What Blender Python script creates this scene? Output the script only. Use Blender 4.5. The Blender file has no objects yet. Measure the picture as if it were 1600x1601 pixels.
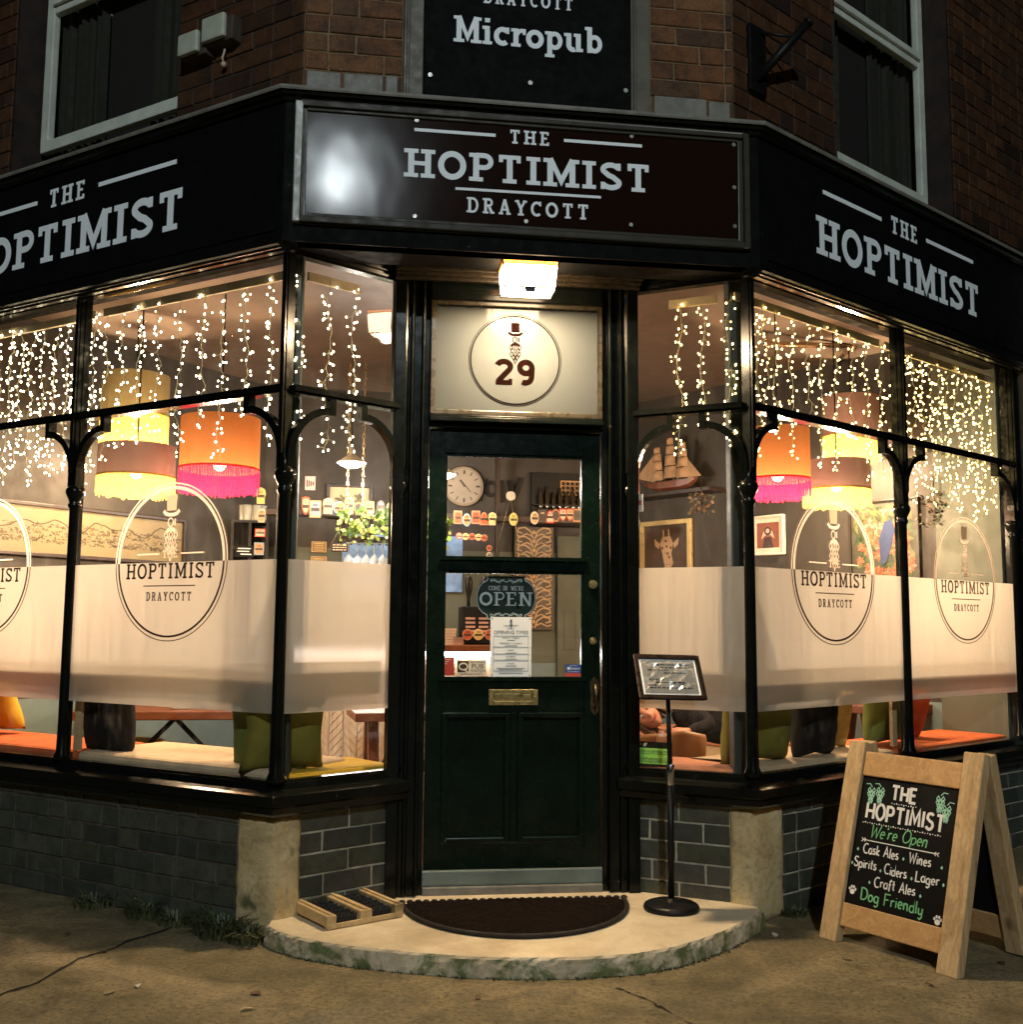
import bpy, bmesh, math, random
from mathutils import Vector, Matrix
random.seed(7)
SC = bpy.context.scene
COL = SC.collection
R_ = math.radians
pi = math.pi
# ------------------------------------------------------------------ camera
H = 1.195
PITCH, ROLL, FPX = R_(6.0304), R_(0.4507), 1660.0
_zp = Vector((0, -math.sin(PITCH), math.cos(PITCH)))
_x = Vector((1, 0, 0))
CR = _x*math.cos(ROLL) + _zp*math.sin(ROLL)
CU = -_x*math.sin(ROLL) + _zp*math.cos(ROLL)
CF = Vector((0, math.cos(PITCH), math.sin(PITCH)))
CP = Vector((0, 0, H))
cam = bpy.data.cameras.new('camera'); cam.sensor_width = 36; cam.lens = 36*FPX/1600
cam.clip_start = 0.05; cam.clip_end = 400
co = bpy.data.objects.new('camera', cam); COL.objects.link(co); SC.camera = co
co.matrix_world = Matrix(((CR.x, CU.x, -CF.x, CP.x), (CR.y, CU.y, -CF.y, CP.y), (CR.z, CU.z, -CF.z, CP.z), (0, 0, 0, 1)))
# ------------------------------------------------------------------ world: a night sky
W = bpy.data.worlds.new("World"); SC.world = W; W.use_nodes = True
nt = W.node_tree; bg = nt.nodes['Background']
sky = nt.nodes.new('ShaderNodeTexSky'); sky.sky_type = 'NISHITA'; sky.sun_disc = False
sky.sun_elevation = R_(-4.0); sky.sun_rotation = R_(200)
nt.links.new(sky.outputs[0], bg.inputs[0]); bg.inputs[1].default_value = 0.02
SC.view_settings.view_transform = 'Standard'; SC.view_settings.look = 'None'
SC.view_settings.exposure = 0.35; SC.view_settings.gamma = 1.0
SC.cycles.use_denoising = True
SC.cycles.max_bounces = 10; SC.cycles.transparent_max_bounces = 24
SC.cycles.transmission_bounces = 8; SC.cycles.diffuse_bounces = 4; SC.cycles.glossy_bounces = 4
SC.cycles.caustics_reflective = False; SC.cycles.caustics_refractive = True
SC.cycles.sample_clamp_indirect = 4.0
STREET_W = 2500; STREET_POS = (.77, -9.0, 8.66)
LANTERN_E = 30.0; LANTERN_B = 800.0; PENDANT_W = 52.0; BAR_W = 21.0; LED_E = 45.0; BULB_E = 20.0

def at(u, v, o, n):
    """point where the sight line through photo pixel (u, v) meets the plane through o with normal n"""
    q = CR*((u-800)/FPX) + CU*((800.5-v)/FPX) + CF
    return CP + q*((Vector(o)-CP).dot(Vector(n))/q.dot(Vector(n)))

# ------------------------------------------------------------------ materials
def nodes(name):
    m = bpy.data.materials.new(name); m.use_nodes = True
    t = m.node_tree; b = t.nodes['Principled BSDF']
    return m, t, b
def N(t, ty, **k):
    n = t.nodes.new(ty)
    for a, v in k.items():
        if a in n.inputs: n.inputs[a].default_value = v
        else: setattr(n, a, v)
    return n
def mixc(t, fac, a, b, mode='MIX'):
    n = t.nodes.new('ShaderNodeMix'); n.data_type = 'RGBA'; n.blend_type = mode
    for i, v in ((0, fac), (6, a), (7, b)):
        if hasattr(v, 'is_output'): t.links.new(v, n.inputs[i])
        elif i == 0: n.inputs[0].default_value = v
        else: n.inputs[i].default_value = (*v[:3], 1)
    return n.outputs[2]
def ramp(t, src, stops):
    r = t.nodes.new('ShaderNodeValToRGB'); e = r.color_ramp.elements
    while len(e) < len(stops): e.new(0.5)
    for el, (p, c) in zip(e, stops):
        el.position = p; el.color = (*c, 1) if hasattr(c, '__len__') else (c, c, c, 1)
    t.links.new(src, r.inputs[0]); return r.outputs[0]
def noise(t, scale, detail=4, rough=.6, vec=None, dist=0):
    n = N(t, 'ShaderNodeTexNoise'); n.inputs['Scale'].default_value = scale
    n.inputs['Detail'].default_value = detail; n.inputs['Roughness'].default_value = rough
    n.inputs['Distortion'].default_value = dist
    if vec: t.links.new(vec, n.inputs['Vector'])
    return n.outputs['Fac']
def objvec(t, scale=(1, 1, 1)):
    tc = t.nodes.new('ShaderNodeTexCoord'); mp = t.nodes.new('ShaderNodeMapping')
    mp.inputs['Scale'].default_value = scale
    t.links.new(tc.outputs['Object'], mp.inputs[0]); return mp.outputs[0]
def bump(t, b, h, strength, dist=.01):
    n = N(t, 'ShaderNodeBump'); n.inputs['Strength'].default_value = strength; n.inputs['Distance'].default_value = dist
    t.links.new(h, n.inputs['Height']); t.links.new(n.outputs[0], b.inputs['Normal'])
def M(name, col, rough=.5, metal=0, var=.15, vs=9, bmp=0, bs=60, coat=0, spec=.5, stretch=(1, 1, 1), rvar=.12, bd=.004, chip=0):
    m, t, b = nodes(name)
    v = objvec(t, stretch); n = noise(t, vs, 5, .6, v)
    lo = tuple(c*(1-var) for c in col); hi = tuple(min(1, c*(1+var)) for c in col)
    c = ramp(t, n, [(.3, lo), (.7, hi)])
    if chip:        # small chips and dust where the paint has worn
        c = mixc(t, ramp(t, noise(t, 55, 6, .72, v, .4), [(.70-chip*.05, 0), (.73, .8)]), c, (.16, .14, .10))
        c = mixc(t, ramp(t, noise(t, 4, 5, .7, v), [(.55, 0), (.8, .25)]), c, (.035, .032, .024))
    t.links.new(c, b.inputs['Base Color'])
    r = noise(t, vs*2.3, 3, .6, v)
    t.links.new(ramp(t, r, [(.3, max(0, rough-rvar)), (.7, min(1, rough+rvar))]), b.inputs['Roughness'])
    b.inputs['Metallic'].default_value = metal; b.inputs['Coat Weight'].default_value = coat
    b.inputs['Specular IOR Level'].default_value = spec
    if bmp: bump(t, b, noise(t, bs, 4, .6, v), bmp, bd)
    return m
def EM(name, col, e, sample=True):
    m, t, b = nodes(name)
    b.inputs['Base Color'].default_value = (*col, 1); b.inputs['Emission Color'].default_value = (*col, 1)
    b.inputs['Emission Strength'].default_value = e
    if not sample: m.cycles.emission_sampling = 'NONE'
    return m
def brickmat(name, cols, dark, var=.5, rough=.75, gloss=.3):
    m, t, b = nodes(name)
    g = t.nodes.new('ShaderNodeNewGeometry')
    v = objvec(t)
    k = len(cols)
    c = ramp(t, g.outputs['Random Per Island'], [(i/(k-1) if k > 1 else 0, q) for i, q in enumerate(cols)])
    n = noise(t, 14, 6, .7, v); n2 = noise(t, 90, 4, .7, v)
    c = mixc(t, ramp(t, n, [(.42, 0), (.7, .75)]), c, dark)
    c = mixc(t, ramp(t, n2, [(.5, 0), (.8, .5)]), c, tuple(x*.5 for x in dark))
    t.links.new(c, b.inputs['Base Color'])
    t.links.new(ramp(t, n2, [(.3, rough-.2), (.7, rough+.1)]), b.inputs['Roughness'])
    b.inputs['Specular IOR Level'].default_value = gloss
    bump(t, b, n2, .5, .004)
    return m
def woodmat(name, c1, c2, axis=2, rough=.5, sc=1.0):
    m, t, b = nodes(name)
    s = [9*sc, 9*sc, 9*sc]; s[axis] = .8*sc
    v = objvec(t, s); n = noise(t, 3, 6, .65, v, 1.2); n2 = noise(t, 16, 4, .7, v, .3)
    k = noise(t, 4.2*sc, 2, .5, objvec(t, (1.7, 1.7, 1)))
    c = ramp(t, n, [(.3, c1), (.7, c2)])
    c = mixc(t, ramp(t, n2, [(.45, 0), (.75, .4)]), c, tuple(x*.45 for x in c1))
    c = mixc(t, ramp(t, k, [(.68, 0), (.76, .75)]), c, tuple(x*.3 for x in c1))
    t.links.new(c, b.inputs['Base Color']); b.inputs['Roughness'].default_value = rough
    bump(t, b, n2, .35, .003)
    return m
def glassmat(name, tint=(.97, .97, .96), fog=.0):
    m, t, b = nodes(name); t.nodes.remove(b)
    out = t.nodes['Material Output']
    tr = N(t, 'ShaderNodeBsdfTransparent'); tr.inputs[0].default_value = (*tint, 1)
    gl = N(t, 'ShaderNodeBsdfGlossy'); gl.inputs['Roughness'].default_value = .015
    v = objvec(t)
    bp = N(t, 'ShaderNodeBump'); bp.inputs['Strength'].default_value = .04; bp.inputs['Distance'].default_value = .004
    t.links.new(noise(t, 2.5, 1, .5, v), bp.inputs['Height']); t.links.new(bp.outputs[0], gl.inputs['Normal'])
    lw = N(t, 'ShaderNodeLayerWeight'); mx = N(t, 'ShaderNodeMixShader')
    pw = N(t, 'ShaderNodeMath', operation='POWER'); pw.inputs[1].default_value = 5; t.links.new(lw.outputs['Facing'], pw.inputs[0])
    mu = N(t, 'ShaderNodeMath', operation='MULTIPLY_ADD'); mu.inputs[1].default_value = .9; mu.inputs[2].default_value = .055; mu.use_clamp = True
    t.links.new(pw.outputs[0], mu.inputs[0]); t.links.new(mu.outputs[0], mx.inputs[0])
    t.links.new(tr.outputs[0], mx.inputs[1]); t.links.new(gl.outputs[0], mx.inputs[2])
    last = mx.outputs[0]
    if fog:
        df = N(t, 'ShaderNodeBsdfTranslucent'); df.inputs[0].default_value = (.8, .8, .75, 1)
        m2 = N(t, 'ShaderNodeMixShader')
        # grime and dried drips on the pane
        n = noise(t, 5, 6, .75, objvec(t, (3, 3, .8)), .6)
        t.links.new(ramp(t, n, [(.5, 0), (.85, fog)]), m2.inputs[0])
        t.links.new(last, m2.inputs[1]); t.links.new(df.outputs[0], m2.inputs[2]); last = m2.outputs[0]
    t.links.new(last, out.inputs[0]); return m
def filmmat(name, blur=.50):
    m, t, b = nodes(name); t.nodes.remove(b); out = t.nodes['Material Output']
    rf = N(t, 'ShaderNodeBsdfRefraction'); rf.inputs['IOR'].default_value = 1.1; rf.inputs['Roughness'].default_value = .32
    rf.inputs['Color'].default_value = (.97, .96, .94, 1)
    tl = N(t, 'ShaderNodeBsdfTranslucent'); tl.inputs[0].default_value = (.97, .94, .88, 1)
    df = N(t, 'ShaderNodeBsdfDiffuse'); df.inputs[0].default_value = (.8, .79, .76, 1)
    n = noise(t, 3, 6, .7, objvec(t, (14, 14, .5)))
    a = N(t, 'ShaderNodeMixShader'); t.links.new(ramp(t, n, [(.3, blur+.10), (.75, blur-.10)]), a.inputs[0])
    t.links.new(tl.outputs[0], a.inputs[1]); t.links.new(rf.outputs[0], a.inputs[2])
    c = N(t, 'ShaderNodeMixShader'); c.inputs[0].default_value = .16
    t.links.new(a.outputs[0], c.inputs[1]); t.links.new(df.outputs[0], c.inputs[2])
    t.links.new(c.outputs[0], out.inputs[0]); return m
def clothlamp(name, col, tr=.5, fr=False, e=0):
    m, t, b = nodes(name); t.nodes.remove(b); out = t.nodes['Material Output']
    v = objvec(t, (1, 1, .12) if fr else (1, 1, 1))
    n = noise(t, 260 if fr else 180, 3, .6, v)
    c = ramp(t, n, [(.3, tuple(x*(.55 if fr else .85) for x in col)), (.7, col)])
    d = N(t, 'ShaderNodeBsdfDiffuse'); l = N(t, 'ShaderNodeBsdfTranslucent')
    t.links.new(c, d.inputs[0]); t.links.new(c, l.inputs[0])
    x = N(t, 'ShaderNodeMixShader'); x.inputs[0].default_value = tr
    t.links.new(d.outputs[0], x.inputs[1]); t.links.new(l.outputs[0], x.inputs[2])
    t.links.new(x.outputs[0], out.inputs[0]); return m

MT = {}
MT['black'] = M('black_gloss_paint', (.0035, .0046, .0038), .2, var=.3, bmp=.02, bs=30, coat=.0, rvar=.05, spec=.22, chip=.5)
MT['door'] = M('bottle_green_paint', (.0024, .0078, .0045), .24, var=.25, bmp=.02, bs=30, coat=.0, rvar=.05, spec=.18, chip=.2)
MT['sign'] = M('black_sign_panel', (.004, .004, .004), .7, var=.3, spec=.06)
MT['letter'] = M('white_lettering', (.86, .93, .96), .6, var=.03, spec=.2)
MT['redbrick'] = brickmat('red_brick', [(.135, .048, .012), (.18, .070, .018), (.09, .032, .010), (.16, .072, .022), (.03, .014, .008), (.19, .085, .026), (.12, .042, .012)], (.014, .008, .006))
MT['shadebrick'] = brickmat('shaded_red_brick', [(.060, .022, .008), (.085, .034, .011), (.042, .016, .007), (.075, .033, .012), (.018, .010, .007), (.095, .040, .014), (.055, .021, .008)], (.009, .006, .004))  # darkened copy of the red brick; the outer walls' dimness is painted in
MT['bluebrick'] = brickmat('blue_engineering_brick', [(.056, .064, .046), (.082, .088, .062), (.036, .042, .036), (.070, .078, .060), (.062, .068, .042), (.078, .074, .062)], (.018, .021, .015), rough=.5, gloss=.5)
MT['mortar'] = M('lime_mortar', (.44, .42, .31), .9, var=.35, vs=30, bmp=.5, bs=150)
MT['darkmortar'] = M('sooty_mortar', (.075, .06, .045), .9, var=.5, vs=30, bmp=.5, bs=150)
MT['lead'] = M('grey_lead', (.16, .155, .13), .6, var=.3, vs=14, bmp=.3, bs=40)
MT['frame_w'] = M('white_frame_paint', (.56, .60, .53), .45, var=.15)
MT['alu'] = M('aged_white_trim', (.30, .31, .27), .45, var=.3, vs=16)
MT['glass'] = glassmat('window_glass', fog=.06)
MT['doorglass'] = glassmat('door_glass')
MT['darkglass'] = M('unlit_window_glass', (.006, .007, .006), .05, var=.1, coat=.3)
MT['film'] = filmmat('frosted_film')
MT['brown'] = M('brown_vinyl', (.045, .014, .008), .6, var=.06)
MT['cream'] = clothlamp('cream_frosted_vinyl', (.92, .80, .68), .85)
MT['fanl'] = M('cream_opal_panel', (.055, .061, .062), .12, var=.03, rvar=.02)
MT['brass'] = M('aged_brass', (.52, .40, .17), .35, 1, var=.25, vs=30)
MT['steel'] = M('dull_steel', (.22, .22, .20), .4, 1, var=.2, vs=30)
MT['chrome'] = M('steel_sleeve', (.55, .57, .57), .25, 1, var=.1)
MT['blackmet'] = M('black_powder_coat', (.006, .006, .006), .45, var=.2, spec=.25)
MT['oak'] = woodmat('new_pine', (.38, .235, .10), (.66, .47, .25), 2, .6)
MT['oakx'] = woodmat('orange_pine_rail', (.42, .23, .085), (.62, .38, .165), 0, .55)
MT['boardblk'] = M('chalkboard_black', (.006, .006, .0065), .6, var=.3, spec=.12)
MT['chalkw'] = M('white_chalk_pen', (.78, .78, .76), .8, var=.1)
MT['chalkg'] = M('green_chalk_pen', (.20, .55, .25), .8, var=.1)
MT['chalkm'] = M('mint_chalk_pen', (.35, .66, .50), .8, var=.1)
MT['paper'] = M('white_paper', (.82, .86, .86), .6, var=.03)
MT['ink'] = M('printed_ink', (.05, .055, .06), .6, var=.1)
MT['wall'] = M('dark_olive_wall', (.034, .029, .023), .7, var=.2, vs=3)
MT['wallg'] = M('sage_wall', (.085, .095, .068), .6, var=.12, vs=3)
MT['wallteal'] = M('pale_teal_panelling', (.14, .20, .21), .5, var=.1)
MT['ceil'] = M('dusky_ceiling', (.17, .128, .098), .5, var=.08, vs=2)
MT['floor'] = woodmat('pub_floor', (.10, .05, .025), (.18, .10, .05), 1, .4)
MT['tablew'] = woodmat('dark_table_wood', (.10, .028, .012), (.20, .07, .03), 0, .35)
MT['dwood'] = woodmat('dark_frame_wood', (.016, .009, .007), (.032, .017, .011), 0, .4)
MT['tan'] = woodmat('pale_bench_wood', (.50, .33, .16), (.66, .47, .26), 0, .5)
MT['herr'] = woodmat('herringbone_bar_front', (.40, .30, .20), (.62, .52, .40), 2, .5)
MT['string'] = M('string_light_wire', (.45, .40, .24), .6, var=.1)

# ------------------------------------------------------------------ mesh building
ORG = {}
class MB:
    def __init__(s): s.v = []; s.f = []; s.m = []; s.u = []
    def add(s, vs, fs, mi=0, sm=False):
        o = len(s.v); s.v += [Vector(p) for p in vs]
        for f in fs: s.f.append([o+i for i in f]); s.m.append(mi); s.u.append(sm)
    def hexa(s, p, mi=0):
        s.add(p, [(0, 3, 2, 1), (4, 5, 6, 7), (0, 1, 5, 4), (1, 2, 6, 5), (2, 3, 7, 6), (3, 0, 4, 7)], mi)
    def box(s, a, b, mi=0, X=None):
        (x0, y0, z0), (x1, y1, z1) = a, b
        p = [Vector(q) for q in ((x0, y0, z0), (x1, y0, z0), (x1, y1, z0), (x0, y1, z0), (x0, y0, z1), (x1, y0, z1), (x1, y1, z1), (x0, y1, z1))]
        if X: p = [X @ q for q in p]
        s.hexa(p, mi)
    def poly(s, pts, th, mi=0):
        """closed outline (3D points) thickened along vector th"""
        n = len(pts); P = [Vector(q) for q in pts]; Q = [q+Vector(th) for q in P]
        s.add(P+Q, [tuple(range(n))[::-1], tuple(range(n, 2*n))]+[(i, (i+1) % n, n+(i+1) % n, n+i) for i in range(n)], mi)
    def tube(s, pts, r, seg=8, mi=0, closed=False, cap=True):
        P = [Vector(q) for q in pts]; n = len(P); rr = r if hasattr(r, '__len__') else [r]*n
        up = Vector((0, 0, 1)); rings = []; last = None
        for i in range(n):
            a = P[(i-1) % n] if (closed or i) else P[0]; b = P[(i+1) % n] if (closed or i < n-1) else P[-1]
            d = (b-a)
            if d.length < 1e-9: d = Vector((0, 0, 1))
            d.normalize()
            if last is None:
                x = d.cross(up if abs(d.z) < .95 else Vector((1, 0, 0))).normalized()
            else:
                x = (last-d*last.dot(d)); x = x.normalized() if x.length > 1e-6 else d.orthogonal().normalized()
            last = x; y = d.cross(x)
            rings.append([P[i]+x*(math.cos(2*pi*k/seg)*rr[i])+y*(math.sin(2*pi*k/seg)*rr[i]) for k in range(seg)])
        vs = [q for ring in rings for q in ring]; fs = []
        for i in range(n if closed else n-1):
            j = (i+1) % n
            for k in range(seg): fs.append((i*seg+k, i*seg+(k+1) % seg, j*seg+(k+1) % seg, j*seg+k))
        s.add(vs, fs, mi, True)
        if cap and not closed:
            s.add(rings[0], [tuple(range(seg))[::-1]], mi); s.add(rings[-1], [tuple(range(seg))], mi)
    def lathe(s, c, prof, seg=24, mi=0, sm=True, sx=1, sy=1):
        c = Vector(c); vs = []; fs = []; n = len(prof)
        for r, z in prof:
            for k in range(seg):
                a = 2*pi*k/seg; vs.append(c+Vector((math.cos(a)*r*sx, math.sin(a)*r*sy, z)))
        for i in range(n-1):
            for k in range(seg): fs.append((i*seg+k, i*seg+(k+1) % seg, (i+1)*seg+(k+1) % seg, (i+1)*seg+k))
        s.add(vs, fs, mi, sm)
        for i, rev in ((0, True), (n-1, False)):
            if prof[i][0] > 1e-5:
                ring = tuple(range(i*seg, i*seg+seg)); s.add(vs, [ring[::-1] if rev else ring], mi)
    def ball(s, c, r, seg=12, mi=0, sc=(1, 1, 1), X=None):
        c = Vector(c); vs = []; fs = []; h = seg//2
        for i in range(h+1):
            for k in range(seg):
                t = pi*i/h; a = 2*pi*k/seg
                q = Vector((math.sin(t)*math.cos(a)*r*sc[0], math.sin(t)*math.sin(a)*r*sc[1], math.cos(t)*r*sc[2]))
                vs.append(c+(X @ q if X else q))
        for i in range(h):
            for k in range(seg): fs.append((i*seg+k, (i+1)*seg+k, (i+1)*seg+(k+1) % seg, i*seg+(k+1) % seg))
        s.add(vs, fs, mi, True)
    def build(s, name, mats, parent=None, bevel=0, subd=0, origin=None, weld=True):
        me = bpy.data.meshes.new(name)
        org = ORG.get(parent.name, Vector((0, 0, 0))) if parent else (Vector(origin) if origin else Vector((0, 0, 0)))
        me.from_pydata([tuple(p-org) for p in s.v], [], s.f)
        if not isinstance(mats, (list, tuple)): mats = [mats]
        for m in mats: me.materials.append(m)
        for p, mi, u in zip(me.polygons, s.m, s.u): p.material_index = mi; p.use_smooth = u
        if weld or bevel or subd:
            bm = bmesh.new(); bm.from_mesh(me); bmesh.ops.remove_doubles(bm, verts=bm.verts, dist=1e-5)
            bmesh.ops.dissolve_degenerate(bm, edges=bm.edges, dist=1e-6)
            bmesh.ops.recalc_face_normals(bm, faces=bm.faces); bm.to_mesh(me); bm.free()
        o = bpy.data.objects.new(name, me); COL.objects.link(o)
        if parent: o.parent = parent
        else: o.location = org
        ORG[o.name] = org
        if bevel:
            b = o.modifiers.new('bevel', 'BEVEL'); b.width = bevel; b.segments = 2; b.limit_method = 'ANGLE'; b.angle_limit = R_(40)
        if subd:
            b = o.modifiers.new('sub', 'SUBSURF'); b.levels = subd; b.render_levels = subd
        return o
def tag(o, label=None, cat=None, group=None, kind=None):
    for k, v in (('label', label), ('category', cat), ('group', group), ('kind', kind)):
        if v: o[k] = v
    return o
def thing(name, loc, label, cat, group=None):
    o = bpy.data.objects.new(name, None); COL.objects.link(o); o.location = loc; o.empty_display_size = .1
    ORG[o.name] = Vector(loc); return tag(o, label, cat, group)

class Fr:
    """a vertical wall plane: s runs along it, z up, off is the distance out of it towards the viewer"""
    def __init__(s, o, d=None, b=None):
        s.o = Vector((o[0], o[1], 0))
        if b is not None: d = (b[0]-o[0], b[1]-o[1])
        d = Vector((d[0], d[1], 0)); s.L = d.length; s.d = d.normalized(); s.n = Vector((s.d.y, -s.d.x, 0))
    def p(s, a, z, off=0): return s.o+s.d*a+s.n*off+Vector((0, 0, z))
    def px(s, u, v, off=0):
        q = at(u, v, s.o+s.n*off, s.n); return ((q-s.o).dot(s.d), q.z)
    def box(s, mb, s0, s1, z0, z1, o0, o1, mi=0):
        mb.hexa([s.p(s0, z0, o1), s.p(s1, z0, o1), s.p(s1, z0, o0), s.p(s0, z0, o0), s.p(s0, z1, o1), s.p(s1, z1, o1), s.p(s1, z1, o0), s.p(s0, z1, o0)], mi)
    def poly(s, mb, pts, off, th, mi=0): mb.poly([s.p(a, z, off) for a, z in pts], s.n*th, mi)
    def quad(s, mb, s0, s1, z0, z1, off, mi=0): mb.add([s.p(s0, z0, off), s.p(s1, z0, off), s.p(s1, z1, off), s.p(s0, z1, off)], [(0, 1, 2, 3)], mi)
class Tilt(Fr):
    """a general plane with its own axes (boards that lean)"""
    def __init__(s, o, d, up): s.o = Vector(o); s.d = Vector(d).normalized(); s.u = Vector(up).normalized(); s.n = s.d.cross(s.u).normalized()
    def p(s, a, z, off=0): return s.o+s.d*a+s.u*z+s.n*off

def sweep(mb, path, prof, mi=0):
    """profile of (off, z) carried along a plan polyline with mitred corners; off is to the right-hand side of travel (outwards)"""
    P = [Vector((q[0], q[1])) for q in path]; n = len(P); offs = []
    for i in range(n):
        ds = []
        if i: ds.append((P[i]-P[i-1]).normalized())
        if i < n-1: ds.append((P[i+1]-P[i]).normalized())
        ns = [Vector((d.y, -d.x)) for d in ds]
        if len(ns) == 1: offs.append(ns[0])
        else:
            b = (ns[0]+ns[1]).normalized(); offs.append(b/ b.dot(ns[0]))
    k = len(prof); vs = []; fs = []
    for i in range(n):
        for o, z in prof: q = P[i]+offs[i]*o; vs.append((q.x, q.y, z))
    for i in range(n-1):
        for j in range(k): fs.append((i*k+j, i*k+(j+1) % k, (i+1)*k+(j+1) % k, (i+1)*k+j))
    fs.append(tuple(range(k))); fs.append(tuple(range((n-1)*k, n*k))[::-1]); mb.add(vs, fs, mi)

# ------------------------------------------------------------------ lettering
def arc(cx, cy, rx, ry, a0, a1, n=14):
    return [(cx+rx*math.cos(R_(a0+(a1-a0)*i/n)), cy+ry*math.sin(R_(a0+(a1-a0)*i/n))) for i in range(n+1)]
def slab(ch, w=.17, b=.12):
    """slab-serif capital (cap height 1): advance width and strokes (points, width)"""
    S = []; e = w*1.15
    def V(x, y0=0, y1=1, f=(1, 1), ww=None):
        S.append(([(x, y0), (x, y1)], ww or w))
        if f[0]: S.append(([(x-e, y0+b/2), (x+e, y0+b/2)], b))
        if f[1]: S.append(([(x-e, y1-b/2), (x+e, y1-b/2)], b))
    def Hh(y, x0, x1, ww=None): S.append(([(x0, y), (x1, y)], ww or b))
    h = w/2
    if ch == 'H': V(.2); V(.74); Hh(.5, .2, .74); return .96, S
    if ch == 'O': S.append((arc(.44, .5, .36, .5-h*.9, 0, 360, 30), w)); return .90, S
    if ch == 'P': V(.2); S.append(([(.2, 1-b/2), (.46, 1-b/2)]+arc(.46, .715, .22, .285-b/2, 90, -90, 12)[1:]+[(.2, .43+b/2)], b*1.2)); return .76, S
    if ch == 'T':
        V(.42, f=(1, 0)); Hh(1-b/2, .06, .78); S.append(([(.06+b/2, 1), (.06+b/2, .74)], b)); S.append(([(.78-b/2, 1), (.78-b/2, .74)], b)); return .84, S
    if ch == 'I': V(.24); return .48, S
    if ch == 'M':
        V(.2, f=(1, 0)); V(.94, f=(1, 0)); Hh(1-b/2, .2-e, .22); Hh(1-b/2, .92, .94+e)
        S.append(([(.2, 1), (.57, .2), (.94, 1)], w*.85)); return 1.14, S
    if ch == 'S':
        S.append((arc(.37, .74, .26, .26-h*.9, 20, 200, 12)+[(.3, .53), (.45, .47)]+arc(.38, .26, .27, .26-h*.9, 20, -160, 12), w*.9))
        S.append(([(.64, .98), (.64, .72)], b)); S.append(([(.1, .02), (.1, .28)], b)); return .76, S
    if ch == 'E':
        V(.2); Hh(1-b/2, .2, .68); Hh(.52, .2, .55); Hh(b/2, .2, .7); S.append(([(.68-b/2, 1), (.68-b/2, .76)], b)); S.append(([(.7-b/2, 0), (.7-b/2, .25)], b)); return .80, S
    if ch == 'D':
        V(.2); S.append(([(.2, 1-b/2), (.42, 1-b/2)]+arc(.42, .5, .33, .5-b/2, 90, -90, 16)[1:]+[(.2, b/2)], b*1.25)); return .86, S
    if ch == 'R':
        V(.2); S.append(([(.2, 1-b/2), (.44, 1-b/2)]+arc(.44, .73, .2, .27-b/2, 90, -90, 12)[1:]+[(.2, .46+b/2)], b*1.2)); S.append(([(.44, .5), (.68, 0)], w)); Hh(b/2, .6, .84); return .84, S
    if ch == 'A':
        S.append(([(.16, 0), (.44, 1)], w*.8)); S.append(([(.44, 1), (.74, 0)], w)); Hh(.33, .26, .64); Hh(b/2, .02, .34); Hh(b/2, .56, .9); return .9, S
    if ch == 'Y':
        S.append(([(.14, 1), (.43, .48)], w)); S.append(([(.74, 1), (.43, .48)], w*.85)); V(.43, 0, .5, (1, 0)); Hh(1-b/2, 0, .32); Hh(1-b/2, .58, .88); return .86, S
    if ch == 'C':
        S.append((arc(.44, .5, .34, .5-h*.9, 48, 312, 22), w*.95)); S.append(([(.7, 1), (.7, .7)], b)); return .82, S
    if ch == 'N':
        V(.2); S.append(([(.2, 1), (.78, 0)], w)); V(.78, 0, 1, (0, 1), w*.75); return .98, S
    if ch == 'W':
        S.append(([(.12, 1), (.36, 0)], w)); S.append(([(.36, 0), (.6, .9)], w*.7)); S.append(([(.6, .9), (.82, 0)], w)); S.append(([(.82, 0), (1.06, 1)], w*.7)); Hh(1-b/2, 0, .28); Hh(1-b/2, .92, 1.18); return 1.18, S
    if ch == 'L': V(.2); Hh(b/2, .2, .66); S.append(([(.66-b/2, 0), (.66-b/2, .28)], b)); return .74, S
    if ch == "'": S.append(([(.12, 1), (.1, .74)], b)); return .22, S
    if ch == '2':
        S.append((arc(.34, .7, .25, .3-h, 165, -35, 14)+[(.08+h*.5, b*1.1)], w)); Hh(b*.7, .04, .66, b*1.4); S.append(([(.66-b/2, 0), (.66-b/2, .24)], b)); return .72, S
    if ch == '9':
        S.append((arc(.36, .68, .23, .32-h, 0, 360, 24), w)); S.append(([(.6, .7), (.58, .4)]+arc(.34, .34, .24, .34-h, 0, -120, 10), w)); return .72, S
    return .4, S
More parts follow.
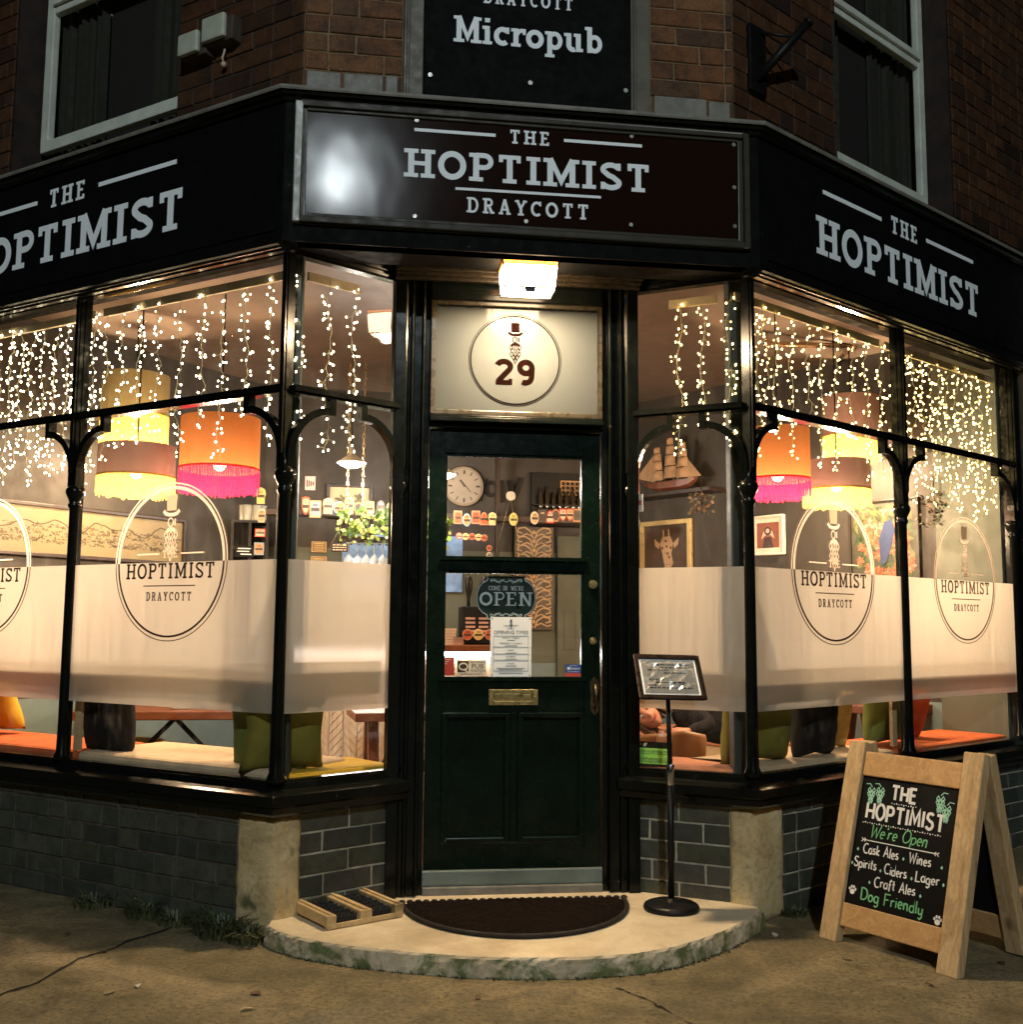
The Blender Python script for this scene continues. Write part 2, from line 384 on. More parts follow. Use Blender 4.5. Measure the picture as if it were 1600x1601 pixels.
def slab_lower(ch, w=.17, b=.11):
    S = []; x = .7; e = w*1.05
    def V(px, y0, y1, f=(1, 1)):
        S.append(([(px, y0), (px, y1)], w))
        if f[0]: S.append(([(px-e, y0+b/2), (px+e, y0+b/2)], b))
        if f[1]: S.append(([(px-e, y1-b/2), (px+w/2, y1-b/2)], b))
    h = w/2
    if ch == 'i': V(.22, 0, x); S.append(([(.22, .84), (.22, 1.0)], w)); return .46, S
    if ch == 'c': S.append((arc(.36, x/2, .27, x/2-h*.8, 50, 310, 18), w)); S.append(([(.58, x), (.58, x*.66)], b)); return .66, S
    if ch == 'r': V(.22, 0, x); S.append((arc(.48, x*.55, .22, x*.45-h*.7, 160, 60, 8), w*.8)); S.append(([(.58, x), (.58, x*.68)], b)); return .62, S
    if ch == 'o': S.append((arc(.37, x/2, .28, x/2-h*.8, 0, 360, 24), w)); return .74, S
    if ch == 'p': V(.22, -.3, x); S.append((arc(.44, x/2, .24, x/2-h*.8, 150, -150, 16), w*.9)); return .78, S
    if ch == 'u': S.append(([(.22, x), (.22, x*.4)]+arc(.4, x*.36, .18, x*.36-h*.7, 180, 300, 8), w)); S.append(([(.22-e, x-b/2), (.22, x-b/2)], b)); V(.64, 0, x, (0, 1)); S.append(([(.64, b/2), (.64+e, b/2)], b)); return .86, S
    if ch == 'b': V(.22, 0, 1, (0, 1)); S.append((arc(.44, x/2, .24, x/2-h*.8, 150, -150, 16), w*.9)); return .76, S
    return slab(ch, w, b)
def strip(pts, w, closed=False):
    n = len(pts); L = []; Rr = []
    for i in range(n):
        a = Vector(pts[i-1]) if i else (Vector(pts[-2]) if closed else None)
        c = Vector(pts[i]); b = Vector(pts[i+1]) if i < n-1 else (Vector(pts[1]) if closed else None)
        d1 = (c-a).normalized() if a is not None and (c-a).length > 1e-9 else None; d2 = (b-c).normalized() if b is not None and (b-c).length > 1e-9 else None
        d1 = d1 or d2; d2 = d2 or d1
        n1 = Vector((-d1.y, d1.x)); n2 = Vector((-d2.y, d2.x)); m = n1+n2
        m = m.normalized() if m.length > 1e-6 else n1
        k = min(2.2, 1/max(.3, m.dot(n1)))
        L.append(c+m*(w/2*k)); Rr.append(c-m*(w/2*k))
    return L, Rr
LZ = [0]
def put_strip(mb, fr, pts, w, off, th=.0015, mi=0, flip=False):
    closed = len(pts) > 3 and (Vector(pts[0])-Vector(pts[-1])).length < 1e-6
    L, Rr = strip(pts, w, closed); LZ[0] = (LZ[0]+1) % 9; o = off+th+LZ[0]*.00012; n = len(pts)
    vs = [fr.p(q.x, q.y, o) for q in L]+[fr.p(q.x, q.y, o) for q in Rr]+[fr.p(q.x, q.y, off) for q in L]+[fr.p(q.x, q.y, off) for q in Rr]
    fs = []
    for i in range(n-1):
        fs += [(i, n+i, n+i+1, i+1), (2*n+i, i, i+1, 2*n+i+1), (n+i, 3*n+i, 3*n+i+1, n+i+1)]
    if not closed: fs += [(0, 2*n, 3*n, n), (n-1, 2*n-1, 4*n-1, 3*n-1)]
    mb.add(vs, fs, mi)
def slab_text(mb, fr, txt, s0, s1, z0, hgt, off, th=.0015, mi=0, w=.17, b=.12, lower=False, track=.12):
    gl = [(slab_lower(c, w, b) if lower and c.islower() else slab(c, w, b)) if c != ' ' else (.45, []) for c in txt]
    tot = sum(a for a, _ in gl)+track*(len(gl)-1); k = (s1-s0)/(tot*hgt); x = s0
    for a, S in gl:
        for pts, ww in S: put_strip(mb, fr, [(x+px*hgt*k, z0+py*hgt) for px, py in pts], ww*hgt*(k*.5+.5), off, th, mi)
        x += (a+track)*hgt*k
def sans(fr, txt, s, z, size, off, mats, name, parent, align='CENTER', th=.0006, sx=1, serif=None):
    """small print set in the built-in font, turned into a mesh lying on the plane"""
    cu = bpy.data.curves.new('t', 'FONT'); cu.body = txt; cu.size = size; cu.align_x = align; cu.extrude = th/2; cu.resolution_u = 3
    tmp = bpy.data.objects.new('t', cu); COL.objects.link(tmp)
    dg = bpy.context.evaluated_depsgraph_get(); me = bpy.data.meshes.new_from_object(tmp.evaluated_get(dg))
    bpy.data.objects.remove(tmp); bpy.data.curves.remove(cu)
    org = ORG.get(parent.name, Vector((0, 0, 0)))
    for v in me.vertices: v.co = fr.p(s+v.co.x*sx, z+v.co.y, off+th/2+v.co.z)-org
    me.name = name; me.materials.clear(); me.materials.append(mats)
    return me
def add_meshes(mes, name, parent, mats):
    """join text meshes into one part"""
    bm = bmesh.new()
    for m in mes: bm.from_mesh(m)
    me = bpy.data.meshes.new(name); bm.to_mesh(me); bm.free()
    for m in mes: bpy.data.meshes.remove(m)
    me.materials.append(mats); o = bpy.data.objects.new(name, me); COL.objects.link(o); o.parent = parent; ORG[o.name] = ORG[parent.name]; return o
def disc(mb, fr, cs, cz, r, off, th, mi=0, seg=20, rz=None):
    fr.poly(mb, [(cs+r*math.cos(2*pi*k/seg), cz+(rz or r)*math.sin(2*pi*k/seg)) for k in range(seg)], off, th, mi)
# ------------------------------------------------------------------ plan of the corner
L2, LC, LD, RD, RC, R2, R3 = (-1.9901, 4.8083), (-.8998, 4.1734), (-.4959, 4.5367), (.5360, 4.6633), (.9989, 4.4443), (1.9439, 5.2434), (2.8624, 6.0331)
FL, Fl, FD, Fr_, FR, FS = Fr(L2, b=LC), Fr(LC, b=LD), Fr(LD, b=RD), Fr(RD, b=RC), Fr(RC, b=R3), Fr(LC, b=RC)
ZT, ZM, ZC, ZF, ZFB, ZB = 2.684, 2.124, 1.777, 1.444, .841, .581
LEND, REND = -1.30, 2.50
pL, pR = FL.p(LEND, 0), FR.p(REND, 0)
LFAR, RFAR = FL.p(-7, 0), FR.p(9, 0)
PATH = [pL, LC, RC, pR]
FWL = Fr(FL.p(LEND-.05, 0), d=(.503, .864)); FWB = Fr((-1.83, 7.78), b=(.90, 8.40)); FWR = Fr((.90, 8.40), b=(2.93, 6.02))

# ------------------------------------------------------------------ ground
def pavement():
    m, t, b = nodes('worn_pavement'); v = objvec(t)
    a = noise(t, .9, 5, .65, v, .4); c = noise(t, 6, 8, .78, v, .3); d = noise(t, 48, 6, .85, v); e = noise(t, 170, 3, .7, v)
    col = ramp(t, a, [(.3, (.17, .136, .072)), (.5, (.31, .246, .128)), (.7, (.42, .335, .185))])
    col = mixc(t, ramp(t, c, [(.40, 0), (.62, .75)]), col, (.115, .100, .054))
    col = mixc(t, ramp(t, d, [(.40, .75), (.50, 0)]), col, (.07, .058, .032))
    col = mixc(t, ramp(t, d, [(.56, 0), (.68, .65)]), col, (.46, .39, .26))
    col = mixc(t, ramp(t, e, [(.55, 0), (.7, .5)]), col, (.10, .08, .05))
    vo = N(t, 'ShaderNodeTexVoronoi'); vo.inputs['Scale'].default_value = 13; t.links.new(v, vo.inputs['Vector'])
    spot = ramp(t, vo.outputs['Distance'], [(.045, .8), (.075, 0)])
    keep = ramp(t, noise(t, 5, 2, .5, v), [(.50, 0), (.55, 1)])
    mu = N(t, 'ShaderNodeMath', operation='MULTIPLY'); t.links.new(spot, mu.inputs[0]); t.links.new(keep, mu.inputs[1])
    col = mixc(t, mu.outputs[0], col, (.42, .38, .28))
    t.links.new(col, b.inputs['Base Color'])
    t.links.new(ramp(t, c, [(.4, .70), (.65, .34)]), b.inputs['Roughness'])
    b.inputs['Specular IOR Level'].default_value = .35
    ad = N(t, 'ShaderNodeMath', operation='ADD'); t.links.new(c, ad.inputs[0]); t.links.new(d, ad.inputs[1])
    bump(t, b, ad.outputs[0], .9, .010)
    mb = MB(); mb.add([(-80, -80, 0), (80, -80, 0), (80, 80, 0), (-80, 80, 0)], [(0, 1, 2, 3)])
    o = mb.build('pavement', m); tag(o, kind='structure')
    # cracks where the concrete bays meet
    mc = M('crack_dirt', (.012, .010, .007), .95, var=.4)
    rnd = random.Random(3)
    for px in (((-40, 1572), (60, 1535), (125, 1498), (165, 1488), (200, 1472), (245, 1458), (275, 1449)), ((965, 1545), (1010, 1562), (1050, 1584), (1100, 1612))):
        pts = []
        base = [at(u, w, (0, 0, 0), (0, 0, 1)) for u, w in px]
        for a_, b_ in zip(base, base[1:]):
            for k in range(6):
                q = a_.lerp(b_, k/6); pts.append((q.x+rnd.uniform(-.008, .008), q.y+rnd.uniform(-.008, .008)))
        n = len(pts); ws = [.005+.009*rnd.random() for _ in range(n)]
        mb = MB(); vs = []
        for (x, y), w in zip(pts, ws): vs += [(x-.4*w, y+w, .003), (x+.4*w, y-w, .003)]
        mb.add(vs, [(2*i, 2*i+1, 2*i+3, 2*i+2) for i in range(n-1)]); mb.build('crack', mc, o)
pavement()

# ------------------------------------------------------------------ the pub
PUB = thing('pub_building', (0, 5.5, 0), 'corner pub with black shopfront, brick upper storey and lit bay windows', 'building')
def brick_wall(name, fr, s0, s1, z0, z1, mats, holes=(), course=.083, off=0, seed=1, L=.232, bond=0):
    rnd = random.Random(seed); mb = MB(); j = .0085; r = 0; z = z0
    hs = [(a, b, c, d) for a, b, c, d in holes]
    # mortar bed: rectangles around the holes
    if not hs: fr.quad(mb, s0, s1, z0, z1, off-.006, 1)
    else:
        xs = sorted({s0, s1, *[q for h in hs for q in h[:2]]}); zs = sorted({z0, z1, *[q for h in hs for q in h[2:]]})
        xs = [q for q in xs if s0 <= q <= s1]; zs = [q for q in zs if z0 <= q <= z1]
        for a, b in zip(xs, xs[1:]):
            for c, d in zip(zs, zs[1:]):
                m = ((a+b)/2, (c+d)/2)
                if not any(h[0] < m[0] < h[1] and h[2] < m[1] < h[3] for h in hs): fr.quad(mb, a, b, c, d, off-.006, 1)
    while z < z1-.02:
        zt = min(z+course, z1)
        x = s0-((L/2) if r % 2 else 0) - (rnd.random()*.02)
        k = r
        while x < s1:
            ln = L if not bond else (L if k % 2 else L/2)
            k += 1
            a, b = max(x, s0), min(x+ln, s1); x += ln
            segs = [(a, b)]
            for h in hs:
                if h[2] < (z+zt)/2 < h[3]:
                    new = []
                    for p, q in segs:
                        if q <= h[0] or p >= h[1]: new.append((p, q)); continue
                        if p < h[0]: new.append((p, h[0]))
                        if q > h[1]: new.append((h[1], q))
                    segs = new
            for p, q in segs:
                if q-p < .03: continue
                o = off+rnd.uniform(-.002, .0025); i = .0035
                jj = [rnd.uniform(-.0018, .0018) for _ in range(8)]
                A = [(p+j/2+jj[0], z+j/2+jj[1]), (q-j/2+jj[2], z+j/2+jj[3]), (q-j/2+jj[4], zt-j/2+jj[5]), (p+j/2+jj[6], zt-j/2+jj[7])]
                c = ((p+q)/2, (z+zt)/2)
                B = [(u+(i if u < c[0] else -i), w+(i if w < c[1] else -i)) for u, w in A]
                vs = [fr.p(u, w, off-.012) for u, w in A]+[fr.p(u, w, o-.0025) for u, w in A]+[fr.p(u, w, o) for u, w in B]
                mb.add(vs, [(8, 9, 10, 11)]+[(4+n, 4+(n+1) % 4, 8+(n+1) % 4, 8+n) for n in range(4)]+[(n, (n+1) % 4, 4+(n+1) % 4, 4+n) for n in range(4)])
        z = zt; r += 1
    return mb.build(name, mats, PUB, weld=False)
UO = -.06
rb = [MT['shadebrick'], M('black_mortar', (.030, .022, .014), .9, var=.5, vs=30)]
kL = UO*math.tan(R_(19.15)); kR = UO*math.tan(R_(16.1))
winL = (-.73, .485, 3.36, 5.45); winR = (.85, 2.03, 3.36, 5.45)
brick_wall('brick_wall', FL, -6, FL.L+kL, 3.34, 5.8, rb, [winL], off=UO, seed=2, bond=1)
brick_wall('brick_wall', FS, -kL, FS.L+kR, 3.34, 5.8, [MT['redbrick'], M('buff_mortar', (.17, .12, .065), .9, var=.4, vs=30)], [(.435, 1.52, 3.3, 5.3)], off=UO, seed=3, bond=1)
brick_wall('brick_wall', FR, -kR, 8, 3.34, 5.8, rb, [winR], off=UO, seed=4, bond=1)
# pale weathered stone course at the foot of the chamfer piers
rnd = random.Random(4)
for a, b in ((.03, .42), (1.53, 1.885)):
    mb = MB(); x = a
    while x < b-.05:
        w = min(rnd.uniform(.12, .26), b-x); FS.box(mb, x+.004, x+w-.004, 3.362, 3.50+rnd.uniform(-.006, .01), UO-.02, UO+.012); x += w
    mb.build('stone_course', MT['lead'], PUB, bevel=.006)
# brick sides of the house further along both streets
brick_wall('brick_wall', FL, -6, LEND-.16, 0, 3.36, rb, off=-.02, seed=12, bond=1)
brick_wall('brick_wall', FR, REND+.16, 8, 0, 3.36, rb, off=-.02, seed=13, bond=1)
# dark backing inside the upper storey, so nothing shows through the sashes
mb = MB(); sweep(mb, [FL.p(-6, 0), LC, RC, FR.p(8, 0)], [(-.5, 3.0), (-.32, 3.0), (-.32, 5.8), (-.5, 5.8)]); mb.build('inner_wall', M('unlit_room', (.012, .011, .009), .9), PUB)
mb = MB(); sweep(mb, [FL.p(-6, 0), LC, RC, FR.p(8, 0)], [(-3, 5.8), (.12, 5.8), (.16, 5.9), (-3, 6.6)]); mb.build('roof', M('roof_slate', (.04, .04, .045), .7), PUB)
# stall risers in blue brick under the windows
bb = [MT['bluebrick'], MT['mortar']]; bd = [MT['bluebrick'], MT['darkmortar']]
brick_wall('stall_riser', FL, LEND-.16, 1.075, 0, .46, bd, seed=5, bond=1, course=.0815)
brick_wall('stall_riser', Fl, .115, .56, .045, .46, bb, seed=6, course=.0825)
brick_wall('stall_riser', Fr_, -.03, .415, .045, .46, bb, seed=7, course=.0825)
brick_wall('stall_riser', FR, .20, REND+.16, 0, .46, [MT['bluebrick'], MT['mortar']], seed=8, bond=1, course=.0815)
def stone_post(a, b, corner, z0, z1):
    """a weathered stone that wraps a corner: a plan outline bent at the corner, finely divided and roughened"""
    m, t, bs = nodes('weathered_stone'); v = objvec(t)
    n1 = noise(t, 6, 6, .7, v, .5); n2 = noise(t, 45, 4, .7, v)
    c = ramp(t, n1, [(.3, (.30, .22, .10)), (.5, (.54, .42, .21)), (.7, (.66, .55, .33))])
    c = mixc(t, ramp(t, n2, [(.5, 0), (.75, .5)]), c, (.12, .09, .05))
    g = noise(t, 5.5, 3, .6, v, .2)
    c = mixc(t, ramp(t, g, [(.60, 0), (.72, .85)]), c, (.055, .06, .022))
    t.links.new(c, bs.inputs['Base Color']); bs.inputs['Roughness'].default_value = .9
    ad = N(t, 'ShaderNodeMath', operation='ADD'); t.links.new(n1, ad.inputs[0]); t.links.new(n2, ad.inputs[1]); bump(t, bs, ad.outputs[0], .6, .008)
    rnd = random.Random(int(z1*1000)+int(a[0]*100)); mb = MB()
    a, b, corner = Vector((*a, 0)), Vector((*b, 0)), Vector((*corner, 0))
    da, db = (corner-a).normalized(), (b-corner).normalized()
    na, nb = Vector((da.y, -da.x, 0)), Vector((db.y, -db.x, 0))
    nn = (na+nb).normalized()
    out = [a-na*.06, a-na*.004]
    for k in range(1, 8): out.append(a.lerp(corner, k/8)+na*.008)
    out.append(corner+nn*.0)
    for k in range(1, 8): out.append(corner.lerp(b, k/8)+nb*.008)
    out += [b-nb*.004, b-nb*.06]
    NZ = 16; k = len(out); vs = []
    for i in range(NZ+1):
        z = z0+(z1-z0)*i/NZ
        for j, q in enumerate(out):
            w = .006 if 0 < j < k-1 else 0
            edge = .010 if i in (0, NZ) and 0 < j < k-1 else 0
            q2 = q-(nn*(edge+rnd.uniform(-w, w)))
            vs.append((q2.x+rnd.uniform(-w, w)*.4, q2.y, z+(rnd.uniform(-.006, .006) if 0 < i < NZ else 0)))
    fs = [(i*k+j, i*k+j+1, (i+1)*k+j+1, (i+1)*k+j) for i in range(NZ) for j in range(k-1)]
    fs += [tuple(range(k)), tuple(range(NZ*k, NZ*k+k))[::-1]]
    mb.add(vs, fs, 0, True); mb.u[-1] = mb.u[-2] = False
    return mb.build('corner_stone', m, PUB)
def xy(q): return (q.x, q.y)
stone_post(xy(FL.p(1.068, 0)), xy(Fl.p(.12, 0)), LC, 0, .455)
stone_post(xy(Fr_.p(.412, 0)), xy(FR.p(.205, 0)), RC, .0, .455)
# sills, one run each side of the entrance
sill = [(-.10, .575), (.0, .583), (.022, .578), (.026, .556), (.062, .546), (.078, .540), (.078, .505), (.060, .492), (.058, .470), (.030, .455), (-.10, .455)]
mb = MB(); sweep(mb, [FL.p(LEND-.15, 0), LC, Fl.p(.585, 0)], sill); mb.build('window_sill', MT['black'], PUB)
mb = MB(); sweep(mb, [Fr_.p(-.045, 0), RC, FR.p(REND+.15, 0)], sill); mb.build('window_sill', MT['black'], PUB)
# fascia carcass, its ledge and the mouldings
PF = [FL.p(LEND-.15, 0), LC, RC, FR.p(REND+.15, 0)]
mb = MB(); sweep(mb, PF, [(-.12, 2.70), (.10, 2.70), (.10, 3.272), (-.12, 3.33)]); mb.build('fascia', MT['sign'], PUB)
mb = MB(); sweep(mb, PF, [(-.10, 3.334), (.100, 3.275), (.112, 3.277), (.120, 3.288), (.134, 3.294), (.140, 3.304), (.140, 3.312), (-.10, 3.340)])
mb.build('cornice', MT['black'], PUB)
mb = MB(); sweep(mb, PF, [(-.10, 3.344), (.142, 3.315), (.150, 3.306), (.153, 3.312), (.151, 3.324), (-.10, 3.362)]); mb.build('lead_flashing', MT['lead'], PUB)
mould = [(-.02, 2.699), (.100, 2.699), (.116, 2.696), (.118, 2.684), (.104, 2.680), (.100, 2.672), (.088, 2.671), (.084, 2.664), (.066, 2.664), (.062, 2.672), (.044, 2.672), (.040, 2.680), (.02, 2.686), (-.02, 2.690)]
for pth in ([FL.p(LEND-.15, 0), LC], [RC, FR.p(REND+.15, 0)]):
    mb = MB()
    if pth[1] is LC: sweep(mb, [pth[0], FL.p(FL.L+.03, 0)], mould)
    else: sweep(mb, [FR.p(-.03, 0), pth[1]], mould)
    mb.build('window_head', MT['black'], PUB)
head2 = [(-.03, 2.745), (.05, 2.745), (.052, 2.728), (.036, 2.724), (.032, 2.708), (.018, 2.706), (.014, 2.690), (-.03, 2.686)]
for pth in ([FL.p(FL.L-.005, 0), LC, Fl.p(.575, 0)], [Fr_.p(-.035, 0), RC, FR.p(.005, 0)]):
    mb = MB(); sweep(mb, pth[0:3], head2); mb.build('window_head', MT['black'], PUB)
# boarded soffit over the entrance
soff = M('varnished_soffit', (.46, .32, .14), .38, var=.25, vs=5, coat=.2)
mb = MB(); q = [FS.p(-.03, 2.742, .09), FS.p(FS.L+.03, 2.742, .09), FR.p(.1, 2.742, -.12), FD.p(1.16, 2.742, -.1), FD.p(-.12, 2.742, -.1), FL.p(1.16, 2.742, -.12)]
mb.poly(q, (0, 0, .04)); mb.build('soffit', soff, PUB)
mb = MB(); FS.box(mb, .02, FS.L-.02, 2.700, 2.741, .02, .095); FS.box(mb, .0, FS.L, 2.714, 2.741, -.02, .018); mb.build('entrance_beam', MT['black'], PUB, bevel=.005)
mb = MB()
for k in range(3): FD.box(mb, -.02, 1.06, 2.705-k*.012, 2.741, .10-k*.028, .128-k*.028)
mb.build('soffit_moulding', M('brown_varnish', (.022, .016, .009), .3, var=.2), PUB, bevel=.004)

# ---- shop windows
def column(fr, s, half=0):
    c = fr.p(s, 0, 0); mb = MB()
    mb.lathe(c, [(.036, .575), (.036, .60), (.027, .62), (.0245, .75), (.0225, 1.70), (.030, 1.712), (.030, 1.722), (.024, 1.730), (.030, 1.745), (.040, 1.765), (.043, 1.780), (.040, 1.795), (.026, 1.806), (.022, 1.83), (.022, 1.86)], 20)
    for a, b in ((.014, .026),):
        mb.hexa([c+fr.d*i+fr.n*j+Vector((0, 0, z)) for z in (1.84, 2.70) for i, j in ((-a, b), (a, b), (a, -a), (-a, -a))])
    mb.hexa([c+fr.d*i+fr.n*j+Vector((0, 0, z)) for z in (1.86, 2.695) for i, j in ((-.010, .038), (.010, .038), (.010, .03), (-.010, .03))])
    return mb.build('column', MT['black'], PUB)
for fr, s in ((FL, 0), (FL, -1.24), (FL, FL.L), (FR, 0), (FR, 1.237), (FR, FR.L), (Fl, Fl.L+.015), (Fr_, -.015)): column(fr, s)
LOGO_W = {}
def ring(mb, fr, cs, cz, r, w, off, a0, a1, mi):
    n = max(6, int(abs(a1-a0)/5)); put_strip(mb, fr, arc(cs, cz, r, r, a0, a1, n), w, off, .0008, mi)
def hop_logo(mb, fr, s, z, k, off, mi, mi2=None):
    """top hat, monocle and hop cone; k scales, z is the hat brim"""
    P = lambda pts: [(s+x*k, z+y*k) for x, y in pts]
    fr.poly(mb, P([(-.36, .12), (-.42, .95), (-.40, 1.02), (.40, 1.02), (.42, .95), (.36, .12)]), off, .0008, mi)
    put_strip(mb, fr, P([(-.62, .12), (-.45, -.05), (-.2, -.12), (.2, -.12), (.45, -.05), (.62, .12)]), .20*k, off, .001, mi)
    put_strip(mb, fr, P(arc(-.05, -.55, .2, .24, 0, 360, 18)), .07*k, off, .0008, mi); put_strip(mb, fr, P([(.30, -.36), (.30, -.74)]), .10*k, off, .0008, mi)
    put_strip(mb, fr, P([(-.36, -1.12), (-.22, -.98), (0, -.92), (.22, -.98), (.36, -1.12)]), .22*k, off, .0008, mi)
    for r_ in range(5):
        y = -1.2-r_*.30; w = (.40, .42, .36, .26, .12)[r_]
        for x in ((-w*.6, w*.6) if r_ % 2 else ((-w, 0, w) if r_ < 4 else (0,))):
            leaf = [(x, y+.16), (x-.13, y-.05), (x, y-.32), (x+.13, y-.05), (x, y+.16)]
            put_strip(mb, fr, P(leaf), .055*k, off, .0008, mi)
def window_logo(fr, cs, cz, r, parent, hazed=False):
    """round emblem: pale vinyl on the clear glass, brown print where it lies on the frosted film"""
    mb = MB(); off = .0045; a = math.degrees(math.asin((ZF-cz)/r))
    for rr, w in ((r, .005), (r*.945, .011)):
        a = math.degrees(math.asin(max(-1, min(1, (ZF-cz)/rr))))
        ring(mb, fr, cs, cz, rr, w*1.25, off, a, 180-a, 0); ring(mb, fr, cs, cz, rr, w*.75, off, 180-a, 360+a, 1)
    hop_logo(mb, fr, cs, cz+.208, .075, off, 0)
    slab_text(mb, fr, 'THE', cs-.045, cs+.045, cz+.016, .035, off, .0008, 0)
    for x0, x1 in ((-.2, -.065), (.065, .2)): put_strip(mb, fr, [(cs+x0, cz+.034), (cs+x1, cz+.034)], .006, off, .0008, 0)
    slab_text(mb, fr, 'HOPTIMIST', cs-.265, cs+.265, cz-.072, .066, off, .0008, 1, w=.15)
    put_strip(mb, fr, [(cs-.155, cz-.102), (cs+.155, cz-.102)], .0045, off, .0008, 1)
    slab_text(mb, fr, 'DRAYCOTT', cs-.135, cs+.135, cz-.165, .037, off, .0008, 1, w=.15, track=.35)
    return mb.build('window_logo', [MT['cream'], MT['brown']] if not hazed else [clothlamp('hazed_cream_vinyl', (.30, .26, .22), .8), M('hazed_brown_vinyl', (.20, .12, .08), .7)], parent)  # far right logo: reflection haze on the pane put into the vinyl colours
def shop_window(fr, s0, s1, archL, archR, logo=None):
    mb = MB()
    fr.box(mb, s0+.015, s1-.015, ZM-.018, ZM+.018, -.022, .028); fr.box(mb, s0+.015, s1-.015, ZM-.008, ZM+.010, .028, .036)
    fr.box(mb, s0, s1, ZT-.004, ZT+.05, -.03, .012); fr.box(mb, s0, s1, .55, ZB+.008, -.03, .014)
    for s, d in ((s0+.012, 1), (s1-.012, -1)): fr.box(mb, min(s-.006, s+.006*d), max(s+.006, s), ZB, ZT, -.03, .004)
    for s, w, d in ((s0, archL, 1), (s1, archR, -1)):
        if not w: continue
        a = arc(0, 0, 1, 1, 180, 90, 10)
        pts = [(s+d*.012, 1.78)]+[(s+d*(.012+(w-.012)*(1+x)), 1.86+.195*y) for x, y in a]
        put_strip(mb, fr, pts, .030, -.012, .036)
        fr.box(mb, min(s+d*w-.014, s+d*w+.014), max(s+d*w-.014, s+d*w+.014), 2.038, ZM-.015, -.014, .026)
    f = mb.build('shop_window', MT['black'], PUB)
    mb = MB(); fr.quad(mb, s0+.01, s1-.01, ZB, ZT, 0); mb.build('pane', MT['glass'], f)
    mb = MB(); fr.box(mb, s0+.012, s1-.012, ZFB, ZF, -.0035, -.0022); mb.build('frosted_film', MT['film'], f)
    if logo: window_logo(fr, logo, 1.447, .333, f, hazed=logo > 1.5)
    return f
shop_window(FL, -1.24, 0, .19, .19, -.62)
shop_window(FL, 0, FL.L, .19, .20, .636)
shop_window(Fl, 0, Fl.L, .20, .19)
shop_window(Fr_, 0, Fr_.L, .18, .19)
shop_window(FR, 0, 1.237, .17, .17, .625)
shop_window(FR, 1.237, FR.L, .19, .20, 1.86)
# pilasters closing the far ends of both window runs
for fr, a, b in ((FL, LEND-.16, -1.245), (FR, FR.L+.005, REND+.16)):
    mb = MB(); w = b-a
    fr.box(mb, a, b, .58, 2.69, -.06, .02)
    for k in (.12, .38, .64): fr.box(mb, a+w*k, a+w*(k+.16), .60, 2.66, .02, .045)
    mb.build('pilaster', MT['black'], PUB, bevel=.006)
# console at the right end of the fascia
mb = MB(); FR.box(mb, REND+.03, REND+.15, 2.62, 3.14, .08, .17); FR.box(mb, REND+.01, REND+.17, 3.14, 3.24, .06, .20); mb.build('console_bracket', MT['frame_w'], PUB, bevel=.012)

# ---- entrance: jambs, fanlight, door
mb = MB(); w = FD.L
for sg in (0, 1):
    for a, b, o0, o1 in ((-.02, .030, -.10, .035), (.030, .052, -.10, .012), (.052, .064, -.10, .030), (.064, .100, -.10, .016), (.100, .112, -.10, .034), (.112, .1365, -.10, -.004)):
        FD.box(mb, a if not sg else w-b, b if not sg else w-a, .075 if a > .04 else .05, 2.744, o0, o1)
FD.box(mb, .1365, w-.1365, 2.640, 2.744, -.10, .010); FD.box(mb, .1365, w-.1365, 2.612, 2.640, -.10, .026)
FD.box(mb, .1365, w-.1365, 2.046, 2.066, -.10, .004); FD.box(mb, .1365, w-.1365, 2.066, 2.088, -.10, .040); FD.box(mb, .1365, w-.1365, 2.088, 2.100, -.10, .022)
mb.build('door_frame', MT['black'], PUB, bevel=.004)
mb = MB()
for a, b, c, d in ((.137, .157, 2.101, 2.611), (w-.157, w-.137, 2.101, 2.611), (.157, w-.157, 2.101, 2.124), (.157, w-.157, 2.592, 2.611)): FD.box(mb, a, b, c, d, -.03, .012)
fan = mb.build('fanlight', M('bronze_brown_paint', (.035, .028, .016), .3, var=.2), PUB, bevel=.004)
mb = MB(); FD.box(mb, .157, w-.157, 2.124, 2.592, -.018, -.010); mb.build('opal_panel', MT['fanl'], fan)
mb = MB(); ring(mb, FD, .512, 2.358, .206, .0025, -.0095, 0, 360, 0); ring(mb, FD, .512, 2.358, .198, .005, -.0095, 0, 360, 0)
hop_logo(mb, FD, .512, 2.478, .050, -.0095, 0)
slab_text(mb, FD, '29', .422, .602, 2.245, .118, -.0095, .0008, 0, w=.21, b=.13, track=.1)
mb.build('house_number', M('dark_brown_vinyl', (.004, .0015, .001), .9, spec=0), fan)
# the door leaf: stiles and rails, with panels and glass let in
mb = MB(); d0, d1 = .140, w-.140; do = -.030; o1 = do-.044
g0, g1 = .209, w-.212
for a, b, c, d in ((d0, g0, .168, 2.042), (g1, d1, .168, 2.042), (g0, g1, 1.937, 2.042), (g0, g1, 1.425, 1.476), (g0, g1, .818, .958), (g0, g1, .168, .276), (.505, .537, .276, .818)):
    FD.box(mb, a, b, c, d, o1, do)
DOOR = mb.build('door', MT['door'], PUB, bevel=.003)
mb = MB()
for c, d in ((1.476, 1.937), (.958, 1.425)):
    for a, b, e, f in ((g0, g0+.012, c, d), (g1-.012, g1, c, d), (g0+.012, g1-.012, c, c+.012), (g0+.012, g1-.012, d-.012, d)): FD.box(mb, a+.0004, b-.0004, e+.0004, f-.0004, o1+.01, do-.008)
for c in (1.4765, .9585): FD.box(mb, g0-.012, g1+.012, c-.006, c+.010, do-.004, do+.012)
mb.build('glazing_bead', MT['door'], DOOR)
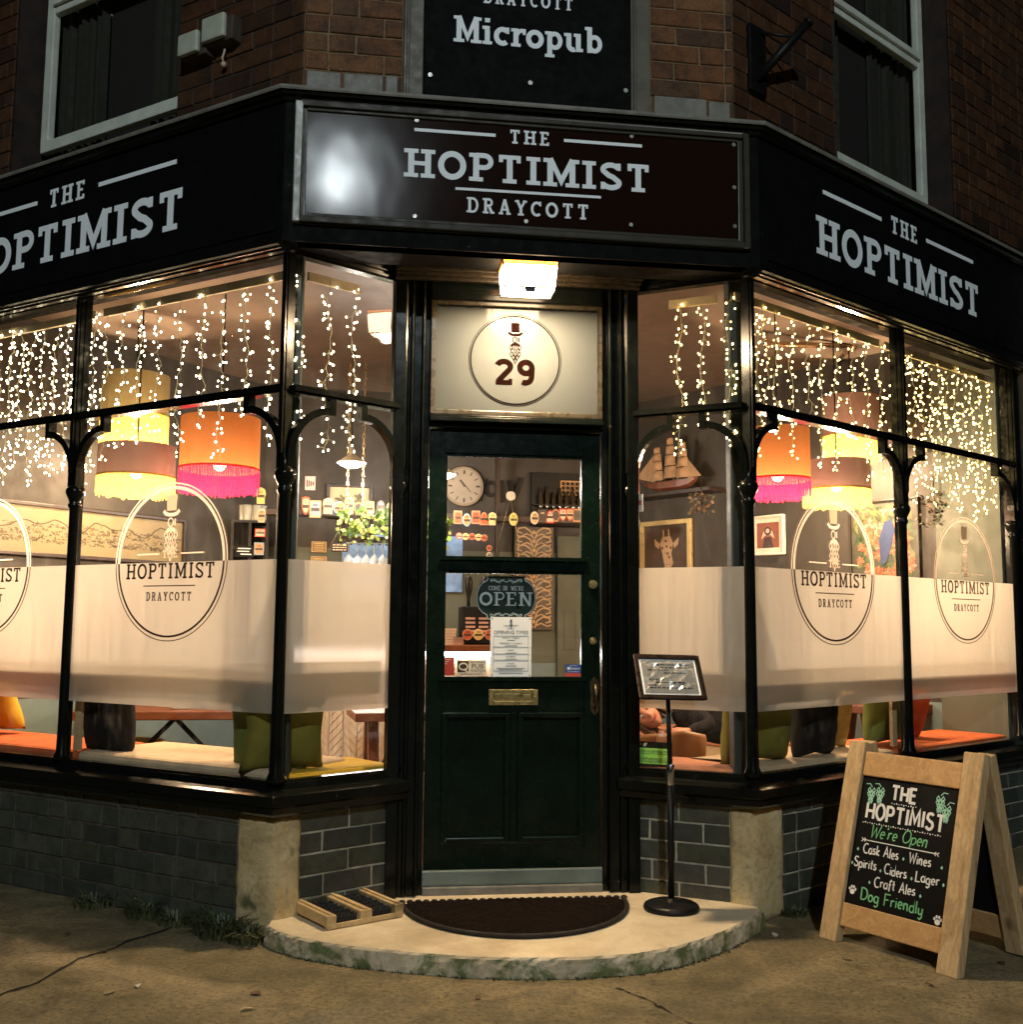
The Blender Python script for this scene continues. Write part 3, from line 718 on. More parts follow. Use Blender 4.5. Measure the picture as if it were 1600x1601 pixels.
for a, b in ((g0, .505), (.537, g1)):
    mb = MB(); FD.box(mb, a, b, .276, .818, o1+.006, do-.022)
    t_ = .022
    for e, f, g, h in ((a, a+t_, .276, .818), (b-t_, b, .276, .818), (a+t_, b-t_, .276, .276+t_), (a+t_, b-t_, .818-t_, .818)): FD.box(mb, e, f, g, h, do-.022, do+.006)
    mb.build('panel', MT['door'], DOOR, bevel=.005)
for c, d in ((1.477, 1.936), (.959, 1.424)):
    mb = MB(); FD.quad(mb, g0+.001, g1-.001, c, d, do-.022); mb.build('pane', MT['doorglass'], DOOR)
mb = MB(); FD.box(mb, .1366, w-.1366, .06, .103, -.16, .004); mb.build('threshold', MT['lead'], PUB, bevel=.004)
mb = MB(); FD.box(mb, .134, w-.134, .104, .166, -.09, -.012); mb.build('weatherboard', M('grey_green_paint', (.13, .165, .145), .45, var=.3, vs=6), DOOR, bevel=.004)
# letterbox
mb = MB(); s0, s1, z0, z1 = .410, .624, .850, .916
for a, b, c, d in ((s0, s0+.022, z0, z1), (s1-.022, s1, z0, z1), (s0+.022, s1-.022, z0, z0+.018), (s0+.022, s1-.022, z1-.016, z1)): FD.box(mb, a, b, c, d, do, do+.010)
FD.box(mb, s0+.024, s1-.024, z0+.020, z1-.018, do, do+.005); disc(mb, FD, s1-.010, (z0+z1)/2, .004, do+.010, .003)
mb.build('letterbox', MT['brass'], DOOR, bevel=.002)
for z, r in ((1.372, .019), (1.126, .016)):
    mb = MB(); disc(mb, FD, .866, z, r, do, .008, seg=24); disc(mb, FD, .866, z, r*.55, do+.008, .006, seg=16); FD.box(mb, .864, .868, z-.006, z+.006, do+.014, do+.016)
    mb.build('lock', MT['brass'], DOOR, bevel=.0015)
mb = MB(); zz = .888
FD.poly(mb, [(.872+x, zz+y) for x, y in ((-.016, -.066), (0, -.084), (.016, -.066), (.020, -.03), (.016, 0), (.020, .03), (.016, .066), (0, .084), (-.016, .066), (-.020, .03), (-.016, 0), (-.020, -.03))], do, .006)
mb.tube([FD.p(.872, zz-.048, do), FD.p(.872, zz-.044, do+.030), FD.p(.872, zz-.015, do+.046), FD.p(.872, zz+.015, do+.046), FD.p(.872, zz+.044, do+.030), FD.p(.872, zz+.048, do)], [.007, .008, .010, .010, .008, .007], 10)
mb.build('door_handle', M('dark_bronze', (.10, .08, .045), .38, 1, var=.5, vs=40), DOOR)

# ---- upper sash windows
def sash(fr, s0, s1, zr, hgt=1.80, z0=3.42):
    mb = MB(); rv = UO-.15
    for a, b, c, d in ((s0-.0, s0+.06, z0+.06, z0+hgt), (s1-.06, s1, z0+.06, z0+hgt), (s0, s1, z0, z0+.06), (s0+.06, s1-.06, zr-.04, zr+.04)):
        fr.box(mb, a, b, c, d, rv-.04, rv)
    fr.box(mb, s0+.06, s1-.06, zr, zr+.04, rv, rv+.018)
    f = mb.build('sash_window', MT['frame_w'], PUB, bevel=.006)
    mb = MB(); fr.quad(mb, s0+.07, s1-.07, z0+.07, z0+hgt, rv-.02); mb.build('pane', MT['doorglass'], f)
    mb = MB(); n = 24; zz0, zz1 = z0+.02, z0+hgt
    for a, b in ((s0+.02, s0+.40), (s1-.46, s1-.02)):
        vs = []
        for i in range(n+1):
            x = a+(b-a)*i/n; o = rv-.10+.02*math.sin(i*1.9)+.01*math.sin(i*.7)
            vs += [fr.p(x, zz0, o), fr.p(x, zz1, o*.98+.0)]
        mb.add(vs, [(2*i, 2*i+2, 2*i+3, 2*i+1) for i in range(n)], 0, True)
    mb.build('curtain', M('dull_curtain', (.016, .017, .010), .9), f)
    return f
sash(FL, FL.px(62, 240, UO-.15)[0], .49, FL.px(85, 12, UO-.15)[1], 1.84, FL.px(66, 240, UO-.15)[1]); sash(FR, .85, FR.px(1450, 260, UO-.15)[0], FR.px(1400, 72, UO-.15)[1], 1.84, 3.60)
# brick reveals and stone sills of the two window openings
for fr, (a, b, c, d) in ((FL, winL), (FR, winR)):
    mb = MB()
    for x0, x1 in ((a-.001, a+.006), (b-.006, b+.001)): fr.box(mb, x0, x1, c, d, UO-.25, UO-.012)
    fr.box(mb, a+.006, b-.006, d-.04, d, UO-.16, UO-.012)
    mb.build('window_reveal', M('dark_reveal', (.018, .010, .007), .9, var=.5), PUB)  # reveals in a brown darker than the brick around them
# painted boards that flank the blind window behind the upper sign
mb = MB()
for a, b in ((.437, .522), (1.428, 1.518)):
    FS.box(mb, a, b, 3.40, 5.3, UO-.10, UO+.006); FS.box(mb, a+.012, a+.026, 3.40, 5.3, UO+.006, UO+.02)
FS.box(mb, .522, 1.428, 3.40, 5.3, UO-.12, UO-.05)
mb.build('sign_surround', M('drab_painted_board', (.075, .066, .042), .55, var=.3), PUB, bevel=.004)

# ---- the room behind the glass
inner = [FL.p(LEND-.05, 0, -.03), FL.p(FL.L, 0, -.03), FD.p(.0, 0, -.05), FD.p(FD.L, 0, -.05), FR.p(0, 0, -.03), FR.p(REND, 0, -.03), Vector((.90, 8.40, 0)), Vector((-1.83, 7.78, 0))]
mb = MB(); mb.poly([q+Vector((0, 0, .04)) for q in inner], (0, 0, -.03)); mb.build('room_floor', MT['floor'], PUB)
mb = MB(); mb.poly([FL.p(LEND-.05, 2.95, -.05), FL.p(FL.L, 2.95, -.05), FR.p(0, 2.95, -.05), FR.p(REND, 2.95, -.05), Vector((.90, 8.40, 2.95)), Vector((-1.83, 7.78, 2.95))], (0, 0, .05)); mb.build('room_ceiling', MT['ceil'], PUB)
def room_wall(fr, s0, s1, bands, th=.08):
    mb = MB(); mats = []
    for i, (z0, z1, mt) in enumerate(bands): fr.box(mb, s0, s1, z0, z1, -th, 0, i); mats.append(mt)
    return mb.build('room_wall', mats, PUB)
room_wall(FWL, -.05, 2.70, [(.04, .75, MT['wallteal']), (.75, 2.95, MT['wall'])])
room_wall(FWB, -.0, FWB.L, [(.04, .9, MT['wallteal']), (.9, 1.75, MT['wallg']), (1.75, 2.95, MT['wall'])])
room_wall(FWR, .0, FWR.L+.05, [(.04, .75, MT['wallteal']), (.75, 2.95, MT['wall'])])
# end returns by the far pilasters, painted sage
mb = MB(); FR.box(mb, FR.L-.02, REND+.1, .5, 2.95, -.45, -.06); mb.build('room_wall', MT['wallg'], PUB)
# inner lining above the glass
mb = MB(); sweep(mb, [FL.p(LEND-.1, 0), LC, RC, FR.p(REND+.1, 0)], [(-.13, 2.745), (-.06, 2.70), (-.06, 2.96), (-.13, 2.96)]); mb.build('window_lining', MT['ceil'], PUB)
for a in (LC, RC):
    mb = MB(); f_ = Fl if a is LC else Fr_; q = Vector((*a, 0)); nn = ((FL.n+Fl.n) if a is LC else (FR.n+Fr_.n)).normalized(); sd = Vector((-nn.y, nn.x, 0))
    mb.hexa([q+nn*o+sd*x+Vector((0, 0, z)) for z in (.1, 2.94) for x, o in ((-.04, -.10), (.04, -.10), (.04, -.17), (-.04, -.17))]); mb.build('corner_post', M('dark_post_paint', (.022, .027, .020), .5), PUB, bevel=.008)
# beam across the room that carries the pump clips
mb = MB(); FWB.box(mb, .02, 2.72, 1.925, 1.972, .52, .60); mb.build('ceiling_beam', MT['dwood'], PUB, bevel=.006)
# ------------------------------------------------------------------ signs
def Y(u, v, y): return at(u, v, (0, y, 0), (0, 1, 0))
def logo_lines(mb, fr, c, k, off, zc):
    """THE / HOPTIMIST with rules; k = half the width of the big word, zc = its baseline"""
    slab_text(mb, fr, 'HOPTIMIST', c-k, c+k, zc, k*.232, off, w=.20, b=.14)
    slab_text(mb, fr, 'THE', c-k*.166, c+k*.166, zc+k*.335, k*.115, off, w=.19, b=.14, track=.28)
    for a, b in ((-.93, -.28), (.28, .93)): put_strip(mb, fr, [(c+a*k, zc+k*.392), (c+b*k, zc+k*.392)], .013*k/.5, off)
def screws(mb, fr, pts, off):
    for s, z in pts: disc(mb, fr, s, z, .0075, off, .003, seg=12)
t = thing('shop_sign', FL.p(.5, 2.72, .1), 'long black fascia sign with pale slab lettering above the left bay window', 'sign', 'shop signs around the corner')
mb = MB(); FL.box(mb, LEND, 1.262, 2.745, 3.262, .1, .106); MB.build(mb, 'sign_board', MT['sign'], t, bevel=.002)
mb = MB(); logo_lines(mb, FL, -.025, .77, .1063, 2.853); mb.build('lettering', MT['letter'], t)
t = thing('shop_sign', FR.p(1.2, 2.72, .1), 'long black fascia sign with pale slab lettering above the right bay window', 'sign', 'shop signs around the corner')
mb = MB(); FR.box(mb, .02, REND-.02, 2.745, 3.262, .1, .106); mb.build('sign_board', MT['sign'], t, bevel=.002)
mb = MB(); logo_lines(mb, FR, 1.155, .765, .1063, 2.862); mb.build('lettering', MT['letter'], t)
# the framed sign over the door: warped glossy panel
def glossy_panel():
    m, tt, b = nodes('warped_gloss_panel'); v = objvec(tt)
    b.inputs['Base Color'].default_value = (.013, .006, .004, 1); b.inputs['Roughness'].default_value = .135; b.inputs['Specular IOR Level'].default_value = .045
    n = noise(tt, 6, 1, .5, objvec(tt, (1, 1, .7)), .2)
    bump(tt, b, n, .22, .005)
    return m
t = thing('shop_sign', FS.p(.95, 2.75, .1), 'framed glossy dark brown sign over the corner door reading a brewery style name and village', 'sign', 'shop signs around the corner')
t['label'] = 'framed glossy dark panel sign with three lines of lettering directly over the door'
mb = MB(); FS.box(mb, .05, 1.855, 2.805, 3.245, .1, .108); mb.build('sign_board', glossy_panel(), t)
mb = MB()
a0, a1, b0, b1 = .006, 1.899, 2.772, 3.273
for (p, q, r, s, o) in ((a0, a0+.026, b0, b1, .128), (a0+.026, a0+.046, b0+.026, b1-.026, .117), (a1-.026, a1, b0, b1, .128), (a1-.046, a1-.026, b0+.026, b1-.026, .117),
                        (a0+.026, a1-.026, b0, b0+.026, .128), (a0+.046, a1-.046, b0+.026, b0+.042, .117), (a0+.026, a1-.026, b1-.022, b1, .128), (a0+.046, a1-.046, b1-.036, b1-.022, .117)):
    FS.box(mb, p, q, r, s, .1, o, 0 if q < a0+.03 else 1)
mb.build('sign_frame', [MT['alu'], M('drab_frame_paint', (.03, .027, .018), .5, var=.3, spec=.2)], t, bevel=.004)
mb = MB(); logo_lines(mb, FS, .958, .512, .1083, 2.992)
put_strip(mb, FS, [(.652, 2.955), (1.258, 2.958)], .011, .1083); slab_text(mb, FS, 'DRAYCOTT', .700, 1.206, 2.858, .064, .1083, w=.19, b=.13, track=.30)
mb.build('lettering', MT['letter'], t)
for s, z in ((.49, 3.232), (.49, 2.828), (.944, 2.835), (1.39, 3.233), (1.385, 2.848), (1.835, 3.04), (1.835, 2.87), (1.835, 3.228)):
    mb = MB(); disc(mb, FS, s, z, .0085, .108, .0035, seg=12); mb.build('screw', MT['steel'], t)
t = thing('wall_sign', FS.p(.95, 3.48, UO), 'tall black wall sign with pale lettering set in the blind window upstairs', 'sign')
o2 = UO+.03
mb = MB(); FS.box(mb, .524, 1.426, 3.40, 4.62, UO-.045, o2); mb.build('sign_board', MT['sign'], t, bevel=.003)
mb = MB(); slab_text(mb, FS, 'Micropub', .650, 1.294, 3.664, .118, o2, w=.20, b=.13, lower=True, track=.06)
slab_text(mb, FS, 'DRAYCOTT', .775, 1.165, 3.850, .060, o2, w=.19, b=.13, track=.30)
put_strip(mb, FS, [(.74, 3.955), (1.20, 3.955)], .010, o2); logo_lines(mb, FS, .972, .40, o2, 3.99); hop_logo(mb, FS, .972, 4.40, .13, o2, 0)
mb.build('lettering', MT['letter'], t)
for s, z in ((.55, 3.505), (.98, 3.505), (1.40, 3.505)):
    mb = MB(); disc(mb, FS, s, z, .010, o2, .005, seg=12); mb.build('screw', MT['steel'], t)
# small pale boxes on the brick to the left, and the bracket on the right
for a, b, z0, z1, lab in ((.568, .690, 3.70, 3.80, 'small pale square box on the brick, nearer the left upstairs window'), (.715, .850, 3.725, 3.835, 'small pale square box on the brick with a loose wire hanging under it')):
    t = thing('junction_box', FL.p((a+b)/2, z0, UO), lab, 'box', 'pale boxes on the left brick wall')
    mb = MB(); FL.box(mb, a+.008, b+.03, z0-.01, z1-.006, UO, UO+.06); mb.build('box_body', M('grey_plastic', (.05, .035, .025), .7), t, bevel=.006)
    mb = MB(); FL.box(mb, a, b, z0, z1, UO+.06, UO+.085); mb.build('box_cover', M('pale_plastic', (.42, .45, .36), .5, var=.2), t, bevel=.008)
    if a > .7:
        mb = MB(); mb.tube([FL.p(.80, 3.71, UO+.02), FL.p(.805, 3.68, UO+.03), FL.p(.795, 3.66, UO+.03), FL.p(.80, 3.635, UO+.025)], .005, 6); mb.ball(FL.p(.80, 3.63, UO+.025), .014, 8); mb.build('loose_wire', M('pale_flex', (.5, .4, .3), .7), t)
t = thing('wall_bracket', FR.p(.22, 3.7, UO), 'black iron pole bracket slanting out of the brick beside the right upstairs window', 'bracket')
mb = MB(); FR.box(mb, .12, .24, 3.60, 3.92, UO, UO+.02); mb.build('back_plate', MT['blackmet'], t, bevel=.004)
mb = MB(); mb.tube([FR.p(.17, 3.66, UO+.01), FR.p(.30, 3.90, UO+.20)], .020, 14); mb.tube([FR.p(.30, 3.90, UO+.20), FR.p(.305, 3.91, UO+.208)], .024, 14); mb.build('pole_socket', MT['blackmet'], t)
mb = MB(); mb.tube([FR.p(.19, 3.90, UO+.01), FR.p(.27, 3.85, UO+.14)], .007, 8); mb.build('stay', MT['blackmet'], t)

# ------------------------------------------------------------------ entrance lantern
def point(parent, loc, w, col, r=.04, spec=1.0):
    l = bpy.data.lights.new('lamp_light', 'POINT'); l.energy = w; l.color = col; l.shadow_soft_size = r; l.specular_factor = spec
    o = bpy.data.objects.new('lamp_light', l); COL.objects.link(o); o.parent = parent; o.location = Vector(loc)-ORG[parent.name]; return o

LP = Vector((.062, 4.37, 2.742))
t = thing('door_lantern', LP, 'glowing leaded glass lantern fixed under the soffit above the door', 'lantern')
lg = EM('lit_lantern_glass', (1, .72, .42), LANTERN_E); am = EM('lit_amber_glass', (1, .28, .03), LANTERN_E*.3); lb = EM('lit_lantern_base', (1, .72, .42), LANTERN_B)
rot = Matrix.Translation(LP) @ Matrix.Rotation(R_(7), 4, 'Z')
mb = MB(); mb.box((-.135, -.10, -.018), (.135, .10, -.001), 0, rot); mb.build('ceiling_plate', MT['brass'], t, bevel=.004)
def tap(z0, z1, a0, a1, b0, b1, mi, mb):
    p = [(-a1, -b1, z1), (a1, -b1, z1), (a1, b1, z1), (-a1, b1, z1), (-a0, -b0, z0), (a0, -b0, z0), (a0, b0, z0), (-a0, b0, z0)]
    mb.hexa([rot @ Vector(q) for q in p], mi)
mb = MB(); tap(-.020, -.055, .113, .116, .081, .083, 1, mb); tap(-.056, -.150, .115, .106, .083, .075, 0, mb); mb.box((-.085, -.055, -.1515), (.085, .055, -.1505), 2, rot); mb.build('glass_shade', [lg, am, lb], t)
mb = MB()
for sx in (-1, 1):
    for sy in (-1, 1): mb.tube([rot @ Vector((sx*.119, sy*.086, -.018)), rot @ Vector((sx*.116, sy*.084, -.055)), rot @ Vector((sx*.107, sy*.076, -.152))], .0035, 6)
ring_ = lambda a, b, z: [rot @ Vector(q) for q in ((-a, -b, z), (a, -b, z), (a, b, z), (-a, b, z))]
mb.tube(ring_(.117, .085, -.056), .0025, 6, closed=True); mb.tube(ring_(.107, .076, -.152), .004, 6, closed=True)
for x in (-.06, .06): mb.tube([rot @ Vector((x, -.0855, -.02)), rot @ Vector((x, -.0835, -.055))], .002, 5)
for s_ in (-1, 1): mb.tube([rot @ Vector((s_*.115, -.0845, -.058)), rot @ Vector((s_*.055, -.0765, -.10))], .0018, 5)
mb.build('leading', MT['blackmet'], t)
mb = MB(); mb.box((-.022, -.075, -.168), (.022, -.058, -.138), 0, rot); mb.build('clasp', MT['blackmet'], t, bevel=.002)

# ------------------------------------------------------------------ step, mat, scraper, menu stand
stp = [(-.912, 4.115), (-.86, 4.045), (-.77, 3.972), (-.672, 3.912), (-.56, 3.866), (-.434, 3.826), (-.30, 3.789), (-.15, 3.757), (.012, 3.743), (.16, 3.748), (.31, 3.768), (.453, 3.806), (.60, 3.888), (.709, 3.985), (.83, 4.11), (.93, 4.24), (1.02, 4.385)]
def stepstone():
    m, tt, b = nodes('worn_step_stone'); v = objvec(tt)
    n = noise(tt, 4, 6, .65, v, .3); n2 = noise(tt, 120, 3, .6, v); n3 = noise(tt, 9, 5, .7, v, .5)
    c = ramp(tt, n, [(.3, (.44, .35, .22)), (.55, (.64, .54, .37)), (.75, (.74, .65, .49))])
    c = mixc(tt, ramp(tt, n2, [(.55, 0), (.8, .35)]), c, (.2, .14, .07))
    g = N(tt, 'ShaderNodeNewGeometry'); sx = N(tt, 'ShaderNodeSeparateXYZ'); tt.links.new(g.outputs['True Normal'], sx.inputs[0])
    side = ramp(tt, sx.outputs['Z'], [(.3, 1), (.8, 0)])
    mo = N(tt, 'ShaderNodeMath', operation='MULTIPLY'); tt.links.new(side, mo.inputs[0]); tt.links.new(ramp(tt, n3, [(.44, 0), (.58, .9)]), mo.inputs[1])
    c = mixc(tt, mo.outputs[0], c, (.085, .12, .026))
    tt.links.new(c, b.inputs['Base Color']); b.inputs['Roughness'].default_value = .62
    a = N(tt, 'ShaderNodeMath', operation='ADD'); tt.links.new(n2, a.inputs[0]); tt.links.new(n3, a.inputs[1]); bump(tt, b, a.outputs[0], .3, .006); return m
rnd = random.Random(9); fine = []
for (x0, y0), (x1, y1) in zip(stp, stp[1:]):
    for k in range(6): fine.append((x0+(x1-x0)*k/6, y0+(y1-y0)*k/6))
fine.append(stp[-1]); C0 = Vector((.05, 4.35))
back = [(1.0, 4.47), (.56, 4.69), (.53, 4.75), (-.49, 4.62), (-.50, 4.56), (-.90, 4.19)]
mb = MB(); n = len(fine); rows = []
for z, ins in ((0, -.004), (.02, -.004), (.045, 0), (.060, .003), (.0675, .009), (.070, .018)):
    row = []
    for x, y in fine:
        q = Vector((x, y)); d = (C0-q).normalized(); q = q+d*(ins+rnd.uniform(-.004, .004)*(1 if z < .066 else .3)); row.append((q.x, q.y, z))
    rows.append(row)
vs = [q for r in rows for q in r]; k = len(rows)
mb.add(vs, [(i*n+j, i*n+j+1, (i+1)*n+j+1, (i+1)*n+j) for i in range(k-1) for j in range(n-1)], 0, False)
mb.add(rows[-1]+[(x, y, .070) for x, y in back], [tuple(range(n+len(back)))])
o = mb.build('doorstep', stepstone(), None, origin=(.05, 4.2, 0)); tag(o, 'pale half round stone doorstep with mossy green edge', 'doorstep')
# moss along the foot of the step and tufts at the walls
def blades(mb, c, n, h, r, rnd, w=.006, droop=.6):
    if w > .005: n = int(n*1.7); w = .0042; droop = 1.1
    for _ in range(n):
        a = rnd.uniform(0, 2*pi); d = rnd.random()**.6*r; b = Vector(c)+Vector((math.cos(a)*d, math.sin(a)*d, 0))
        a2 = a+rnd.uniform(-.8, .8); hh = h*rnd.uniform(.4, 1); out = Vector((math.cos(a2), math.sin(a2), 0)); sd = Vector((-out.y, out.x, 0))*w*rnd.uniform(.5, 1)
        m1 = b+out*hh*.25*droop+Vector((0, 0, hh*.6)); m2 = b+out*hh*.8*droop+Vector((0, 0, hh*rnd.uniform(.55, .95)))
        mb.add([b-sd, b+sd, m1+sd*.9, m1-sd*.9, m2], [(0, 1, 2, 3), (3, 2, 4)], rnd.randrange(2))
gm = [M('weed_green', (.05, .075, .022), .6, var=.4), M('weed_dry', (.10, .095, .045), .6, var=.4)]
rnd = random.Random(21); mb = MB()
for i, (x, y) in enumerate(fine):
    if 8 < i < n-2:
        for _ in range(rnd.choice((0, 1, 2, 4))):
            q = Vector((x, y))+(Vector((x, y))-C0).normalized()*rnd.uniform(.003, .02); blades(mb, (q.x, q.y, .0), 3, .012, .012, rnd, .003)
o = mb.build('moss', [M('moss_green', (.055, .075, .02), .9, var=.5), M('moss_brown', (.07, .058, .025), .9, var=.5)], weld=False); tag(o, 'green brown moss growing along the foot of the round doorstep', 'moss', kind='stuff')
WE = [(.62, .04, 90, .11, .07, 'low grassy weed tuft by the dark brick wall, second from the far left'), (.80, .04, 70, .08, .07, 'small weed tuft by the dark brick wall, third from the far left'),
      (1.06, .05, 190, .13, .10, 'thick grassy weed clump beside the left corner stone'), (1.21, .07, 110, .09, .07, 'weeds sprouting between pavement and the left tip of the doorstep'),
      (.30, .035, 80, .08, .08, 'dull weed tuft by the dark brick wall, farthest left')]
for i, (s_, o_, k, h, r, lab) in enumerate(WE):
    q = FL.p(s_, 0, o_); mb = MB(); blades(mb, (q.x, q.y, 0), k, h, r, random.Random(i+40), .006)
    o = mb.build('weed_clump', gm, None, origin=(q.x, q.y, 0), weld=False); tag(o, lab, 'weeds', 'weeds at the foot of the pub')
q = FR.p(.22, 0, .03); mb = MB(); blades(mb, (q.x, q.y, 0), 60, .06, .05, random.Random(49), .006)
o = mb.build('weed_clump', gm, None, origin=q, weld=False); tag(o, 'small weed at the right tip of the doorstep', 'weeds', 'weeds at the foot of the pub')
# fallen leaves
lm = [M('fallen_leaf_tan', (.30, .22, .11), .7), M('fallen_leaf_brown', (.09, .045, .02), .7), M('litter_pale', (.5, .47, .38), .7)]
for i, (u, v, k, lab) in enumerate(((216, 1543, 2, 'pale torn scrap on the pavement left of the doorstep'), (172, 1553, 0, 'small tan leaf on the pavement near the left crack'), (400, 1555, 1, 'dark curled leaf on the pavement below the left corner stone'),
        (106, 1462, 1, 'dark leaf on the pavement beyond the crack, far left'), (748, 1561, 1, 'dark brown leaf in front of the doorstep'), (386, 1579, 2, 'pale scrap near the bottom edge, left of the middle'),
        (1567, 1507, 1, 'dark leaf on the pavement right of the chalkboard'), (1454, 1541, 1, 'small dark leaf by the right front foot of the chalkboard'), (1212, 1463, 2, 'pale scrap on the pavement by the right tip of the doorstep'), (1325, 1500, 0, 'tan leaf on the pavement under the chalkboard'))):
    q = at(u, v, (0, 0, 0), (0, 0, 1)); rr = random.Random(i); a = rr.uniform(0, 6); mb = MB(); L = .016+.008*rr.random()
    e1 = Vector((math.cos(a), math.sin(a), 0)); e2 = Vector((-e1.y, e1.x, 0)); vs = []
    for x, w, z in ((-1, 0, .004), (-.5, .5, .008), (.3, .45, .012), (1, 0, .006)): vs += [q+e1*L*x+e2*L*w+Vector((0, 0, z)), q+e1*L*x-e2*L*w+Vector((0, 0, z*.6))]
    mb.add(vs, [(0, 1, 3, 2), (2, 3, 5, 4), (4, 5, 7, 6)]); o = mb.build('fallen_leaf', lm[k], None, origin=q); tag(o, lab, 'leaf', 'leaves and scraps on the pavement')
# half-round coir mat
def coir():
    m, tt, b = nodes('coir_mat'); v = objvec(tt)
    n = noise(tt, 55, 5, .75, v, .6); n2 = noise(tt, 7, 4, .6, v)
    c = ramp(tt, n, [(.35, (.003, .002, .0015)), (.58, (.014, .008, .005)), (.8, (.075, .045, .025))]); tt.links.new(c, b.inputs['Base Color']); b.inputs['Roughness'].default_value = 1
    b.inputs['Specular IOR Level'].default_value = .1; bump(tt, b, n, 1, .012); return m
t = thing('doormat', (.02, 4.47, .07), 'dark brown half round coir doormat on the stone step', 'doormat')
mc = Vector((.025, 4.452)); e1 = Vector((.9927, .12)); e2 = Vector((.12, -.9927))
hm = lambda a, r: mc+e1*(math.cos(a)*.452*r)+e2*(math.sin(a)*.492*r)
NA, NR = 56, 9; rnd = random.Random(5); mb = MB(); vs = []
for i in range(NR+1):
    for j in range(NA+1):
        r = i/NR; a = pi*j/NA; q = hm(a, r); z = .0875+rnd.uniform(-.002, .003)+.003*math.cos(r*30)*(r > .55)
        if i == NR: z = .074
        vs.append((q.x, q.y, z))
mb.add(vs, [(i*(NA+1)+j, i*(NA+1)+j+1, (i+1)*(NA+1)+j+1, (i+1)*(NA+1)+j) for i in range(NR) for j in range(NA)], 0, True)
mb.build('pile', coir(), t, weld=True)
mb = MB(); pts = [hm(pi*j/NA, 1.0) for j in range(NA+1)]; mb.tube([(q.x, q.y, .079) for q in pts], .0095, 8)
for j in range(29):
    q = mc+e1*(-.455+.91*j/28); mb.ball((q.x+e2.x*-.006, q.y+e2.y*-.006, .082), .015, 8, sc=(1, .8, .7))
mb.build('border', M('mat_rubber', (.012, .009, .007), .8, bmp=.3), t)
# brush boot scraper
t = thing('boot_scraper', (-.628, 4.27, .07), 'pale wooden boot scraper with black brush bars on the left of the step', 'boot scraper')
X = Matrix.Translation((-.628, 4.258, .070)) @ Matrix.Rotation(R_(37), 4, 'Z')
ox = woodmat('raw_pale_wood', (.42, .29, .13), (.62, .46, .24), 1, .6)
for x0, x1 in ((-.165, -.125), (-.026, .026), (.125, .165)):
    mb = MB(); mb.box((x0, -.155, .012), (x1, .155, .052), 0, X)
    for k in (0,): mb.box(((x0+x1)/2-.008, -.15, .052), ((x0+x1)/2+.008, .15, .058), 0, X)
    mb.build('wood_rail', ox, t, bevel=.004)
mb = MB(); mb.box((-.16, -.150, .001), (.16, -.125, .012), 0, X); mb.box((-.16, .125, .001), (.16, .150, .012), 0, X); mb.box((-.16, -.156, .003), (.16, -.150, .022), 0, X); mb.build('base_slat', ox, t, bevel=.002)
rnd = random.Random(8); br = [M('black_bristle', (.010, .010, .010), .7), M('bristle_tip', (.05, .05, .045), .7)]
for k in range(6):
    y = -.118+k*.047
    for x0, x1 in ((-.123, -.028), (.028, .123)):
        mb = MB(); mb.box((x0, y-.013, .013), (x1, y+.013, .036), 0, X)
        for j in range(110):
            xx = x0+(x1-x0)*rnd.random(); yy = y+rnd.uniform(-.012, .012)
            mb.tube([X @ Vector((xx, yy, .02)), X @ Vector((xx+rnd.uniform(-.004, .004), yy+rnd.uniform(-.003, .003), .043))], .0016, 4, rnd.random() < .2)
        mb.build('brush_bar', br, t, weld=False)
# menu stand
t = thing('menu_stand', (.650, 4.375, .07), 'black pole menu stand with tilted framed notice in crumpled plastic on the step', 'menu stand')
B0 = Vector((.650, 4.375, .07))
mb = MB(); mb.lathe(B0, [(.109, .002), (.112, .010), (.108, .020), (.095, .027), (.05, .032), (.024, .036), (.018, .045)], 40); mb.build('base', MT['blackmet'], t)
mb = MB(); mb.tube([B0+Vector((0, 0, .03)), B0+Vector((0, 0, .52))], .0135, 16); mb.tube([B0+Vector((0, 0, .50)), B0+Vector((-.008, 0, .86))], .0095, 14); mb.build('pole', MT['blackmet'], t)
mb = MB(); mb.tube([B0+Vector((0, 0, .485)), B0+Vector((0, 0, .49)), B0+Vector((0, 0, .565)), B0+Vector((0, 0, .57))], [.014, .0165, .0165, .014], 16); mb.build('collar', MT['chrome'], t)
dd = Vector((.992, .12, -.02)).normalized(); up = Vector((.10, .62, .78)); up = (up-dd*up.dot(dd)).normalized()
TF = Tilt(Vector((.643, 4.335, .985)), dd, up)
mb = MB(); w, h = .130, .098
TF.poly(mb, [(-w, -h), (w, -h), (w, h), (-w, h)], -.006, .008); mb.build('backing', MT['blackmet'], t)
mb = MB()
for a, b, c, d in ((-w-.008, -w+.010, -h-.008, h+.008), (w-.010, w+.008, -h-.008, h+.008), (-w+.010, w-.010, -h-.008, -h+.010), (-w+.010, w-.010, h-.010, h+.008)): TF.box(mb, a, b, c, d, 0, .012)
mb.build('frame', M('bronze_frame', (.028, .016, .010), .3, .3), t, bevel=.003)
mb = MB(); TF.box(mb, -w+.012, w-.012, -h+.012, h-.012, .002, .004); pp = mb.build('notice', MT['paper'], t)
mb = MB(); rnd = random.Random(2)
for z, a, b in ((.060, -.05, .085), (.046, -.03, .09), (.034, -.085, .0), (.020, -.02, .07), (-.012, -.085, -.02), (-.026, -.06, .06), (-.040, -.09, -.055), (-.052, -.09, .09)):
    x = a
    while x < b:
        w_ = rnd.uniform(.006, .018); put_strip(mb, TF, [(x, z), (min(b, x+w_), z)], .0055, .0042, .0004); x += w_+.004
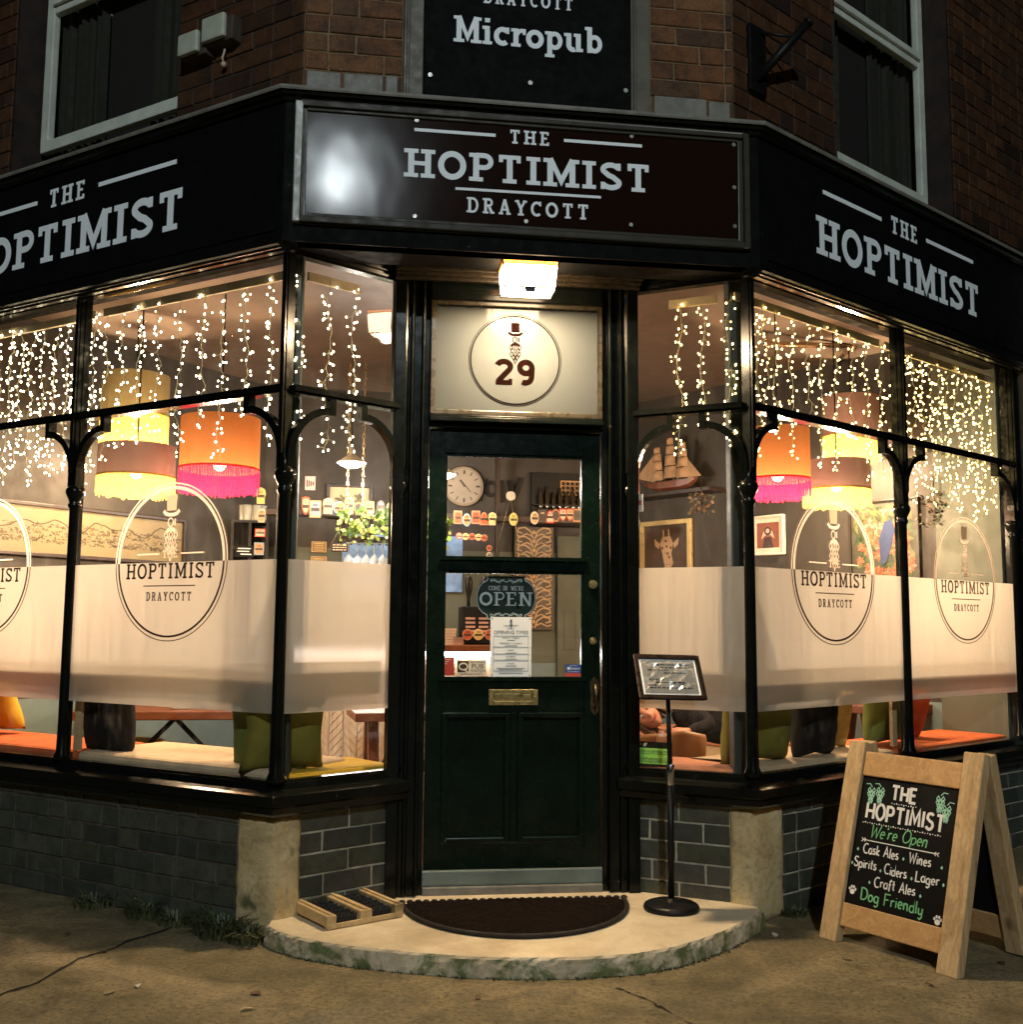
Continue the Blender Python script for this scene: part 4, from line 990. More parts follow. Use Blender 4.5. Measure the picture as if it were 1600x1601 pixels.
mb.build('print', MT['ink'], t)
rnd = random.Random(31); mb = MB(); nx, ny = 13, 9; vs = []
for j in range(ny+1):
    for i in range(nx+1):
        e = 0 if i in (0, nx) or j in (0, ny) else 1
        vs.append(TF.p((-1+2*i/nx)*(w-.02), (-1+2*j/ny)*(h-.018), .006+e*rnd.uniform(0, .013)))
mb.add(vs, [(j*(nx+1)+i, j*(nx+1)+i+1, (j+1)*(nx+1)+i+1, (j+1)*(nx+1)+i) for j in range(ny) for i in range(nx)])
mm, tt, b = nodes('crinkled_plastic'); tt.nodes.remove(b); tr = N(tt, 'ShaderNodeBsdfTransparent'); gl = N(tt, 'ShaderNodeBsdfGlossy'); gl.inputs['Roughness'].default_value = .16
mx = N(tt, 'ShaderNodeMixShader'); mx.inputs[0].default_value = .55; tt.links.new(tr.outputs[0], mx.inputs[1]); tt.links.new(gl.outputs[0], mx.inputs[2]); tt.links.new(mx.outputs[0], tt.nodes['Material Output'].inputs[0])
mb.build('plastic_sleeve', mm, t)
# ------------------------------------------------------------------ chalkboard A-frame
HF = {
 'T': (.7, [[(0, 1), (.7, 1)], [(.35, 1), (.35, 0)]]), 'H': (.66, [[(0, 0), (0, 1)], [(.66, 0), (.66, 1)], [(0, .5), (.66, .5)]]), 'E': (.55, [[(.55, 1), (0, 1), (0, 0), (.55, 0)], [(0, .52), (.46, .52)]]),
 'O': (.76, [arc(.38, .5, .38, .5, 90, 450, 20)]), 'P': (.58, [[(0, 0), (0, 1), (.3, 1)]+arc(.3, .74, .26, .26, 90, -90, 8)[1:]+[(0, .48)]]), 'I': (.1, [[(.05, 0), (.05, 1)]]),
 'M': (.8, [[(0, 0), (.06, 1), (.4, .25), (.74, 1), (.8, 0)]]), 'S': (.58, [arc(.3, .75, .26, .25, 30, 200, 9)+[(.3, .5)]+arc(.28, .26, .28, .26, 60, -160, 11)]),
 'W': (.9, [[(0, 1), (.2, 0), (.45, .8), (.68, 0), (.92, 1.05)]]), 'C': (.66, [arc(.4, .5, .4, .5, 55, 305, 16)]), 'L': (.5, [[(.0, 1), (0, 0), (.5, .02)]]), 'A': (.66, [[(0, 0), (.33, 1), (.66, 0)], [(.14, .36), (.54, .36)]]),
 'D': (.68, [[(0, 0), (0, 1), (.25, 1)]+arc(.25, .5, .42, .5, 90, -90, 12)[1:]+[(0, 0)]]), 'F': (.55, [[(.58, 1), (0, 1), (0, 0)], [(0, .52), (.42, .52)]]),
 'a': (.46, [arc(.22, .28, .22, .28, 60, 390, 14)[:-1]+[(.43, .56), (.43, .1), (.5, 0)]]), 'c': (.42, [arc(.24, .28, .23, .28, 50, 310, 12)]), 'd': (.48, [arc(.22, .28, .22, .28, 40, 360, 14)+[(.45, 1), (.45, 0)]]),
 'e': (.44, [[(.03, .28), (.42, .32)]+arc(.23, .29, .2, .28, 10, 310, 12)]), 'f': (.36, [[(.42, .9), (.3, 1), (.18, .88), (.15, -.1)], [(0, .55), (.34, .55)]]), 'g': (.46, [arc(.22, .28, .22, .28, 50, 380, 14), [(.44, .56), (.43, -.2), (.25, -.36), (.05, -.26)]]),
 'i': (.12, [[(.06, .56), (.07, 0)], [(.06, .74), (.065, .80)]]), 'k': (.42, [[(.02, 1), (.02, 0)], [(.38, .56), (.04, .24), (.42, 0)]]), 'l': (.12, [[(.06, 1), (.06, .06), (.12, 0)]]), 'n': (.46, [[(.03, .56), (.04, 0)], [(.04, .38), (.2, .56), (.36, .5), (.40, .0), (.46, 0)]]),
 'o': (.48, [arc(.24, .28, .23, .28, 90, 450, 14)]), 'p': (.48, [[(.03, .56), (.03, -.36)], arc(.25, .28, .22, .28, 150, -190, 14)]), 'r': (.34, [[(.03, .56), (.04, 0)], [(.04, .36), (.18, .54), (.34, .52)]]), 's': (.38, [arc(.2, .42, .15, .14, 40, 210, 7)+[(.2, .28)]+arc(.18, .14, .17, .14, 60, -160, 7)]),
 't': (.32, [[(.16, .9), (.15, .1), (.28, 0)], [(0, .58), (.32, .58)]]), 'y': (.46, [[(.02, .56), (.06, .12), (.22, .04), (.42, .2), (.42, .56)], [(.42, .56), (.40, -.2), (.24, -.36), (.04, -.24)]]), "'": (.12, [[(.08, 1), (.04, .8)]]), ' ': (.35, [])}
def hand(mb, fr, txt, sc, z, h, w, off, mi, width=None, track=.16, rnd=random.Random(1), serif=False, slant=0):
    tot = sum(HF[c][0] for c in txt)+track*(len(txt)-1); k = (width/(tot*h)) if width else 1; x = sc-tot*h*k/2
    for c in txt:
        a, S = HF[c]; jz = rnd.uniform(-.05, .05)*h
        for pts in S:
            put_strip(mb, fr, [(x+(px+slant*py+rnd.uniform(-.012, .012))*h*k, z+jz+(py+rnd.uniform(-.012, .012))*h) for px, py in pts], w, off, .0006, mi)
        x += (a+track)*h*k
t = thing('chalkboard_sign', (1.40, 4.05, 0), 'wooden A frame chalkboard with hand lettering standing on the pavement by the right bay', 'chalkboard')
d = Vector((.331, -.483, 0)).normalized(); lean = Vector((.825, .565, 0)).normalized()
TB = Tilt(Vector((1.201, 4.259, .0)), d, lean*.217+Vector((0, 0, .741)))
LL, WW = .772, .588
for a, b in ((0, .078), (WW-.082, WW)):
    mb = MB(); TB.box(mb, a, b, .0, LL+(.004 if a else 0), -.046, 0); mb.build('leg', MT['oak'], t, bevel=.005)
mb = MB(); TB.box(mb, .079, WW-.083, .640, .735, -.042, -.010); mb.build('rail', MT['oakx'], t, bevel=.004)
mb = MB(); TB.box(mb, .079, WW-.083, .065, .152, -.042, -.010); mb.build('rail', MT['oakx'], t, bevel=.004)
mb = MB(); TB.box(mb, .070, WW-.074, .150, .642, -.034, -.020); PB = mb.build('board', MT['boardblk'], t)
c0 = .2915; bw = .42; top, bot = .638, .156; bh = top-bot; zf = lambda f: top-bh*f
mb = MB(); o = -.0198; rn = random.Random(77)
hand(mb, TB, 'THE', c0-.02, zf(.155), .052, .0105, o, 0, .105, .3, rn); hand(mb, TB, 'HOPTIMIST', c0-.005, zf(.33), .058, .0105, o, 0, .335, .28, rn)
hand(mb, TB, "We're Open", c0-.02, zf(.465), .046, .0042, o, 1, .245, .14, rn, slant=.22)
put_strip(mb, TB, [(c0-.17, zf(.50)), (c0+.15, zf(.498))], .0035, o, .0006, 0)
for sg in (-1, 1):
    for k in (0, .012): put_strip(mb, TB, [(c0-.01+sg*(.155+k), zf(.5)+.007), (c0-.01+sg*(.148+k), zf(.5)), (c0-.01+sg*(.155+k), zf(.5)-.007)], .003, o, .0006, 0)
for tx, cc, f, wd in (('Cask Ales', -.085, .60, .155), ('Wines', .085, .60, .090), ('Spirits', -.145, .715, .100), ('Ciders', -.01, .725, .095), ('Lager', .125, .725, .095), ('Craft Ales', -.005, .835, .175)):
    hand(mb, TB, tx, c0+cc, zf(f), .036, .0046, o, 0, wd, .16, rn)
hand(mb, TB, 'Dog Friendly', c0-.01, zf(.955), .042, .0048, o, 1, .265, .16, rn)
for x, f in ((-.188, .58), (.015, .585), (.175, .59), (-.205, .695), (-.075, .71), (.060, .715), (.190, .71), (-.115, .815), (.105, .825)):
    q = (c0+x, zf(f)); TB.poly(mb, [(q[0]-.005, q[1]), (q[0], q[1]-.007), (q[0]+.005, q[1]), (q[0], q[1]+.007)], o, .0006, 2)
for xs, f in ((range(-5, 6), .185), (range(-16, 17), .365)):
    for i in xs: disc(mb, TB, c0-.015+i*.0105, zf(f)+(.002 if i % 2 else 0), .0022 if i % 3 else .0034, o, .0006, 0, 6)
for x, f in ((-.185, .905), (.185, .97)):     # paw prints
    disc(mb, TB, c0+x, zf(f)-.004, .011, o, .0006, 0, 12, .010)
    for k, (px, pz) in enumerate(((-.013, .008), (-.005, .016), (.005, .016), (.013, .008))): disc(mb, TB, c0+x+px, zf(f)+pz-.002, .0042, o, .0007, 0, 8, .006)
for x, f, sg in ((-.165, .10, 1), (-.125, .09, 1), (.135, .085, -1), (.165, .15, -1)):   # drawn hops
    for r_ in range(4):
        for px in ((-.010, .010) if r_ % 2 == 0 else (-.014, 0, .014)):
            sc = (1-.18*r_); y = zf(f)-r_*.013
            put_strip(mb, TB, [(c0+x+px*sc, y+.008), (c0+x+px*sc-.007*sc, y-.002), (c0+x+px*sc, y-.013), (c0+x+px*sc+.007*sc, y-.002), (c0+x+px*sc, y+.008)], .003, o, .0006, 2)
    put_strip(mb, TB, [(c0+x, zf(f)+.010), (c0+x-.010*sg, zf(f)+.022), (c0+x-.028*sg, zf(f)+.020)], .003, o, .0006, 2)
mb.build('chalk_writing', [MT['chalkw'], MT['chalkg'], MT['chalkm']], PB)
# back leaf, hinged at the top and splayed away
topc = TB.p(0, LL-.02, -.048)
TBB = Tilt(topc, d, (topc-(Vector((1.201, 4.259, 0))+lean*.42)))
for a, b in ((0.002, .072), (WW-.074, WW-.002)):
    mb = MB(); L2_ = (topc-(Vector((1.201, 4.259, 0))+lean*.42)).length; TBB.box(mb, a, b, -L2_+.004, .02, -.046, -.002); mb.build('leg', MT['oak'], t, bevel=.005)
mb = MB(); TBB.box(mb, .073, WW-.075, -.15, -.05, -.042, -.012); mb.build('rail', MT['oakx'], t, bevel=.004)
mb = MB(); TBB.box(mb, .073, WW-.075, -.68, -.59, -.042, -.012); mb.build('rail', MT['oakx'], t, bevel=.004)
mb = MB(); TBB.box(mb, .066, WW-.068, -.60, -.14, -.034, -.020); mb.build('board', MT['boardblk'], t)

# ------------------------------------------------------------------ things stuck or hung on the door and window glass
gd = do-.0222                                   # face of the door glass
t = thing('open_sign', FD.p(.48, 1.23, gd), 'dark ornate OPEN sign hanging on a cord inside the door glass', 'sign')
so = gd-.02; cs, cz = .488, 1.310
hw, hh = .132, .096
def plaque(k):
    q = []
    for sx, sy, rev in ((1, 1, 0), (-1, 1, 1), (-1, -1, 0), (1, -1, 1)):
        c_ = [(.30*hw*2*sx*1.0, hh*sy)]
        pts = [(hw*.62, hh), (hw*.66, hh*.80), (hw*.80, hh*.70), (hw*.92, hh*.52), (hw, hh*.2)]
        pts = [(x*sx*k, y*sy*k) for x, y in pts]
        q += pts[::-1] if not rev else pts
    return [(cs+x, cz+y) for x, y in q]
mb = MB(); FD.poly(mb, plaque(1), so-.004, .004); mb.build('plaque', M('dark_green_plaque', (.012, .030, .022), .35), t)
mb = MB(); pq = plaque(.97); put_strip(mb, FD, pq+[pq[0]], .0028, so, .0004, 0)
slab_text(mb, FD, 'OPEN', cs-.118, cs+.118, cz-.034, .058, so, .0006, 0, w=.17, b=.07, track=.06)
slab_text(mb, FD, "COME IN, WE'RE", cs-.078, cs+.078, cz+.032, .020, so, .0006, 0, w=.15, b=.08, track=.08)
for sg in (1, -1):
    for s_ in (-1, 1):
        zc = cz+sg*.072
        put_strip(mb, FD, [(cs+s_*x, zc+sg*y) for x, y in ((0, -.004), (.02, .006), (.04, -.004), (.055, .004), (.07, -.002))], .0028, so, .0005, 0)
        put_strip(mb, FD, [(cs+s_*x, zc+sg*y) for x, y in ((.01, .010), (.03, -.008), (.05, .008), (.066, .010), (.07, .004), (.06, .001))], .002, so, .0005, 0)
mb.build('lettering', EM('pale_sign_lettering', (.62, .74, .74), 0), t)
mb = MB(); nb = FD.p(.503, 1.752, so)
mb.tube([FD.p(cs-.075, cz+hh-.005, so-.004), nb, FD.p(cs+.085, cz+hh-.005, so-.004)], .0022, 6); mb.build('cord', M('pale_cord', (.5, .36, .2), .8), t)
t = thing('suction_hook', FD.p(.503, 1.755, gd), 'clear round suction hook on the upper door pane holding a cord', 'hook')
mb = MB(); disc(mb, FD, .503, 1.758, .021, gd-.008, .006, seg=24); disc(mb, FD, .503, 1.758, .011, gd-.014, .006, seg=16); mb.build('suction_cup', M('milky_plastic', (.6, .5, .42), .3), t)
def sticker(name, fr, s0, s1, z0, z1, off, mat, label, cat, group=None):
    t = thing(name, fr.p((s0+s1)/2, z0, off), label, cat, group)
    mb = MB(); fr.box(mb, s0, s1, z0, z1, off-.0008, off); mb.build('sheet', mat, t); return t
go = gd+.0014
t = sticker('opening_times_notice', FD, .418, .598, .968, 1.226, go, MT['paper'], 'white opening times notice stuck to the lower door pane under the OPEN sign', 'notice')
mes = [sans(FD, 'OPENING TIMES', .508, 1.152, .0225, go, MT['ink'], 'x', t, sx=.93), sans(FD, 'HOPTIMIST', .508, 1.184, .0115, go, MT['ink'], 'x', t, sx=1.1), sans(FD, 'DRAYCOTT', .508, 1.174, .006, go, MT['ink'], 'x', t)]
for tx, z in (('MONDAY / TUESDAY', 1.133), ('WEDNESDAY / THURSDAY', 1.110), ('FRIDAY', 1.080), ('SATURDAY', 1.053), ('SUNDAY', 1.023)): mes.append(sans(FD, tx, .508, z, .0082, go, MT['ink'], 'x', t))
add_meshes(mes, 'print', t, MT['ink'])
mb = MB(); hop_logo(mb, FD, .508, 1.205, .010, go, 0)
put_strip(mb, FD, [(.432, .993), (.432, 1.144), (.584, 1.144), (.584, .993), (.432, .993)], .0012, go, .0003)
for z in (1.097, 1.067, 1.040): put_strip(mb, FD, [(.432, z), (.584, z)], .001, go, .0003)
for z, w_ in ((1.125, .016), (1.102, .026), (1.071, .022), (1.045, .022), (1.015, .022), (1.005, .06), (.999, .05), (.984, .05)):
    x = .508-w_
    while x < .508+w_: put_strip(mb, FD, [(x, z), (x+.005, z)], .0035, go, .0003); x += .0068
for s, z in ((.426, 1.218), (.590, 1.218), (.426, .976), (.590, .976)): disc(mb, FD, s, z, .003, go, .0006, 0, 10)
mb.build('emblem', MT['ink'], t)
cr = M('cream_sticker', (.80, .68, .52), .5); dk = M('dark_brown_print', (.035, .018, .010), .6)
t = sticker('pub_watch_sticker', FD, .274, .400, .972, 1.040, go, cr, 'cream and dark brown PUB WATCH sticker at the bottom of the door pane', 'sticker')
mb = MB(); FD.box(mb, .276, .325, .988, 1.036, go, go+.0005); mb.build('print', dk, t)
mb = MB(); put_strip(mb, FD, arc(.302, 1.012, .018, .014, 0, 360, 20), .006, go+.0005, .0003); put_strip(mb, FD, [(.306, 1.002), (.318, .988), (.324, .988)], .006, go+.0005, .0003); mb.build('eye_mark', cr, t)
mes = [sans(FD, 'NATIONAL', .364, 1.0265, .0135, go, dk, 'x', t), sans(FD, 'PUB', .363, 1.0045, .0275, go, dk, 'x', t, sx=1.12), sans(FD, 'WATCH', .364, .9885, .0175, go, dk, 'x', t), sans(FD, 'COMMUNITY SAFETY', .337, .977, .0085, go, dk, 'x', t, sx=1.2)]
add_meshes(mes[:3]+mes[3:], 'lettering', t, dk)
t = sticker('notice_sticker', FD, .214, .262, .974, 1.052, go, M('red_sticker', (.42, .045, .02), .5), 'red rectangular sticker at the bottom left of the door pane', 'sticker')
mb = MB()
for z, w_ in ((1.042, .03), (1.033, .02), (1.024, .012)): put_strip(mb, FD, [(.219, z), (.219+w_, z)], .005, go, .0003)
mb.build('print', M('pink_print', (.7, .35, .28), .6), t)
t = sticker('security_sticker', FD, .748, .820, .986, 1.022, go, M('blue_sticker', (.015, .075, .30), .5), 'blue and red security sticker at the bottom right of the door pane', 'sticker')
wh = M('white_print', (.75, .78, .8), .5)
mb = MB(); FD.box(mb, .748, .820, .971, .986, go-.0008, go); mb.build('red_strip', M('red_strip', (.50, .06, .04), .5), t)
mes = [sans(FD, 'Swann', .790, 1.000, .0185, go, wh, 'x', t), sans(FD, 'SECURITY SERVICES', .784, .990, .0058, go, wh, 'x', t), sans(FD, 'PROTECTED BY', .784, 1.0155, .005, go, wh, 'x', t)]
add_meshes(mes, 'lettering', t, wh)
mb = MB(); disc(mb, FD, .762, 1.0055, .0065, go, .0005, 0, 14); mb.build('round_mark', wh, t)
# food hygiene sticker in the right return window, small sticker above
gs = .0016
s0, z1 = Fr_.px(994, 1158); s1, z0 = Fr_.px(1052, 1200); s0 = max(s0, .016); z0 = max(z0, .592)
t = sticker('hygiene_sticker', Fr_, s0, s1, z0, z1, gs, M('black_sticker', (.010, .010, .010), .4), 'green and black food hygiene rating sticker low in the right return window', 'sticker')
gr = M('lime_green_print', (.28, .62, .10), .5); zz1 = z1-(z1-z0)*.26
mb = MB(); Fr_.box(mb, s0+.006, s1-.010, z0+.010, zz1, gs, gs+.0005); mb.build('green_panel', gr, t)
mes = [sans(Fr_, 'FOOD HYGIENE RATING', (s0+s1)/2-.002, zz1-.017, .0128, gs+.0006, MT['ink'], 'x', t, sx=.95)]
for k in range(6): mes.append(sans(Fr_, str(k), s0+.020+k*.0215*(s1-s0)/.16, z0+.022, .014, gs+.0006, MT['ink'], 'x', t))
add_meshes(mes, 'lettering', t, MT['ink'])
mb = MB()
for k in range(6): put_strip(mb, Fr_, arc(s0+.020+k*.0215*(s1-s0)/.16, z0+.027, .0088, .0088, 0, 360, 16), .0016, gs+.0006, .0003)
put_strip(mb, Fr_, [(s0+.010, zz1-.023), (s1-.016, zz1-.023)], .0012, gs+.0006, .0003); mb.build('rating_circles', MT['ink'], t)
mb = MB(); disc(mb, Fr_, s0+.016, z1-.012, .006, gs, .0005); 
for k in range(3): put_strip(mb, Fr_, [(s0+.026, z1-.008-k*.005), (s0+.045-k*.003, z1-.008-k*.005)], .003, gs, .0003)
mb.build('agency_mark', wh, t)
s0, z1 = Fr_.px(992, 773); s1, z0 = Fr_.px(1006, 800)
t = sticker('small_sticker', Fr_, max(s0, .012), s1, z0, z1, gs, M('cream_paper', (.68, .60, .5), .5), 'small cream sticker with a red mark high in the right return window', 'sticker')
mb = MB(); Fr_.box(mb, max(s0, .012)+.008, s1-.008, z0+.03, z1-.028, gs, gs+.0005); mb.build('print', M('red_print', (.5, .06, .05), .5), t)
# ------------------------------------------------------------------ lamps in the room
WARM = (1, .70, .42)
bulb_m = EM('lit_bulb', (1, .80, .55), 16)
def pendant(u0, u1, vt, vf, vb, y, shade, fringe, label, w=1.0):
    c = Y((u0+u1)/2, (vt+vb)/2, y); r = (Y(u1, vb, y)-Y(u0, vb, y)).length/2
    zt, zf_, zb = Y((u0+u1)/2, vt, y).z, Y((u0+u1)/2, vf, y).z, Y((u0+u1)/2, vb, y).z
    B = Vector((c.x, c.y, zb)); t = thing('pendant_lamp', B, label, 'pendant lamp', 'fringed drum pendant lamps'); P0 = Vector((c.x, c.y, 0))
    mb = MB(); n = 48
    ps = [(P0+Vector((math.cos(2*pi*k/n)*r, math.sin(2*pi*k/n)*r, 0))) for k in range(n)]
    mb.add([q+Vector((0, 0, zt)) for q in ps]+[q+Vector((0, 0, zf_)) for q in ps], [(k, (k+1) % n, n+(k+1) % n, n+k) for k in range(n)], 0, True)
    mb.build('lamp_shade', shade, t)
    mb = MB(); rn = random.Random(int(u0)); m = 150
    a_ = [(2*pi*k/m, r*1.012+rn.uniform(-.003, .003), zb+rn.uniform(0, .018)) for k in range(m)]
    for a, rr, z in a_:                     # every tassel thread is a thin hanging strip
        da = pi/m*.92; vs = [P0+Vector((math.cos(a-da)*r*1.01, math.sin(a-da)*r*1.01, zf_+.012)), P0+Vector((math.cos(a+da)*r*1.01, math.sin(a+da)*r*1.01, zf_+.012)),
                             P0+Vector((math.cos(a+da*.8)*rr, math.sin(a+da*.8)*rr, z)), P0+Vector((math.cos(a-da*.8)*rr, math.sin(a-da*.8)*rr, z))]
        mb.add(vs, [(0, 1, 2, 3)])
    mb.build('fringe', fringe, t, weld=False)
    zl = zf_+.03
    mb = MB(); mb.ball(P0+Vector((0, 0, zl)), .034, 14); mb.build('bulb', bulb_m, t)
    mb = MB(); mb.tube([P0+Vector((0, 0, 2.945)), P0+Vector((0, 0, zl+.04))], .004, 6); mb.lathe(P0+Vector((0, 0, zl+.03)), [(.012, 0), (.02, .02), (.018, .07), (.004, .08)], 12)
    for k in range(3): a = k*2.094; mb.tube([P0+Vector((0, 0, zt-.02)), P0+Vector((math.cos(a)*r, math.sin(a)*r, zt-.004))], .002, 5)
    mb.build('cord', MT['blackmet'], t)
    point(t, P0+Vector((0, 0, zb-.05)), PENDANT_W*w, WARM)
    return t
sh_or = clothlamp('orange_shade', (.40, .155, .05), .26); sh_ol = clothlamp('olive_shade', (.22, .18, .09), .15); sh_br = clothlamp('mauve_brown_shade', (.20, .12, .10), .1)
fr_y = clothlamp('gold_fringe', (.60, .36, .08), .5, True); fr_p = clothlamp('pink_fringe', (.62, .014, .06), .45, True)
pendant(160, 262, 588, 652, 703, 6.2, sh_ol, fr_y, 'upper of the two pendants with gold fringe in the left bay, olive drum shade', 1.1)
pendant(155, 272, 698, 748, 777, 5.75, sh_br, fr_y, 'lower pendant with gold fringe and dull mauve drum shade in the left bay')
pendant(283, 405, 655, 736, 772, 5.55, sh_or, fr_p, 'orange drum pendant with pink fringe in the left bay')
pendant(1166, 1266, 672, 752, 781, 5.75, sh_or, fr_p, 'orange drum pendant with pink fringe in the right bay')
pendant(1288, 1374, 622, 684, 724, 6.55, sh_br, fr_y, 'upper pendant with deep gold fringe and brown shade in the right bay', 1.1)
pendant(1257, 1360, 722, 768, 794, 6.15, sh_br, fr_y, 'lower pendant with short gold fringe in the right bay')
wm = EM('lit_white_shade', (1, .90, .72), 14)
def bar_lamp(u, v, y, label, r=.095):
    c = Y(u, v, y); t = thing('bar_lamp', c, label, 'pendant lamp', 'white conical lamps over the bar')
    mb = MB(); mb.lathe(c, [(r, 0), (r*.98, .006), (r*.35, .045), (.018, .06), (.014, .10)], 28); mb.build('lamp_shade', M('cream_enamel', (.6, .55, .45), .3), t)
    mb = MB(); mb.lathe(c, [(0, -.034), (r*.4, -.029), (r*.75, -.014), (r*.97, .0015)], 28); mb.build('diffuser', wm, t)
    mb = MB(); mb.tube([c+Vector((0, 0, .09)), Vector((c.x, c.y, 2.945))], .0035, 6); mb.build('cord', MT['blackmet'], t)
    point(t, c+Vector((0, 0, -.07)), BAR_W, (1, .88, .76))
bar_lamp(550, 724, 6.75, 'lit white conical lamp over the bar, seen in the left return window')
bar_lamp(636, 736, 7.0, 'lit white conical lamp over the bar, half hidden by the left door pilaster')
bar_lamp(692, 742, 7.2, 'lit white conical lamp over the bar, behind the upper door pane')
def light_bar(p, q, r3, label):
    t = thing('ceiling_light_bar', (p+q)/2, label, 'light fitting', 'metal light bars on the ceiling')
    m = M('brassy_bar', (.62, .45, .30), .3, 1)
    mb = MB(); mb.tube([p, q], .016, 10); mb.build('bar', m, t)
    mb = MB(); mb.tube([p, r3], .013, 10); mb.build('arm', m, t)
    mb = MB()
    for e in (p, q): mb.ball(e, .026, 12); mb.tube([e, Vector((e.x, e.y, 2.945))], .008, 8)
    mb.build('joint', m, t)
light_bar(Y(228, 494, 6.1), Y(362, 507, 6.4), Y(236, 532, 6.9), 'brassy ceiling light bar seen above the pendants in the left bay')
light_bar(Y(1334, 541, 6.5), Y(1200, 538, 6.2), Y(1302, 572, 7.0), 'brassy ceiling light bar seen above the pendants in the right bay')

# ------------------------------------------------------------------ icicle light strands inside the glass
RL = random.Random(11)
bw_ = EM('lit_white_led', (1, .86, .56), BULB_E); by_ = EM('lit_yellow_led', (1, .74, .26), BULB_E*.7)
def bulb_mesh(mat):
    mb = MB(); mb.ball((0, 0, 0), .0039, 8, sc=(1, 1, 1.25)); o = mb.build('bulb', mat); me = o.data; bpy.data.objects.remove(o); return me
for m_ in (bw_, by_):                    # every little lamp burns a bit differently
    oi = m_.node_tree.nodes.new('ShaderNodeObjectInfo'); e0 = m_.node_tree.nodes['Principled BSDF'].inputs['Emission Strength']
    mr = m_.node_tree.nodes.new('ShaderNodeMapRange'); mr.inputs['To Min'].default_value = e0.default_value*.15; mr.inputs['To Max'].default_value = e0.default_value*1.7
    m_.node_tree.links.new(oi.outputs['Random'], mr.inputs['Value']); m_.node_tree.links.new(mr.outputs[0], e0)
BM = [bulb_mesh(bw_), bulb_mesh(by_)]
def strand(fr, s, ztop, zbot, off, kind, label, group, dense=1.0):
    t = thing('light_strand', fr.p(s, zbot, off), label, 'string lights', group); mb = MB(); z = ztop; pts = []; x = s; bulbs = []
    ph = RL.uniform(0, 6)
    while z > zbot:
        x2 = x+.012*math.sin(z*17+ph)+RL.uniform(-.005, .005); o2 = off+RL.uniform(-.012, .012); pts.append(fr.p(x2, z, o2))
        if z < ztop-.012:
            for _ in range(RL.choice((1, 1, 2, 2, 3))):
                sg = RL.choice((-1, 1)); l = RL.uniform(.005, .026); e = fr.p(x2+sg*l, z-RL.uniform(-.006, .02), o2+RL.uniform(-.012, .012))
                mb.tube([pts[-1], e], .0010, 4); bulbs.append(e)
        z -= RL.uniform(.024, .036)/dense
    if len(pts) < 2: return
    mb.tube(pts, .0013, 5); mb.build('wire', MT['string'], t, weld=False)
    for e in bulbs:
        b = bpy.data.objects.new('bulb', BM[kind]); COL.objects.link(b); b.parent = t; b.location = e-ORG[t.name]
def strands(fr, xs, vrail, bots, off, kind, label, group, dense=1):
    """xs: photo columns of the strands at the rail; bots: heights where they end"""
    for i, u in enumerate(xs):
        s, _ = fr.px(u, vrail, off); strand(fr, s, 2.655, bots[i % len(bots)], off, kind, label, group, dense)
strands(FL, (-14, 4, 20, 36, 52, 70, 88, 108, 122), 520, (1.90, 1.93, 1.86, 1.95, 1.84, 1.92, 1.88, 1.90, 1.97), -.08, 0, 'warm white icicle strand in the farther pane of the left bay', 'icicle strands in the far left pane', 1.15)
strands(FL, (140, 152, 170, 194, 221, 251, 284, 320, 351, 387, 425), 470, (1.80, 1.88, 1.93, 1.97, 1.98, 2.02, 1.90, 2.0, 1.88, 2.06, 1.93), -.08, 0, 'warm white icicle strand in the nearer pane of the left bay', 'icicle strands in the near left pane')
strands(Fl, (468, 516, 554), 470, (1.90, 1.90, 1.92), -.07, 0, 'warm white icicle strand in the left return window beside the door', 'icicle strands in the left return window')
strands(Fr_, (1062, 1098, 1140), 480, (1.95, 2.06, 1.90), -.07, 1, 'yellow white icicle strand in the right return window beside the door', 'icicle strands in the right return window', .95)
strands(FR, (1184, 1197, 1212, 1236, 1262, 1283, 1306, 1330, 1352, 1374, 1393), 490, (1.95, 2.15, 2.05, 1.96, 2.13, 1.94, 1.94, 2.10, 1.92, 1.94), -.08, 1, 'yellow white icicle strand in the nearer pane of the right bay', 'icicle strands in the near right pane', 1.05)
strands(FR, (1414, 1427, 1440, 1453, 1466, 1479, 1492, 1505, 1518, 1530, 1543, 1556), 550, (1.96, 1.84, 1.92, 1.83, 1.95, 1.86, 1.82, 1.93, 1.80, 1.84, 1.90, 1.96), -.08, 1, 'yellow white icicle strand in the farther pane of the right bay', 'icicle strands in the far right pane', 1.15)
pal = woodmat('pale_batten', (.74, .58, .36), (.85, .70, .48), 0, .5)
for fr, a, b, off, lab in ((FL, -1.2, -.02, -.10, 'pale wooden batten at the top of the farther left pane'), (FL, .03, 1.17, -.10, 'pale wooden batten at the top of the nearer left pane'), (Fl, .12, .38, -.09, 'short pale batten at the top of the left return window'),
                           (Fr_, .15, .37, -.09, 'short pale batten at the top of the right return window'), (FR, .03, 1.21, -.10, 'pale wooden batten at the top of the nearer right pane'), (FR, 1.26, 2.42, -.10, 'pale wooden batten at the top of the farther right pane')):
    mb = MB(); fr.box(mb, a, b, 2.612, 2.652, off+.012, off+.024); o = mb.build('batten', pal, None, bevel=.003, origin=fr.p((a+b)/2, 2.60, off)); tag(o, lab, 'batten', 'battens that carry the light strands')
